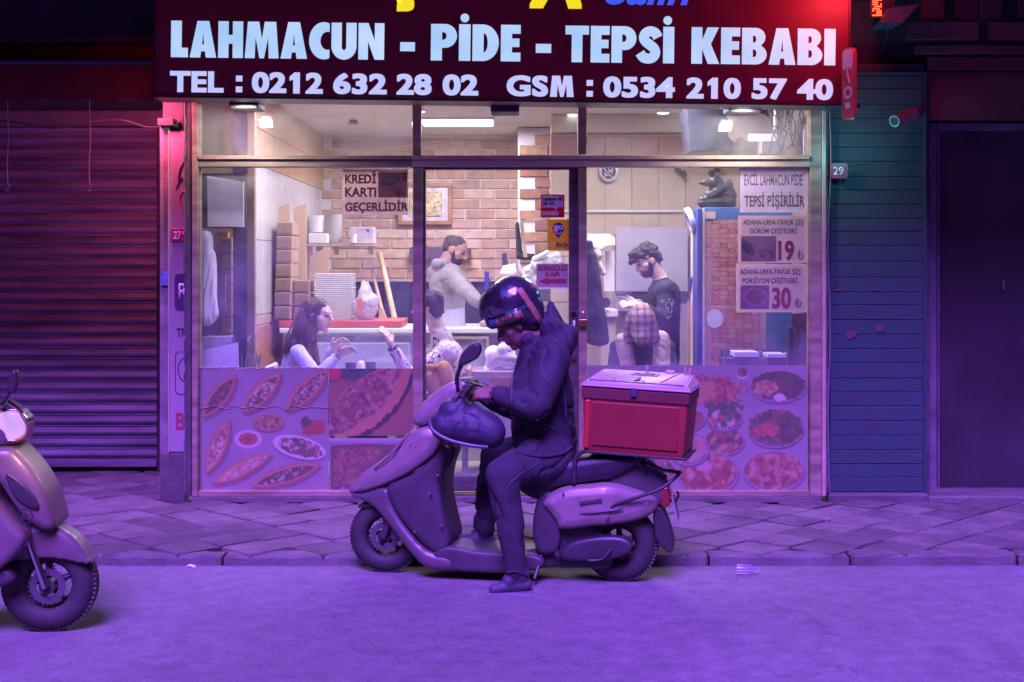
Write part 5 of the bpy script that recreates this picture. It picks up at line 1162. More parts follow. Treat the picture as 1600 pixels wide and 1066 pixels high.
# dining table, chairs, cups
tb = root('dining_table', (X_(570, 9.5), 9.5, .09), 'white dining table between the seated woman and the man in the patterned shirt', 'table')
tzz = .84
link('tabletop', B(-1.15, -.72, 9.25, 9.85, tzz - .03, tzz, .006), white_pl, tb)
for sx in (-1.1, -.77):
    for sy in (9.3, 9.8): link('leg', B(sx - .02, sx + .02, sy - .02, sy + .02, .09, tzz - .031), steel, tb)
def cup(px, Y, lab):
    b = lathe(bmesh.new(), [(0, 0), (.03, 0), (.036, .06), (.038, .085), (.034, .085), (.031, .01), (0, .01)], Matrix.Translation((X_(px, Y), Y, tzz + .001)), 20); thing('cup', b, M('dark_cup', (.04, .03, .05), .3), lab, 'cup')
cup(548, 9.45, 'wide dark cup on the table nearer the woman'); cup(579, 9.5, 'narrow dark cup on the table nearer the man')
thing('salt_shaker', lathe(bmesh.new(), [(0, 0), (.028, 0), (.028, .07), (.02, .1), (0, .105)], Matrix.Translation((X_(564, 9.4), 9.4, tzz + .001)), 16), white_pl, 'white napkin pot between the two dark cups', 'pot', smooth=True)
def chair(x, y, face, lab, m, back_h=.5):
    r_ = root('dining_chair', (x, y, .09), lab, 'chair', 'dining chairs', yaw=face, local=True)
    link('seat', B(-.21, .21, -.2, .2, .40, .44, .01), m, r_)
    link('backrest', B(-.23, -.2, -.2, .2, .52, .44 + back_h, .012), m, r_)
    for sx in (-.19, .19):
        for sy in (-.18, .18): link('leg', B(sx - .015, sx + .015, sy - .015, sy + .015, 0, .399), steel, r_)
    for sy in (-.17, .17): link('back_upright', B(-.2, -.175, sy - .015, sy + .015, .44, .44 + back_h - .03), steel, r_)
chair(-1.47, 9.55, 0, 'white chair under the seated woman', white_pl, .38)
chair(-.52, 9.62, math.pi, 'chair under the man in the patterned shirt', M('chair_seat_orange', (.5, .26, .1), .6), .36)
me = blob([('c', P(672, 590, 9.32), .05, P(690, 640, 9.32), .06, 0), ('c', P(695, 578, 9.32), .05, P(712, 640, 9.32), .05, 0), ('c', P(668, 575, 9.32), .03, P(697, 572, 9.32), .035, 0), ('c', P(668, 640, 9.32), .05, P(715, 650, 9.32), .05, 0)], voxel=.009, smooth=3)
me.materials.append(M('mustard_coat', (.46, .25, .07), .8, var=.1)); folds(me, .014, 10, seed=15, stretch=(2, 1, .4))
link('mustard_coat', me, None, smooth=True, label='mustard yellow coat draped over the chair back behind the door glass', category='coat')

# ================================================================== PEOPLE
I4 = Matrix.Identity(4)
def basis(f, u):
    f = Vector(f).normalized(); u = Vector(u); r_ = f.cross(u).normalized(); u = r_.cross(f).normalized()
    return f, u, r_
def Rm(f, u, r_): return Matrix((( f.x, r_.x, u.x, 0), (f.y, r_.y, u.y, 0), (f.z, r_.z, u.z, 0), (0, 0, 0, 1)))
def head(c, f, u, sk=0, dark=1, lips=None, beard=None, s=1.0):
    """skull, jaw, nose, lips, brows, ears; material indices sk (skin), dark (eyes, brows)"""
    c = Vector(c); f, u, r_ = basis(f, u); Q = Rm(f, u, r_); lips = sk if lips is None else lips
    def at(a, b, d=0): return c + (f * a + u * b + r_ * d) * s
    pr = [('e', at(-.005, .02), (.097 * s, .075 * s, .092 * s), Q, sk), ('e', at(.032, -.045), (.058 * s, .056 * s, .066 * s), Q, sk),
          ('c', at(.062, -.098, .008), .019 * s, at(.062, -.098, -.008), .019 * s, sk),
          ('c', at(.088, .012), .010 * s, at(.111, -.026), .0125 * s, sk), ('c', at(.101, -.032, .010), .008 * s, at(.101, -.032, -.010), .008 * s, sk),
          ('c', at(.084, -.056, .014), .010 * s, at(.084, -.056, -.014), .010 * s, lips), ('c', at(.083, -.066, .012), .010 * s, at(.083, -.066, -.012), .010 * s, lips),
          ('c', at(.081, .026, .03), .012 * s, at(.081, .026, -.03), .012 * s, sk),
          ('c', at(.045, -.02, .05), .024 * s, at(.05, -.05, .038), .02 * s, sk), ('c', at(.045, -.02, -.05), .024 * s, at(.05, -.05, -.038), .02 * s, sk)]
    for sd_ in (1, -1):
        pr.append(('c', at(.083, .004, .026 * sd_), .0075 * s, at(.078, .004, .04 * sd_), .006 * s, dark))
        pr.append(('c', at(.088, .026, .018 * sd_), .005 * s, at(.076, .03, .046 * sd_), .004 * s, dark))
        pr.append(('e', at(-.008, -.008, .074 * sd_), (.019 * s, .011 * s, .032 * s), Q, sk))
    if beard is not None:
        pr += [('e', at(.034, -.066), (.062 * s, .059 * s, .052 * s), Q, beard), ('c', at(.02, -.04, .056), .016 * s, at(.0, .0, .066), .012 * s, beard), ('c', at(.02, -.04, -.056), .016 * s, at(.0, .0, -.066), .012 * s, beard),
               ('c', at(.088, -.044, .016), .008 * s, at(.088, -.044, -.016), .008 * s, beard)]
    return pr, at
def hand(w, d, n, m, side=1, curl=.5, s=1.0, spread=.10):
    """wrist, direction of the fingers, palm normal; four unequal bent fingers and a thumb"""
    w = Vector(w); d = Vector(d).normalized(); n = Vector(n); b = d.cross(n).normalized() * side; n = (b.cross(d) * side).normalized()
    pr = [('c', w, .024 * s, w + d * .03 * s, .027 * s, m)]
    for k, (off, L) in enumerate(((.030, .072), (.010, .080), (-.010, .074), (-.029, .060))):
        k0 = w + d * .082 * s + b * off * s * 1.05
        pr.append(('c', w + d * .02 * s + b * off * .6 * s, .016 * s, k0, .0125 * s, m))
        p = k0; dd = (d + b * off * 6 * spread).normalized(); ang = curl * .55 + k * .05
        for j, (fl, r0) in enumerate(((.45, .0095), (.32, .0085), (.23, .0075))):
            q_ = Matrix.Rotation(-ang * side * (1 if j else .7), 3, b) @ dd * 1
            dd = q_.normalized(); p2 = p + dd * L * fl * s; pr.append(('c', p, r0 * s, p2, (r0 - .001) * s, m)); p = p2
    t0 = w + d * .025 * s + b * .024 * s; t1 = t0 + (d * .6 + b * .7 + n * .25).normalized() * .042 * s; t2 = t1 + (d * .9 + b * .2 + n * .2).normalized() * .032 * s
    pr += [('c', t0, .014 * s, t1, .0115 * s, m), ('c', t1, .0105 * s, t2, .0085 * s, m)]
    return pr
def relax(me, idx, iters=14):
    n = len(me.vertices); V = coords(me).astype(np.float64); E = np.empty(len(me.edges) * 2, np.int32); me.edges.foreach_get('vertices', E); E = E.reshape(-1, 2)
    mi = np.empty(len(me.polygons), np.int32); me.polygons.foreach_get('material_index', mi)
    lt = np.empty(len(me.polygons), np.int32); me.polygons.foreach_get('loop_total', lt); lv = np.empty(len(me.loops), np.int32); me.loops.foreach_get('vertex_index', lv)
    lm = np.repeat(mi, lt); keep = np.ones(n, bool); keep[lv[~np.isin(lm, idx)]] = False
    deg = np.bincount(E.ravel(), minlength=n)[:, None]
    for _ in range(iters):
        S_ = np.zeros_like(V); np.add.at(S_, E[:, 0], V[E[:, 1]]); np.add.at(S_, E[:, 1], V[E[:, 0]])
        V = np.where(keep[:, None], V * .4 + .6 * S_ / np.maximum(deg, 1), V)
    me.vertices.foreach_set('co', V.astype(np.float32).ravel()); me.update()
def person(loc, label, prims, mats, fold_idx=(2,), amp=.008, freq=9, seed=0, voxel=.0065, stretch=(1, 1, 1), smooth=3, group=None):
    r_ = root('person', loc, label, 'person')
    me = blob(prims, voxel=voxel, smooth=smooth)
    for m in mats: me.materials.append(m)
    assign(me, prims, mats)
    relax(me, list(fold_idx))
    folds(me, amp, freq, fold_idx, seed, stretch)
    link('body', me, None, r_, smooth=True); return r_
def hair_part(prims, m, parent, amp=.006, freq=22, seed=1, stretch=(1, 1, .4), nm='hair', voxel=.006, smooth=2):
    me = blob(prims, voxel=voxel, smooth=smooth); me.materials.append(m); folds(me, amp, freq, None, seed, stretch); return link(nm, me, None, parent, smooth=True)
def hair_strands(curves_, m, parent, r_=.0022, nm='hair_strands'):
    bm = bmesh.new()
    for c in curves_: tube(bm, c, r_, 4, cap=False)
    o = link(nm, bm, m, parent, smooth=True); o['kind'] = 'stuff'; return o

jeans = M('dark_trousers', (.035, .035, .05), .85, var=.3, scale=8)
eye_m = hair_d
lipm = M('lips', (.46, .22, .19), .5, var=.05)

# seated woman in pale shirt, facing right
hc = P(497, 493, 9.5); f = Vector((.93, -.30, -.06)); u = (.06, 0, 1)
pr, at = head(hc, f, u, 0, 1, 3)
lav = M('lilac_shirt', (.46, .48, .66), .85, var=.06, scale=5)
sN, sF = P(466, 552, 9.33), P(472, 549, 9.68); W1_, W2_ = P(527, 556, 9.28), P(520, 548, 9.55)
e1, e2 = P(496, 592, 9.2), P(500, 588, 9.62)
hip = Vector((-1.46, 9.55, .60))
pr += [('c', hc + Vector((-.03, 0, -.04)), .055, P(480, 535, 9.5), .055, 0),
       ('c', P(468, 560, 9.42), .085, P(472, 558, 9.6), .085, 2), ('c', P(468, 566, 9.5), .125, P(462, 600, 9.5), .12, 2), ('c', P(462, 600, 9.5), .12, hip, .15, 2), ('c', P(485, 575, 9.45), .07, P(485, 578, 9.56), .07, 2),
       ('c', sN, .062, e1, .05, 2), ('c', e1, .05, W1_ + Vector((-.015, 0, -.01)), .036, 2), ('c', sF, .06, e2, .048, 2), ('c', e2, .048, W2_ + Vector((-.015, 0, -.01)), .035, 2),
       ('c', hip + Vector((0, -.1, 0)), .11, hip + Vector((.42, -.1, -.02)), .075, 4), ('c', hip + Vector((0, .1, 0)), .11, hip + Vector((.42, .1, -.02)), .075, 4),
       ('c', hip + Vector((.42, -.1, -.02)), .07, hip + Vector((.40, -.1, -.44)), .045, 4), ('c', hip + Vector((.42, .1, -.02)), .07, hip + Vector((.40, .1, -.44)), .045, 4)]
pr += hand(W1_, (.75, -.2, .42), (0, .5, .8), 0, 1, .55); pr += hand(W2_, (.7, -.2, .75), (-.4, .5, .5), 0, 1, .7)
wm = person(hip, 'seated woman with long brown hair in a lilac shirt talking with raised hands', pr, [skin_f, eye_m, lav, lipm, jeans], (2,), .007, 9, 1)
Q = Rm(*basis(f, u))
hp = [('e', at(-.02, .035), (.10, .085, .092), Q, 0), ('c', at(-.055, .02), .078, at(-.12, -.14), .06, 0), ('c', at(-.12, -.12), .06, P(452, 545, 9.45), .028, 0), ('c', P(458, 535, 9.4), .03, P(440, 553, 9.42), .012, 0),
      ('c', at(-.01, -.02, .05), .035, at(-.02, -.15, .06), .035, 0), ('c', at(-.02, -.14, .06), .034, P(497, 568, 9.38), .02, 0), ('c', at(-.02, -.1, .055), .05, P(484, 560, 9.36), .02, 0), ('c', at(.03, .07, .03), .035, at(-.01, -.03, .065), .03, 0), ('c', at(.03, .07, -.03), .035, at(-.01, -.03, -.065), .03, 0)]
hair_part(hp, hair_b, wm, .006, 26, 3, (1.4, 1.4, .18))
rs = random.Random(5); cs = []
for k in range(120):
    a = rs.uniform(-.07, .07); t = rs.uniform(0, 1)
    p0 = at(.0 - .09 * t, .115 - .02 * t, a * .6); e = P(440 + 58 * rs.random(), 540 + 22 * rs.random(), 9.36 + .1 * rs.random())
    p1 = at(-.07 - .04 * t, .04, .07 + .015 * rs.random()) if rs.random() < .7 else at(-.11, .03, a)
    p2 = (p1 + e) / 2 + Vector((rs.uniform(-.02, .02), -.02, rs.uniform(-.01, .01)))
    cs.append(curve([p0, p1, p2, e], 4))
hair_strands(cs, hair_b, wm)
link('bracelet', lathe(bmesh.new(), [(.029, -.004), (.033, 0), (.029, .004)], Matrix.Translation(W1_) @ Matrix.Rotation(R(50), 4, 'Y'), 20, True), blackp, wm)

# man in patterned shirt, facing left
hc = P(669, 482, 9.6); f = Vector((-.93, .22, -.03)); u = (0, 0, 1)
pr, at = head(hc, f, u, 0, 1)
def pat_mat():
    m = M('leaf_pattern_shirt', (.60, .52, .54), .85, var=.04); n = m.node_tree.nodes; l = m.node_tree.links; b = n['Principled BSDF']
    tc = n.new('ShaderNodeTexCoord'); nz = n.new('ShaderNodeTexNoise'); nz.inputs['Scale'].default_value = 9; nz.inputs['Detail'].default_value = 1.2; nz.inputs['Distortion'].default_value = 1.8
    l.new(tc.outputs['Object'], nz.inputs['Vector'])
    m1 = n.new('ShaderNodeMath'); m1.operation = 'SUBTRACT'; m1.inputs[1].default_value = .5; l.new(nz.outputs['Fac'], m1.inputs[0])
    m2 = n.new('ShaderNodeMath'); m2.operation = 'ABSOLUTE'; l.new(m1.outputs[0], m2.inputs[0])
    m3 = n.new('ShaderNodeMath'); m3.operation = 'LESS_THAN'; m3.inputs[1].default_value = .017; l.new(m2.outputs[0], m3.inputs[0])
    mx = n.new('ShaderNodeMix'); mx.data_type = 'RGBA'; l.new(m3.outputs[0], mx.inputs[0]); mx.inputs[6].default_value = (.60, .52, .54, 1); mx.inputs[7].default_value = (.09, .05, .07, 1)
    l.new(mx.outputs[2], b.inputs['Base Color']); return m
hip = Vector((-.52, 9.65, .60)); sN, sF = P(698, 552, 9.42), P(690, 546, 9.85); e1 = P(640, 592, 9.3); w1 = P(612, 541, 9.28); e2 = P(660, 600, 9.95)
pr += [('c', hc + Vector((.03, 0, -.05)), .056, P(688, 528, 9.62), .062, 0), ('c', sN, .085, sF, .08, 2), ('c', P(694, 560, 9.63), .15, P(694, 600, 9.64), .145, 2), ('c', P(694, 600, 9.64), .145, hip, .15, 2),
       ('c', P(690, 532, 9.63), .085, P(694, 560, 9.63), .12, 2), ('c', P(686, 524, 9.58), .066, P(688, 524, 9.68), .066, 2), ('c', sN, .072, e1, .055, 2), ('c', e1, .055, w1 + Vector((.02, 0, -.03)), .042, 2), ('c', sF, .07, e2, .055, 2), ('c', e2, .055, P(620, 600, 9.8), .04, 2),
       ('c', hip + Vector((0, -.1, 0)), .12, hip + Vector((-.44, -.1, -.02)), .08, 3), ('c', hip + Vector((0, .1, 0)), .12, hip + Vector((-.44, .1, -.02)), .08, 3),
       ('c', hip + Vector((-.44, -.1, -.02)), .075, hip + Vector((-.42, -.1, -.44)), .05, 3), ('c', hip + Vector((-.44, .1, -.02)), .075, hip + Vector((-.42, .1, -.44)), .05, 3)]
pr += hand(w1, (-.38, -.05, .9), (.8, -.3, .3), 0, 1, .5)
mn = person(hip, 'seated man in a leaf patterned shirt with one hand raised, behind the window post', pr, [skin_f, eye_m, pat_mat(), jeans], (2,), .007, 8, 5)
Q = Rm(*basis(f, u))
hair_part([('e', at(-.022, .045), (.098, .084, .085), Q, 0), ('e', at(-.055, -.0), (.062, .078, .08), Q, 0), ('e', at(.035, .085), (.06, .07, .035), Q, 0)], hair_d, mn, .014, 30, 8, (1, 1, 1))
link('wristwatch', lathe(bmesh.new(), [(.036, -.012), (.041, 0), (.036, .012)], Matrix.Translation(w1 + Vector((.008, 0, -.015))) @ Matrix.Rotation(R(-22), 4, 'Y'), 20, True), M('watch_dark', (.06, .05, .06), .3, metal=.5), mn)

# baker in grey hoodie
hc = P(711, 391, 10.9); f = Vector((.86, -.2, -.38)); u = (.42, 0, .9)
pr, at = head(hc, f, u, 0, 1, None, 3)
hood = M('grey_marl_hoodie', (.31, .295, .30), .9, var=.1, scale=6)
sN, sF = P(705, 432, 10.72), P(706, 428, 11.1); e1, e2 = P(742, 468, 10.55), P(738, 462, 11.1); w1, w2 = P(778, 492, 10.5), P(762, 488, 11.0); hip = P(702, 520, 10.95)
pr += [('c', hc + Vector((-.04, 0, -.04)), .058, P(692, 418, 10.9), .06, 0), ('c', sN, .09, sF, .085, 2), ('c', P(699, 440, 10.9), .155, P(699, 480, 10.92), .135, 2), ('c', P(699, 480, 10.92), .135, hip, .14, 4),
       ('c', P(682, 412, 10.8), .045, P(682, 412, 11.0), .045, 2), ('c', P(676, 424, 10.85), .05, P(680, 440, 10.9), .06, 2), ('c', P(694, 410, 10.78), .03, P(694, 410, 11.02), .03, 2),
       ('c', sN, .078, e1, .056, 2), ('c', e1, .044, w1, .032, 0), ('c', sF, .075, e2, .056, 2), ('c', e2, .042, w2, .032, 0), ('c', e1 - (e1 - sN) * .12, .06, e1 + (w1 - e1) * .1, .054, 2),
       ('c', hip, .14, Vector((hip.x - .02, hip.y - .08, .9)), .09, 4), ('c', hip, .14, Vector((hip.x - .02, hip.y + .1, .9)), .09, 4), ('c', Vector((hip.x - .02, hip.y - .1, .9)), .085, Vector((hip.x - .04, hip.y - .1, .14)), .05, 5), ('c', Vector((hip.x - .02, hip.y + .1, .9)), .085, Vector((hip.x + .04, hip.y + .1, .14)), .05, 5)]
pr += hand(w1, (.7, -.2, -.5), (0, -.5, .5), 0, 1, .5); pr += hand(w2, (.7, -.2, -.5), (0, -.5, .5), 0, 1, .5)
apron = M('lilac_apron', (.52, .52, .68), .8, var=.06)
bk = person(hip, 'bearded baker in a pale grey hoodie leaning over the counter behind the sliding door', pr, [skin, eye_m, hood, hair_d, apron, jeans], (2, 4), .008, 8, 9)
Q = Rm(*basis(f, u)); hair_part([('e', at(-.02, .045), (.095, .079, .078), Q, 0), ('e', at(-.055, .005), (.055, .073, .06), Q, 0)], M('short_brown_hair', (.07, .05, .045), .6, var=.5, scale=30, bump=.6), bk, .003, 40, 2, (1, 1, 1))
me = blob([('e', P(760, 506, 10.7), (.06, .06, .025), I4, 0), ('e', P(775, 502, 10.7), (.05, .05, .02), I4, 0)], voxel=.006); me.materials.append(M('dough', (.6, .48, .42), .7)); folds(me, .008, 20)
link('dough_lump', me, None, smooth=True, label='lumps of pale dough on the counter below the baker\'s hands', category='dough')

# young man reading his phone
hc = P(1012, 408, 10.0); f = Vector((-.84, -.2, -.42)); u = (-.40, 0, .92)
pr, at = head(hc, f, u, 0, 1, None, 3, .98)
nav = M('navy_sweater', (.025, .028, .06), .85, var=.25, scale=8)
sN, sF = P(1040, 455, 9.82), P(1034, 452, 10.2); e1, e2 = P(1036, 502, 9.72), P(1016, 500, 10.25); w1, w2 = P(1001, 478, 9.7), P(998, 474, 10.0); hip = P(1036, 560, 10.0)
pr += [('c', hc + Vector((.04, 0, -.03)), .054, P(1033, 438, 10.0), .056, 0), ('c', sN, .078, sF, .075, 2), ('c', P(1037, 462, 10.0), .128, P(1038, 510, 10.0), .115, 2), ('c', P(1038, 510, 10.0), .115, hip, .125, 2), ('c', P(1034, 444, 10), .07, P(1037, 460, 10), .11, 2),
       ('c', sN, .066, e1, .052, 2), ('c', e1, .05, w1 + Vector((.06, 0, -.02)), .036, 2), ('c', w1 + Vector((.06, 0, -.02)), .034, w1, .027, 0), ('c', sF, .065, e2, .05, 2), ('c', e2, .046, w2, .032, 0)]
for sy in (-.1, .1): pr += [('c', hip, .12, hip + Vector((0, sy, -.42)), .075, 4), ('c', hip + Vector((0, sy, -.42)), .075, Vector((hip.x + .02, hip.y + sy, .14)), .045, 4)]
pr += hand(w1, (-.9, 0, .12), (0, -.4, .8), 0, 1, .75); pr += hand(w2, (-.9, -.1, .1), (0, -.4, .8), 0, 1, .75)
ym = person(hip, 'young man in a navy sweater with tousled dark hair looking down at his phone', pr, [skin_f, eye_m, nav, hair_d, jeans], (2,), .006, 9, 14)
Q = Rm(*basis(f, u)); hair_part([('e', at(-.015, .055), (.10, .084, .082), Q, 0), ('e', at(-.055, .01), (.058, .077, .075), Q, 0), ('e', at(.06, .085), (.06, .07, .045), Q, 0), ('c', at(.10, .05, .03), .025, at(.10, .05, -.03), .025, 0)], hair_d, ym, .018, 26, 4, (1, 1, 1))
b = bmesh.new(); rs = random.Random(2)
for k in range(22): p = P(1042 + rs.uniform(-10, 8), 480 + rs.uniform(-12, 14), 9.665 + .0 * k); tube(b, [p, p + Vector((rs.uniform(-.03, .03), -.004, rs.uniform(-.03, .03)))], .003, 5)
link('sleeve_print', b, M('pale_print', (.4, .38, .44), .7), ym)
thing('mobile_phone', box(bmesh.new(), -.04, .04, -.075, .075, -.005, .005, .004, Matrix.Translation(P(980, 469, 9.85)) @ Matrix.Rotation(R(18), 4, 'Y') @ Matrix.Rotation(R(80), 4, 'Z')), blackp, 'black phone in the hands of the young man', 'phone')

# bent person with a plaid headscarf and beige vest
hc = P(1001, 507, 9.55); f = Vector((-.1, -.72, -.70)); u = (-.05, -.72, .72)
pr, at = head(hc, f, u, 0, 1)
ves = M('beige_vest', (.50, .40, .34), .85, var=.08); dkn = M('dark_knit', (.04, .04, .075), .9, var=.3)
hip = Vector((.93, 9.95, .58)); sL, sR = P(968, 545, 9.68), P(1040, 545, 9.68); eL, eR = P(962, 590, 9.6), P(1050, 588, 9.6)
pr += [('c', hc + Vector((0, .05, 0)), .06, P(1002, 530, 9.72), .065, 2), ('c', sL, .08, sR, .08, 2), ('c', P(985, 560, 9.72), .13, P(1022, 560, 9.72), .13, 3), ('c', P(1003, 580, 9.75), .17, hip, .17, 3),
       ('c', P(974, 533, 9.64), .064, P(984, 600, 9.57), .056, 4), ('c', P(1033, 530, 9.64), .068, P(1035, 600, 9.57), .06, 4), ('c', P(990, 528, 9.8), .09, P(1018, 528, 9.8), .09, 4), ('c', P(1003, 545, 9.86), .13, hip + Vector((0, .03, .1)), .15, 4),
       ('c', sL, .075, eL, .062, 2), ('c', eL, .06, P(985, 640, 9.4), .04, 2), ('c', sR, .075, eR, .065, 2), ('c', eR, .06, P(1020, 640, 9.4), .04, 2)]
for sx in (-.1, .1): pr += [('c', hip + Vector((sx, 0, 0)), .11, hip + Vector((sx * 1.3, -.4, -.02)), .08, 5), ('c', hip + Vector((sx * 1.3, -.4, -.02)), .075, hip + Vector((sx * 1.3, -.38, -.43)), .05, 5)]
pr += hand(P(985, 640, 9.4), (.3, -.3, -.6), (0, -.5, .5), 0, 1, .5); pr += hand(P(1020, 640, 9.4), (-.3, -.3, -.6), (0, -.5, .5), 0, 1, .5)
bd = person(hip, 'seated person in plaid headscarf and beige vest bent forward over a task', pr, [skin, eye_m, M('teal_sleeve', (.035, .05, .09), .85, var=.25), dkn, ves, jeans], (2, 3, 4), .008, 9, 20)
def plaid():
    m = bpy.data.materials.new('plaid_cloth'); m.use_nodes = True; n = m.node_tree.nodes; l = m.node_tree.links; b = n['Principled BSDF']; b.inputs['Roughness'].default_value = .9
    tc = n.new('ShaderNodeTexCoord'); sp = n.new('ShaderNodeSeparateXYZ'); l.new(tc.outputs['Object'], sp.inputs[0])
    def stripes(o_, fq, th):
        a = n.new('ShaderNodeMath'); a.operation = 'MULTIPLY'; a.inputs[1].default_value = fq; l.new(o_, a.inputs[0]); s = n.new('ShaderNodeMath'); s.operation = 'FRACT'; l.new(a.outputs[0], s.inputs[0])
        g = n.new('ShaderNodeMath'); g.operation = 'LESS_THAN'; g.inputs[1].default_value = th; l.new(s.outputs[0], g.inputs[0]); return g.outputs[0]
    ad = n.new('ShaderNodeMath'); ad.operation = 'ADD'; l.new(stripes(sp.outputs[0], 20, .38), ad.inputs[0]); l.new(stripes(sp.outputs[2], 20, .38), ad.inputs[1])
    rp = n.new('ShaderNodeValToRGB'); rp.color_ramp.interpolation = 'CONSTANT'; rp.color_ramp.elements[0].color = (.40, .27, .21, 1); rp.color_ramp.elements[1].color = (.24, .14, .14, 1); rp.color_ramp.elements[1].position = .3
    e = rp.color_ramp.elements.new(.8); e.color = (.10, .07, .11, 1)
    dv = n.new('ShaderNodeMath'); dv.operation = 'MULTIPLY'; dv.inputs[1].default_value = .5; l.new(ad.outputs[0], dv.inputs[0]); l.new(dv.outputs[0], rp.inputs[0]); l.new(rp.outputs[0], b.inputs['Base Color']); return m
Q = Rm(*basis(f, u)); hair_part([('e', at(-.01, .045), (.115, .098, .10), Q, 0), ('c', at(-.03, .02), .10, P(1000, 500, 9.62), .10, 0), ('c', at(-.06, -.03, .04), .075, P(982, 528, 9.6), .045, 0), ('c', at(-.06, -.03, -.04), .075, P(1022, 528, 9.6), .045, 0), ('c', at(.0, .03, 0), .09, P(1003, 528, 9.46), .06, 0)], plaid(), bd, .008, 12, 4, (1, 1, 1), nm='headscarf')

# ================================================================== SCOOTER AND RIDER
def scoot_frame(gx0, gy0, gx1, gy1):
    """local frame of a scooter standing on the road whose wheels touch at two points of the view"""
    A = Vector((X_(gx0, CZ * F / (gy0 - HZ)), CZ * F / (gy0 - HZ), 0)); Bv = Vector((X_(gx1, CZ * F / (gy1 - HZ)), CZ * F / (gy1 - HZ), 0))
    c = (A + Bv) / 2; yaw = math.atan2(Bv.y - A.y, Bv.x - A.x); return c, yaw
def local_P(W):
    Wi = W.inverted(); o_ = Wi @ Vector((0, 0, CZ))
    def L(px, py, v=0):
        d_ = (Wi.to_3x3() @ Vector(((px - 800) / F, 1, -(py - HZ) / F))); t = (v - o_.y) / d_.y; return o_ + d_ * t
    return L
sc_c, sc_yaw = scoot_frame(604, 893, 969, 907)
scw = Matrix.Translation(sc_c) @ Matrix.Rotation(sc_yaw, 4, 'Z'); L = local_P(scw)
S1 = root('motor_scooter', sc_c, 'pale grey motor scooter with black leg shield standing at the kerb under its rider', 'scooter', yaw=sc_yaw, local=True)
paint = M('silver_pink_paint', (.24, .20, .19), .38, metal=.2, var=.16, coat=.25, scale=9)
paint_d = M('dark_silver_paint', (.105, .088, .10), .42, metal=.2, var=.16, coat=.2)  # darker silver tone for the apron and tail
bodyb = M('matt_black_panel', (.05, .042, .055), .5, var=.25, bump=.1, bscale=150)
def outline(pxs, v=0, LL=None): LL = LL or L; return [(LL(a, b, v).x, LL(a, b, v).z) for a, b in pxs]
def hull(name, pxs, v0, v1, m, parent, bev=.02, voxel=.008, smooth=6, warp=None, sm=3, LL=None, vref=None):
    vm = (v0 + v1) / 2 if vref is None else vref
    bm = prism(smooth_outline(outline(pxs, vm, LL), sm) if sm else outline(pxs, vm, LL), v0, v1, bev)
    bmesh.ops.triangulate(bm, faces=[f_ for f_ in bm.faces if len(f_.verts) > 4])
    me = blob(bm=bm, voxel=voxel, smooth=smooth)
    if warp:
        V = coords(me)
        for i in range(len(V)): V[i] = warp(V[i])
        me.vertices.foreach_set('co', V.ravel()); me.update()
    me.materials.append(m); return link(name, me, None, parent, smooth=True)
def wheel(name, c, r, wdt, parent, spokes=5, rim_m=None, disc=True):
    T = Matrix.Translation(c) @ Matrix.Rotation(R(90), 4, 'X'); rt = wdt / 2
    prof = [(r - rt + rt * math.cos(a) * 1.0, rt * math.sin(a)) for a in np.linspace(-2.5, 2.5, 16)]
    w_ = link(name, lathe(bmesh.new(), prof, T, 48, True), rubber, parent, smooth=True)
    rim_m = rim_m or M('grey_rim', (.06, .055, .07), .4, metal=.5)
    ri = r - rt * 1.75
    bm = lathe(bmesh.new(), [(ri, -rt * .6), (ri + .012, -rt * .75), (ri + .012, rt * .75), (ri, rt * .6), (ri - .012, 0)], T, 40, True)
    cyl(bm, c, (0, 1, 0), .035, wdt * 1.15, 20)
    for k in range(spokes):
        a = 2 * math.pi * k / spokes + .4; d_ = Vector((math.cos(a), 0, math.sin(a))); tube(bm, [Vector(c) + d_ * .03, Vector(c) + d_ * (ri + .004)], [.018, .012], 8)
    link('rim', bm, rim_m, w_, smooth=True, auto=35)
    if disc:
        dm = lathe(bmesh.new(), [(ri * .45, -.002), (ri * .74, -.002), (ri * .74, .002), (ri * .45, .002)], T @ Matrix.Translation((0, 0, wdt * .42)), 36, True)
        for k in range(24):
            a = 2 * math.pi * k / 24; cyl(dm, Vector(c) + Vector((math.cos(a) * ri * .80, -wdt * .42, math.sin(a) * ri * .80)), (0, 1, 0), .0035, .005, 6)
        link('brake_disc', dm, M('disc_steel', (.2, .19, .22), .35, metal=.8), w_)
    # tread blocks
    tb_ = bmesh.new()
    for k in range(60):
        a = 2 * math.pi * k / 60
        for sv in (-1, 1):
            Tt = Matrix.Translation(c) @ Matrix.Rotation(-a, 4, 'Y') @ Matrix.Translation((r - .0065, sv * rt * .38, 0)) @ Matrix.Rotation(sv * .5, 4, 'X')
            box(tb_, -.006, .006, -rt * .22, rt * .22, -r * .035, r * .035, 0, Tt)
    o_ = link('tread', tb_, rubber, w_); o_['kind'] = 'stuff'
    return w_
def gl(px, py_): p = L(px, py_); return p
wf = L(604, 836); rf = .19; wf.z = rf; wr = L(969, 850); wr.z = rf
rf = abs(L(604, 836).z); wf.z = rf
wheel('front_wheel', wf, rf, .10, S1); wheel('rear_wheel', wr, rf, .12, S1, disc=False)
for sv in (-.075, .075): link('fork_leg', tube(bmesh.new(), [wf + Vector((0, sv, 0)), wf + Vector((.12, sv, .30))], .02, 12), M('fork_grey', (.08, .07, .09), .35, metal=.5), S1, smooth=True, auto=50)
link('brake_caliper', box(bmesh.new(), -.03, .03, -.10, -.06, -.04, .04, .01, Matrix.Translation(wf + Vector((.075, 0, .03)))), M('fork_grey'), S1)
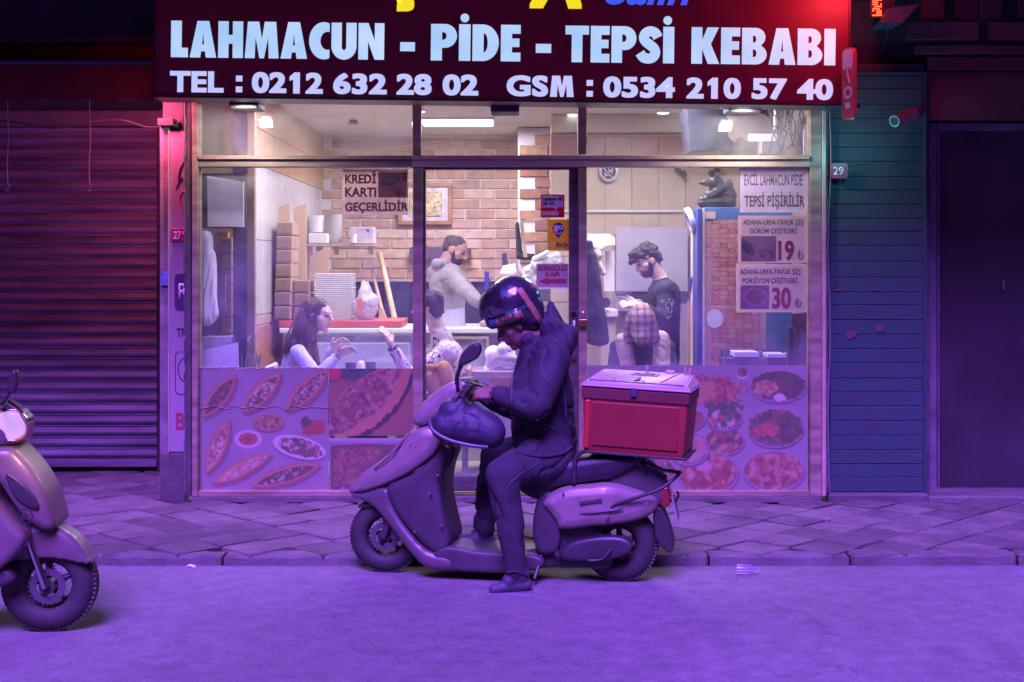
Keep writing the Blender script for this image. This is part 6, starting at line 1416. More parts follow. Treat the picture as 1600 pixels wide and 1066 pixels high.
def nose(vv):
    x, y, z = vv; x0 = L(548, 760).x; t = min(1, max(0, (x - x0) / .42)); return np.array([x, y * (.25 + .75 * t ** .6), z])
hull('front_fairing', [(666, 662), (641, 675), (613, 707), (576, 733), (549, 760), (551, 769), (572, 767), (613, 753), (650, 735), (689, 706), (700, 680), (690, 662)], -.16, .16, paint, S1, .05, warp=nose)
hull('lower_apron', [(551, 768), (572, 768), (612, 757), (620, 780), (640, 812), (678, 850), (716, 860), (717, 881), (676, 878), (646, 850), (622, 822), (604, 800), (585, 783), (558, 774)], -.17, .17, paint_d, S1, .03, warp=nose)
hull('leg_shield', [(613, 755), (650, 737), (689, 707), (702, 690), (712, 700), (704, 730), (700, 762), (706, 800), (714, 838), (700, 856), (678, 848), (640, 810), (620, 780)], -.165, .18, bodyb, S1, .03, warp=nose)
hull('front_fender', [(560, 790), (582, 778), (606, 775), (640, 790), (655, 812), (640, 806), (606, 788), (580, 792)], -.055, .055, bodyb, S1, .01)
hull('steering_column', [(664, 664), (690, 655), (712, 690), (716, 705), (700, 735), (680, 725)], -.10, .10, bodyb, S1, .03)
for sv in (-1, 1):
    pts = [L(a, b, sv * .145) for a, b in ((640, 697), (652, 690), (670, 686))]
    link('turn_signal', tube(tube(bmesh.new(), pts, .007, 8), [L(648, 699, sv * .15), L(672, 693, sv * .15)], .007, 8), M('clear_lens_red_reflection', (.5, .08, .10), .15, coat=1), S1, smooth=True)  # red reflection is put into the colour of the clear lens
link('chrome_trim', tube(bmesh.new(), curve([L(641, 676, -.12), L(616, 707, -.14), L(585, 733, -.11)]), .004, 6), chrome, S1)
hull('headlight_cowl', [(722, 592), (700, 600), (672, 622), (654, 646), (655, 660), (670, 662), (700, 648), (730, 626), (738, 604)], -.15, .15, paint, S1, .04)
link('headlight_lens', tube(bmesh.new(), [L(659, 657, -.08), L(659, 657, .08)], .026, 14), M('clear_lens', (.4, .36, .4), .1, coat=1), S1, smooth=True, auto=60)
hull('instrument_pod', [(694, 604), (712, 592), (738, 590), (745, 602), (730, 616), (706, 618)], -.09, .09, blackp, S1, .02)
link('handlebar', tube(bmesh.new(), curve([L(728, 606, -.38), L(735, 604, -.2), L(726, 612, 0), L(735, 604, .2), L(728, 606, .38)]), .013, 10), bodyb, S1, smooth=True)
for sv in (-1, 1): link('handlebar_grip', tube(bmesh.new(), [L(733, 605, sv * .26), L(728, 606, sv * .39)], .018, 12), rubber, S1, smooth=True, auto=60)
for sv, (dx, dy) in ((-1, (0, 0)), (1, (26, -2))):
    st_ = tube(bmesh.new(), curve([L(716 + dx, 612 + dy, sv * .22), L(714 + dx, 590 + dy, sv * .25), L(722 + dx, 568 + dy, sv * .27), L(728 + dx, 562 + dy, sv * .27)]), [.011] * 19, 8) if sv < 0 else tube(bmesh.new(), curve([L(720, 600, .22), L(718, 575, .25)]), .009, 8)
    if sv < 0:
        mr_ = link('mirror', st_, blackp, S1, smooth=True)
        me = blob(bm=prism(smooth_outline(outline([(716, 572), (722, 552), (738, 537), (748, 536), (753, 545), (748, 558), (736, 566), (724, 571)], -.27)), -.29, -.25, .012), voxel=.004, smooth=3); me.materials.append(blackp); link('mirror_head', me, None, mr_, smooth=True)
# muff / leg cover
mf = M('padded_nylon', (.03, .03, .055), .55, var=.3, bump=.2, bscale=80)
def muff(v, nm, pts, strip=True):
    pr = [(k, L(a, b, v + dv), r0, L(c, d_, v + dv2), r1, 0) for (k, a, b, dv, r0, c, d_, dv2, r1) in pts]
    me = blob(pr, voxel=.008, smooth=4); me.materials.append(mf); folds(me, .009, 9, seed=3); return link(nm, me, None, S1, smooth=True)
muff(-.26, 'handlebar_muff', [('c', 708, 644, 0, .072, 706, 664, 0, .075), ('c', 700, 664, 0, .085, 740, 668, .0, .10), ('c', 735, 655, 0, .085, 764, 674, .0, .085), ('c', 755, 682, 0, .06, 774, 684, 0, .045), ('c', 716, 632, 0, .05, 730, 650, .02, .06)])
muff(.26, 'handlebar_muff', [('c', 702, 644, 0, .07, 704, 660, 0, .075), ('c', 700, 660, 0, .08, 745, 664, .0, .085)])
link('reflective_piping', tube(bmesh.new(), curve([L(671, 655, -.345), L(676, 672, -.36), L(700, 687, -.37), L(735, 696, -.37), L(762, 699, -.35)], 8), .0095, 8), M('grey_piping', (.065, .062, .09), .4), S1)
hull('floorboard', [(690, 852), (714, 844), (760, 852), (846, 858), (852, 878), (800, 886), (716, 882), (680, 876)], -.165, .165, bodyb, S1, .015)
hull('underbody', [(690, 876), (800, 884), (900, 880), (950, 885), (960, 860), (940, 820), (880, 815), (846, 850), (760, 860)], -.10, .10, blackp, S1, .02)
hull('engine_cover', [(876, 872), (890, 848), (930, 838), (972, 838), (990, 852), (975, 868), (930, 876)], -.15, -.08, M('engine_grey', (.05, .048, .06), .4, metal=.4, var=.3), S1, .015)
hull('exhaust', [(900, 872), (960, 856), (1020, 846), (1026, 862), (960, 878), (905, 884)], .09, .17, M('exhaust_dark', (.06, .06, .07), .35, metal=.7), S1, .02)
tail = lambda vv: np.array([vv[0], vv[1] * (1 - .45 * min(1, max(0, (vv[0] - L(950, 760).x) / .30))), vv[2]])
hull('side_panel', [(852, 778), (868, 762), (893, 753), (925, 750), (955, 748), (985, 756), (1010, 765), (1028, 776), (1028, 790), (1012, 803), (978, 811), (930, 815), (881, 820), (874, 808), (862, 792)], -.185, .185, paint, S1, .05, warp=tail)
link('panel_crease', tube(bmesh.new(), curve([L(905, 803, -.187), L(930, 801, -.19), L(960, 797, -.185), L(975, 795, -.17)]), [.001 + .0075 * math.sin(3.14 * i / 18) for i in range(19)], 6), bodyb, S1)
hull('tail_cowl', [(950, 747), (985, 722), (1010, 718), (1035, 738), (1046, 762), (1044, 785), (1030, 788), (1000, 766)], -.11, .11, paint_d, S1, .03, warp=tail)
hull('seat', [(800, 742), (830, 724), (870, 716), (900, 712), (940, 706), (985, 704), (1006, 712), (990, 728), (955, 744), (900, 752), (868, 760), (852, 776), (826, 768)], -.145, .145, M('seat_vinyl', (.025, .022, .035), .4, var=.2, bump=.15, bscale=200), S1, .04)
hull('under_seat_panel', [(846, 772), (868, 762), (880, 800), (878, 850), (848, 856), (838, 820)], -.15, .15, bodyb, S1, .02)
hull('tail_light', [(1034, 760), (1046, 758), (1050, 776), (1044, 790), (1034, 788)], -.07, .07, M('tail_lens', (.35, .03, .04), .15, coat=1), S1, .01)
hull('rear_mudflap', [(1022, 792), (1034, 790), (1046, 815), (1054, 848), (1048, 861), (1036, 852), (1024, 834)], -.07, .07, blackp, S1, .006, voxel=.006)
def rail(nm, pts, r_=.009, m=blackp): return link(nm, tube(bmesh.new(), curve(pts, 5), r_, 8), m, S1, smooth=True)
for sv in (-1, 1):
    v = sv * .17
    rail('grab_rail', [L(949, 814, v), L(953, 800, v), L(962, 788, v), L(1000, 776, v), L(1035, 762, v * .9), L(1058, 744, v * .6), L(1061, 738, 0)])
    rail('rack_rail', [L(897, 756, sv * .15), L(898, 725, sv * .15), L(904, 710, sv * .15), L(930, 703, sv * .15), L(1000, 708, sv * .15), L(1066, 715, sv * .15), L(1076, 712, sv * .12)], .011)
    link('rack_strut', tube(bmesh.new(), [L(990, 709, sv * .14), L(1010, 742, sv * .08)], .009), blackp, S1)
for px in (930, 970, 1010, 1050): link('rack_crossbar', tube(bmesh.new(), [L(px, 704 + (px - 930) * .075, -.15), L(px, 704 + (px - 930) * .075, .15)], .008), blackp, S1)
rail('grab_loop', [L(1008, 724, -.1), L(1030, 733, -.12), L(1058, 738, -.06), L(1061, 738, .06), L(1030, 733, .12)], .010, M('grey_rail', (.09, .085, .11), .35, metal=.5))
rail('hook_rail', [L(1040, 742, 0), L(1042, 770, 0), L(1052, 785, 0), L(1060, 775, 0), L(1058, 768, 0)], .006)
link('kick_stand', tube(bmesh.new(), [L(846, 868, -.12), L(835, 905, -.2)], .010), blackp, S1)
link('plate_light', cyl(bmesh.new(), L(1070, 712, -.1), (0, 1, 0), .016, .03), blackp, S1)

for pts, v, r_ in (([(700, 612), (690, 640), (672, 668)], -.05, .006), ([(736, 606), (716, 640), (704, 690)], -.12, .005), ([(742, 600), (722, 612), (700, 650)], -.30, .005)):
    link('control_cable', tube(bmesh.new(), curve([L(a, b_, v) for a, b_ in pts]), r_, 8), blackp, S1, smooth=True)
link('side_badge', prism(outline([(905, 784), (940, 779), (941, 784), (906, 789)], -.19), -.1945, -.186, .001), bodyb, S1)
link('foot_peg', tube(bmesh.new(), [L(870, 862, -.14), L(870, 866, -.22)], .011, 10), rubber, S1)
link('kick_lever', tube(bmesh.new(), curve([L(955, 858, -.16), L(940, 874, -.175), L(918, 876, -.18)]), .007, 8), blackp, S1, smooth=True)
for px, py in ((684, 742), (672, 770), (690, 820), (880, 770), (1010, 786), (648, 830)): link('screw', cyl(bmesh.new(), L(px, py, -.19), (0, 1, 0), .006, .02, 10), chrome, S1)
link('licence_plate', box(bmesh.new(), -.004, .004, -.09, .09, -.06, .06, .002, Matrix.Translation(L(1056, 795, 0)) @ Matrix.Rotation(R(-12), 4, 'Y')), M('plate_grey', (.3, .3, .33), .5), S1)
# delivery box
bxr = root('delivery_box', sc_c, 'red plastic delivery box with a mauve grey lid strapped on the scooter rack', 'box', yaw=sc_yaw, local=True)
red = M('red_box_plastic', (.23, .028, .026), .38, var=.06, scale=3); lidm = M('mauve_lid_plastic', (.36, .28, .24), .38, var=.06, scale=3)
bc = (L(922, 700, 0) + L(1076, 711, 0)) / 2; zb = L(1000, 706, 0).z + .014
tiltz = R(2.6); byaw = R(-5)
TB = Matrix.Translation((bc.x, 0.0, zb)) @ Matrix.Rotation(byaw, 4, 'Z') @ Matrix.Rotation(tiltz, 4, 'Y')
hw = .262; hd = .20; H = .33
def tb_box(x0, x1, y0, y1, z0, z1, bev=.006, seg=2, bm=None): return box(bm or bmesh.new(), x0, x1, y0, y1, z0, z1, bev, TB, seg)
b = bmesh.new(); vs = []
for z, k in ((0, .945), (.005, .95), (H - .06, 1.0)): vs.append([b.verts.new(TB @ Vector((sx * hw * k, sy * hd * k, z))) for sx, sy in ((-1, -1), (1, -1), (1, 1), (-1, 1))])
for i in range(2):
    for k in range(4): b.faces.new((vs[i][k], vs[i][(k + 1) % 4], vs[i + 1][(k + 1) % 4], vs[i + 1][k]))
b.faces.new(vs[0][::-1]); b.faces.new(vs[-1])
bmesh.ops.bevel(b, geom=[e for e in b.edges], offset=.012, segments=3, affect='EDGES', profile=.5)
link('box_shell', b, red, bxr, smooth=True, auto=30)
link('front_panel', tb_box(-hw * .80, hw * .84, -hd * .985 - .004, -hd * .93, .03, H - .085, .003), M('red_panel_plastic', (.20, .026, .026), .33, var=.06), bxr)
link('left_rib', tb_box(-hw * .96, -hw * .84, -hd - .006, -hd * .9, .012, H - .075, .008), M('red_rib_plastic', (.36, .035, .03), .3), bxr)
link('rim_band', tb_box(-hw - .006, hw + .006, -hd - .008, hd + .008, H - .072, H - .012, .008, 3), M('maroon_rim_plastic', (.12, .03, .035), .4, var=.06), bxr)
# lid with sloping top, recess, ribs and latch
b = bmesh.new(); lidz = H - .011
o8 = [(-hw - .014, -hd - .016, lidz), (hw + .014, -hd - .016, lidz), (hw + .014, hd + .01, lidz), (-hw - .014, hd + .01, lidz)]
o9 = [(-hw - .014, -hd - .016, lidz + .012), (hw + .014, -hd - .016, lidz + .012), (hw + .014, hd + .01, lidz + .012), (-hw - .014, hd + .01, lidz + .012)]
o10 = [(-hw + .018, -hd + .018, lidz + .034), (hw - .018, -hd + .018, lidz + .034), (hw - .03, hd - .02, lidz + .062), (-hw + .03, hd - .02, lidz + .062)]
rg = [[b.verts.new(TB @ Vector(p)) for p in o_] for o_ in (o8, o9, o10)]
for i in range(2):
    for k in range(4): b.faces.new((rg[i][k], rg[i][(k + 1) % 4], rg[i + 1][(k + 1) % 4], rg[i + 1][k]))
b.faces.new(rg[0][::-1]); b.faces.new(rg[-1]); bmesh.ops.bevel(b, geom=b.edges[:], offset=.007, segments=3, affect='EDGES')
lid = link('lid', b, lidm, bxr, smooth=True, auto=30)
def lidpt(u_, v_, h=0):   # u across, v depth 0..1 on the sloping top
    x = u_ * (hw - .03); y = -hd + .018 + v_ * (2 * hd - .04); z = lidz + .034 + v_ * .028 + h; return TB @ Vector((x, y, z))
dkl = M('dark_lid_groove', (.07, .03, .08), .5)
link('lid_groove', tube(bmesh.new(), [lidpt(-1.02, .0, -.001), lidpt(1.02, .0, -.001)], .004, 6), dkl, lid)
for a in (-1, 1):
    link('lid_rib', tube(bmesh.new(), [lidpt(a * .72, .95, .001), lidpt(a * .50, .12, .001)], .005, 6), lidm, lid)
def quad_box(u0, u1, v0, v1, h0, h1, m, nm, par):
    b = bmesh.new(); p = [lidpt(u, v, h) for h in (h0, h1) for u, v in ((u0, v0), (u1, v0), (u1, v1), (u0, v1))]; vv = [b.verts.new(x) for x in p]
    for f_ in ((0, 3, 2, 1), (4, 5, 6, 7), (0, 1, 5, 4), (1, 2, 6, 5), (2, 3, 7, 6), (3, 0, 4, 7)): b.faces.new([vv[i] for i in f_])
    return link(nm, b, m, par)
quad_box(-.28, .32, .58, .84, -.002, .0015, dkl, 'badge_recess', lid); quad_box(-.26, .30, .60, .78, .0016, .004, M('badge_plate', (.36, .24, .32), .3), 'badge_plate', lid)
bmt = bmesh.new(); cu = text_mesh('FAHRİZ', 0, 0, 100, 100, 1.0, .03, .3)
V = [v.co.copy() for v in cu.verts]; x0 = min(v.x for v in V); x1 = max(v.x for v in V); z0 = min(v.z for v in V); z1 = max(v.z for v in V); y0 = min(v.y for v in V)
for v in cu.verts: v.co = lidpt(-.22 + .48 * (v.co.x - x0) / (x1 - x0), .62 + .14 * (v.co.z - z0) / (z1 - z0), .0042 + (.001 if v.co.y < y0 + .0005 else 0))
link('badge_lettering', cu, dkl, lid)
quad_box(-.24, .16, -.01, .17, -.004, .0012, dkl, 'latch_recess', lid); quad_box(-.20, .12, -.03, .06, .0013, .003, lidm, 'latch_step', lid)
quad_box(-.05, .02, .05, .30, .003, .010, dkl, 'latch', lid); link('latch_body', tb_box(-.02, .012, -hd - .024, -hd - .0165, H - .045, H - .002, .003), dkl, lid)
for a, v_ in ((-.02, 1.0), (.84, .98), (.94, .98)): link('hinge_pin', tube(bmesh.new(), [lidpt(a, v_, 0), lidpt(a, v_, .032)], .009, 10), lidm, lid)
quad_box(.42, .60, .92, 1.0, .001, .012, M('pale_hinge', (.42, .36, .46), .4), 'hinge_cap', lid)
for k in (-.12, .14): link('box_strap', tb_box(k, k + .02, -hd * .9, hd * .9, -.012, .0, .002), rubber, bxr)
# box base plate
link('base_plate', tb_box(-hw * .98, hw * 1.02, -hd * .96, hd * .96, -.014, -.001, .003), blackp, bxr)

# rider
jk = M('black_jacket', (.026, .025, .04), .8, var=.3, scale=7); tr_ = M('black_trousers', (.027, .025, .038), .85, var=.3, scale=7); shoe = M('grey_shoe', (.05, .05, .08), .6, var=.3, scale=12); sk_r = M('rider_skin', (.20, .11, .10), .55, var=.1)
hc = P(805, 507, 7.03); f = Vector((-.86, -.1, -.50)); u = (-.48, 0, .87)
pr, at = head(hc, f, u, 0, 1, 4)
sN, sF = P(862, 560, 6.84), P(850, 556, 7.24); eN, eF = P(838, 634, 6.74), P(812, 640, 7.3); wN, wF = P(778, 617, 6.80), P(765, 622, 7.12)
hN, hF = P(858, 712, 6.92), P(856, 710, 7.14); kN, kF = P(786, 742, 6.70), P(772, 712, 7.22); aN, aF = P(806, 888, 6.70), P(757, 828, 7.20)
pr += [('c', hc + Vector((.02, 0, -.02)), .058, P(838, 535, 7.04), .07, 0), ('c', sN, .105, sF, .10, 2), ('c', P(848, 560, 7.04), .13, P(846, 610, 7.04), .165, 2), ('c', P(846, 610, 7.04), .17, P(848, 665, 7.03), .175, 2), ('c', P(848, 665, 7.03), .178, P(852, 702, 7.03), .165, 2),
       ('c', P(836, 540, 7.04), .085, P(848, 565, 7.04), .13, 2), ('c', P(826, 530, 6.98), .035, P(826, 532, 7.1), .035, 2),
       ('c', P(864, 515, 6.98), .07, P(864, 515, 7.10), .07, 2), ('c', P(864, 512, 7.04), .075, P(860, 474, 7.03), .022, 2), ('c', P(886, 520, 6.98), .05, P(888, 532, 7.1), .05, 2), ('c', P(858, 505, 6.95), .04, P(858, 505, 7.12), .04, 2), ('c', P(874, 535, 6.96), .072, P(872, 535, 7.12), .07, 2), ('c', P(884, 528, 7.04), .045, P(876, 545, 7.04), .07, 2),
       ('c', sN, .098, eN, .078, 2), ('c', eN, .080, wN, .047, 2), ('c', sF, .095, eF, .08, 2), ('c', eF, .078, wF, .05, 2),
       ('c', hN, .125, kN, .088, 3), ('c', hF, .12, kF, .085, 3), ('c', kN, .086, aN, .060, 3), ('c', kF, .082, aF, .058, 3),
       ('c', aN, .058, aN + Vector((.02, 0, -.03)), .05, 5), ('c', P(822, 913, 6.70), .033, P(772, 921, 6.66), .026, 5), ('c', aN + Vector((0, 0, -.02)), .045, P(795, 908, 6.68), .035, 5),
       ('c', P(764, 845, 7.20), .038, P(712, 843, 7.17), .03, 5), ('c', aF, .05, P(745, 838, 7.2), .04, 5)]
pr += hand(wN, (-.9, .25, .05), (0, -.5, .8), 0, 1, .8, 1.05); pr += hand(wF, (-.85, -.3, .1), (0, .5, .8), 0, -1, .8, 1.05)
rd = person(P(852, 712, 7.03), 'helmeted rider in a black hooded jacket sitting astride the scooter, looking down', pr, [sk_r, eye_m, jk, tr_, M('rider_lips', (.16, .07, .07), .5), shoe], (2, 3), .016, 7.5, 30, voxel=.0065, smooth=3)
for (a, b, c, d_) in ((690, 851, 772, 856), (758, 925, 836, 929)):
    Ys = 7.2 if a < 700 else 6.68
    me = prism([(X_(x, Ys), Z_(y, Ys)) for x, y in ((a, d_ - 2), (a + 6, b - 1), (c - 4, b - 1), (c, d_))], Ys - .05, Ys + .05, .008); link('shoe_sole', me, M('sole_grey', (.13, .13, .17), .6), rd)
link('reflective_stripe', tube(bmesh.new(), curve([P(862, 556, 6.735), P(874, 580, 6.75), P(882, 610, 6.83), P(884, 650, 6.86)]), .004, 6), M('stripe_blue', (.06, .06, .12), .5), rd)
def on_body(pts, r_, nm, m, off=.004, seg=6, n=6):
    me_ = rd.children[0].data; Wb = BASEM[rd.children[0].name]; bv_ = BODYBV.setdefault('r', BVH([Wb @ v.co for v in me_.vertices], [list(p.vertices) for p in me_.polygons]))
    out = []
    for p in curve([Vector((a, b_, 0)) for a, b_ in pts], n):
        q_ = P(p.x, p.y, 7.0); o_ = Vector((0, 0, CZ)); d_ = (q_ - o_).normalized(); h_ = bv_.ray_cast(o_, d_)
        if h_[0]: out.append(h_[0] - d_ * off)
    if len(out) > 2: link(nm, tube(bmesh.new(), out, r_, seg), m, rd, smooth=True)
from mathutils.bvhtree import BVHTree
BVH = BVHTree.FromPolygons; BODYBV = {}
seam = M('jacket_seam', (.06, .055, .085), .6)
on_body([(812, 545), (803, 580), (799, 620), (800, 660), (806, 700)], .004, 'zip', seam)
on_body([(796, 700), (820, 709), (850, 713), (880, 708), (893, 698)], .010, 'jacket_hem', M('hem_black', (.028, .026, .04), .8), .002)
on_body([(868, 533), (852, 548), (846, 575), (858, 600)], .0035, 'sleeve_seam', seam, .001)
on_body([(892, 560), (898, 600), (900, 650)], .0035, 'back_seam', seam, .001)
on_body([(838, 655), (862, 668), (868, 672)], .006, 'pocket_flap', seam, .001)
on_body([(792, 606), (797, 622), (792, 640)], .009, 'cuff', M('hem_black'), .0)
on_body([(845, 722), (812, 742), (790, 770), (800, 820), (812, 870)], .003, 'trouser_seam', seam, .001)
on_body([(792, 895), (806, 893), (824, 900)], .007, 'trouser_hem', M('hem_black'), .0)
b = tube(bmesh.new(), curve([P(806, 532, 6.93), P(806, 540, 6.93), P(804, 546, 6.94)]), .003, 6); link('chin_strap', b, blackp, rd)
# helmet
hel = M('helmet_black', (.028, .022, .04), .25, var=.3, coat=.7); hel_o = M('helmet_orange', (.30, .17, .10), .35, coat=.5, var=.2); hel_t = M('helmet_teal', (.025, .10, .11), .22, coat=.8)
Hc = P(800, 478, 7.03); hf, hu, hr = basis(Vector((-.93, -.06, -.34)), (-.34, 0, .94)); Qh = Rm(hf, hu, hr)
def hat(a, b, c=0): return Hc + hf * a + hu * b + hr * c
hpr = [('e', hat(-.01, .01), (.152, .128, .142), Qh, 0), ('e', hat(-.045, -.03), (.115, .122, .125), Qh, 0), ('e', hat(-.06, -.085), (.075, .105, .075), Qh, 0), ('e', hat(.03, .03), (.125, .118, .10), Qh, 0),
       ('c', hat(.125, -.045, .055), .034, hat(.125, -.045, -.055), .034, 0), ('c', hat(.125, -.045, .055), .036, hat(.0, -.045, .105), .034, 0), ('c', hat(.125, -.045, -.055), .036, hat(.0, -.045, -.105), .034, 0), ('c', hat(.13, -.02, .05), .03, hat(.13, -.02, -.05), .03, 0)]
me = blob(hpr, voxel=.005, smooth=5)
for m in (hel, hel_o, hel_t): me.materials.append(m)
fc = fcent(me); mi = np.zeros(len(fc), np.int32)
for i, c in enumerate(fc):
    d_ = Vector(c) - Hc; a, b_ = d_.dot(hf), d_.dot(hu)
    if abs(b_ + .052) < .022 and -.03 < a < .118: mi[i] = 1
    if abs(b_ + .052 - (a - .06) * .1) < .030 and a >= .108 and a < .142: mi[i] = 2
    if a < -.075 + .25 * (b_ + .05) and a > -.105 + .25 * (b_ + .05) and b_ < .075: mi[i] = 1
    if abs(b_ + .022) < .007 and -.06 < a < .13: mi[i] = 2
    if .06 < b_ < .085 + .3 * a and -.02 < a < .04: mi[i] = 2
me.polygons.foreach_set('material_index', mi); me.update()
hm = link('helmet', me, None, rd, smooth=True)
# helmet visor: curved shell
b = bmesh.new(); g = []
for i in range(17):
    th = R(-78 + 156 * i / 16); row = []
    for j in range(9):
        ph = R(-6 + 62 * j / 8); row.append(b.verts.new(hat(.012, .0) + hf * (.166 * math.cos(th) * math.cos(ph)) + hr * (.139 * math.sin(th) * math.cos(ph * .7)) + hu * (.150 * math.sin(ph))))
    g.append(row)
for i in range(16):
    for j in range(8): b.faces.new((g[i][j], g[i + 1][j], g[i + 1][j + 1], g[i][j + 1]))
bmesh.ops.solidify(b, geom=b.faces[:], thickness=.003)
link('visor', b, glass_mat('visor_tint', (.35, .35, .45), .5, .04, .02), hm, smooth=True, auto=50)
cu = text_mesh('FREE-R', 0, 0, 100, 100, 1.0, .03, .2); V = [v.co.copy() for v in cu.verts]; x0 = min(v.x for v in V); x1 = max(v.x for v in V); z0 = min(v.z for v in V); z1 = max(v.z for v in V); y0 = min(v.y for v in V)
from mathutils.bvhtree import BVHTree
bv = BVHTree.FromPolygons([BASEM[hm.name] @ v.co for v in me.vertices], [list(p.vertices) for p in me.polygons])
for v in cu.verts:
    tx_ = (v.co.x - x0) / (x1 - x0); tz = (v.co.z - z0) / (z1 - z0)
    p = hat(.100 - .095 * tx_, -.066 + .030 * tz, 0); o_ = Vector((0, 0, CZ)); d_ = (p - o_).normalized(); h_ = bv.ray_cast(o_, d_)
    v.co = (h_[0] - d_ * (.0012 + (.001 if v.co.y < y0 + .0005 else 0))) if h_[0] else p
link('helmet_lettering', cu, M('helmet_print', (.015, .012, .03), .4), hm)
thing('rider_phone', box(bmesh.new(), -.038, .038, -.072, .072, -.005, .005, .004, Matrix.Translation(P(752, 603, 6.95)) @ Matrix.Rotation(R(15), 4, 'Y') @ Matrix.Rotation(R(70), 4, 'Z')), blackp, 'black phone held low in front of the rider', 'phone')

# ================================================================== SECOND SCOOTER (left edge)
c2_ = Vector((X_(79, 5.99), 5.99, 0)); W2 = Matrix.Translation(c2_) @ Matrix.Rotation(R(4), 4, 'Z'); L2 = local_P(W2)
S2 = root('motor_scooter', c2_, 'retro scooter with its headlight on, cut off by the left edge', 'scooter', yaw=R(4), local=True)
sp = M('cream_brown_paint', (.125, .095, .10), .42, var=.12, coat=.3); spd = M('dark_vent', (.03, .025, .04), .4)
w2c = L2(79, 912); r2_ = abs(w2c.z); 
wheel('front_wheel', w2c, r2_, .115, S2, spokes=5)
hull('front_fender', [(6, 880), (14, 852), (40, 826), (66, 815), (92, 817), (124, 838), (146, 868), (150, 877), (128, 874), (100, 868), (60, 868), (28, 872)], -.085, .085, sp, S2, .03, LL=L2)
hull('front_shield', [(0, 697), (22, 693), (34, 696), (50, 712), (66, 732), (84, 762), (96, 800), (98, 815), (84, 822), (62, 812), (40, 790), (16, 755), (-6, 725)], -.15, .15, sp, S2, .04, LL=L2)
hull('side_vent', [(10, 738), (30, 750), (52, 772), (62, 793), (50, 795), (28, 782), (14, 760)], -.165, -.145, spd, S2, .006, LL=L2, voxel=.005)
hull('leg_shield', [(-2, 700), (10, 730), (14, 770), (40, 806), (60, 830), (30, 868), (-20, 900), (-60, 900), (-30, 840), (-22, 760), (-20, 700)], -.20, .20, M('shield_brown_grey', (.13, .09, .11), .4, var=.1, coat=.3), S2, .03, LL=L2)
link('badge_ring', lathe(bmesh.new(), [(.028, -.002), (.034, -.002), (.034, .002), (.028, .002)], Matrix.Translation(L2(39, 807, -.212)) @ Matrix.Rotation(R(90), 4, 'X'), 28, True), blackp, S2)
star = [(.022 * (1 if k % 2 == 0 else .42) * math.sin(k * math.pi / 5), .022 * (1 if k % 2 == 0 else .42) * math.cos(k * math.pi / 5)) for k in range(10)]; cc = L2(39, 807, -.212)
link('star_badge', prism([(cc.x + a, cc.z + b_) for a, b_ in star], -.2145, -.2105), blackp, S2)
hull('headlight_housing', [(-20, 640), (0, 634), (30, 636), (44, 652), (48, 670), (42, 686), (25, 692), (-6, 694), (-24, 680)], -.10, .10, M('housing_brown', (.11, .07, .08), .35, coat=.5), S2, .03, LL=L2)
me = blob(bm=prism(smooth_outline(outline([(-2, 646), (25, 643), (34, 655), (40, 668), (36, 680), (26, 686), (12, 686), (8, 676), (-4, 664)], -.09, L2)), -.112, -.06, .012), voxel=.005, smooth=3); me.materials.append(emat('headlamp_glow', (.62, .42, 1.0), .2)); link('headlight', me, None, S2, smooth=True)
link('headlight_rim', tube(bmesh.new(), curve([L2(a, b_, -.112) for a, b_ in ((-2, 644), (25, 641), (36, 654), (42, 668), (38, 681), (26, 688), (12, 688))]), .004, 6), M('rim_orange', (.5, .16, .08), .3, coat=1), S2)
ld = bpy.data.lights.new('shield_spot', 'SPOT'); ld.spot_size = R(75); ld.spot_blend = .8; ld.energy = 1.3; ld.shadow_soft_size = .04; ld.color = (1, .5, .3)
lo = bpy.data.objects.new('shield_fill_light', ld); col.objects.link(lo); lo.parent = S2; lo.matrix_basis = Matrix.Translation(L2(60, 672, -.28)) @ Matrix.Rotation(R(28), 4, 'Y') @ Matrix.Rotation(R(38), 4, 'X')  # added spot that lights the front shield, not the headlight's own beam
hull('handlebar_cowl', [(-20, 622), (-2, 620), (14, 626), (34, 640), (48, 654), (40, 660), (10, 640), (-20, 640)], -.09, .09, spd, S2, .02, LL=L2)
link('handlebar', tube(bmesh.new(), curve([L2(-14, 632, -.34), L2(0, 632, -.2), L2(6, 636, 0), L2(0, 632, .2), L2(-14, 632, .34)]), .013, 10), blackp, S2, smooth=True)
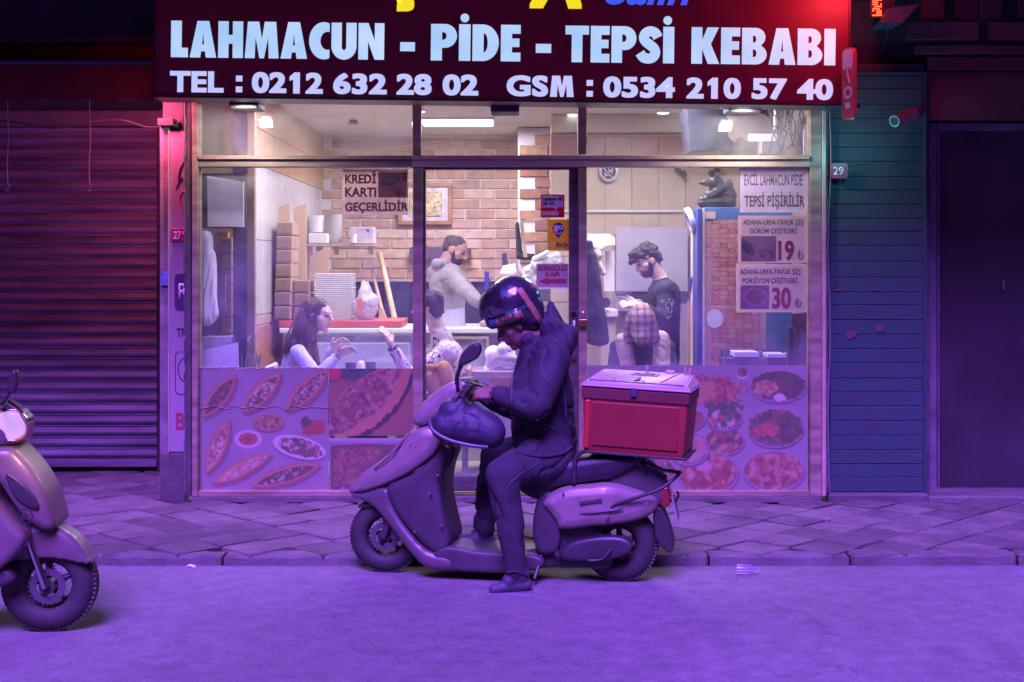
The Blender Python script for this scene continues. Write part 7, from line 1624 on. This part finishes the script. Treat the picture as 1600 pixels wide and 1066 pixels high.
for sv in (-1, 1): link('brake_lever', tube(bmesh.new(), curve([L2(14, 628, sv * .2), L2(30, 640, sv * .3), L2(44, 655, sv * .33)]), .0065, 8), chrome, S2, smooth=True)
mr_ = link('mirror', tube(bmesh.new(), curve([L2(4, 632, -.2), L2(10, 622, -.22), L2(20, 606, -.24)]), .007, 8), blackp, S2, smooth=True)
me = blob(bm=prism(smooth_outline(outline([(12, 606), (14, 588), (22, 578), (28, 580), (29, 598), (24, 614), (17, 614)], -.24, L2)), -.26, -.215, .012), voxel=.004, smooth=3); me.materials.append(blackp); link('mirror_head', me, None, mr_, smooth=True)
for sv in (-.08, .08): link('fork_leg', tube(bmesh.new(), [w2c + Vector((0, sv, 0)), w2c + Vector((-.10, sv, .28))], .018, 12), chrome, S2, smooth=True, auto=50)
hull('floorboard', [(-60, 880), (20, 872), (24, 905), (-160, 915), (-170, 890)], -.16, .16, bodyb, S2, .02, LL=L2)
hull('rear_body', [(-170, 740), (-200, 700), (-330, 690), (-420, 720), (-430, 800), (-360, 860), (-250, 880), (-170, 905), (-160, 860)], -.18, .18, sp, S2, .05, LL=L2)
hull('seat', [(-180, 690), (-200, 672), (-300, 662), (-400, 668), (-410, 690), (-300, 696)], -.14, .14, blackp, S2, .03, LL=L2)
wheel('rear_wheel', Vector((w2c.x - 1.22, 0, r2_)), r2_, .12, S2)
# small litter by the kerb
me = blob([('e', P(298, 884, 7.24), (.02, .012, .008), I4, 0), ('e', P(303, 886, 7.22), (.014, .01, .009), I4, 0)], voxel=.003); me.materials.append(white_p); folds(me, .004, 60)
link('litter', me, None, smooth=True, label='scrap of crumpled pale paper in the gutter left of the scooter', category='litter')
thing('bottle', tube(bmesh.new(), [(X_(1152, 7.05), 7.07, .028), (X_(1172, 7.05), 7.06, .028), (X_(1180, 7.05), 7.06, .028), (X_(1187, 7.05), 7.06, .028)], [.026, .026, .012, .012], 14), glass_mat('plastic_bottle', (.7, .7, .85), .12, .3, .15), 'crushed clear bottle lying in the gutter right of the scooter', 'bottle', smooth=True, auto=50)
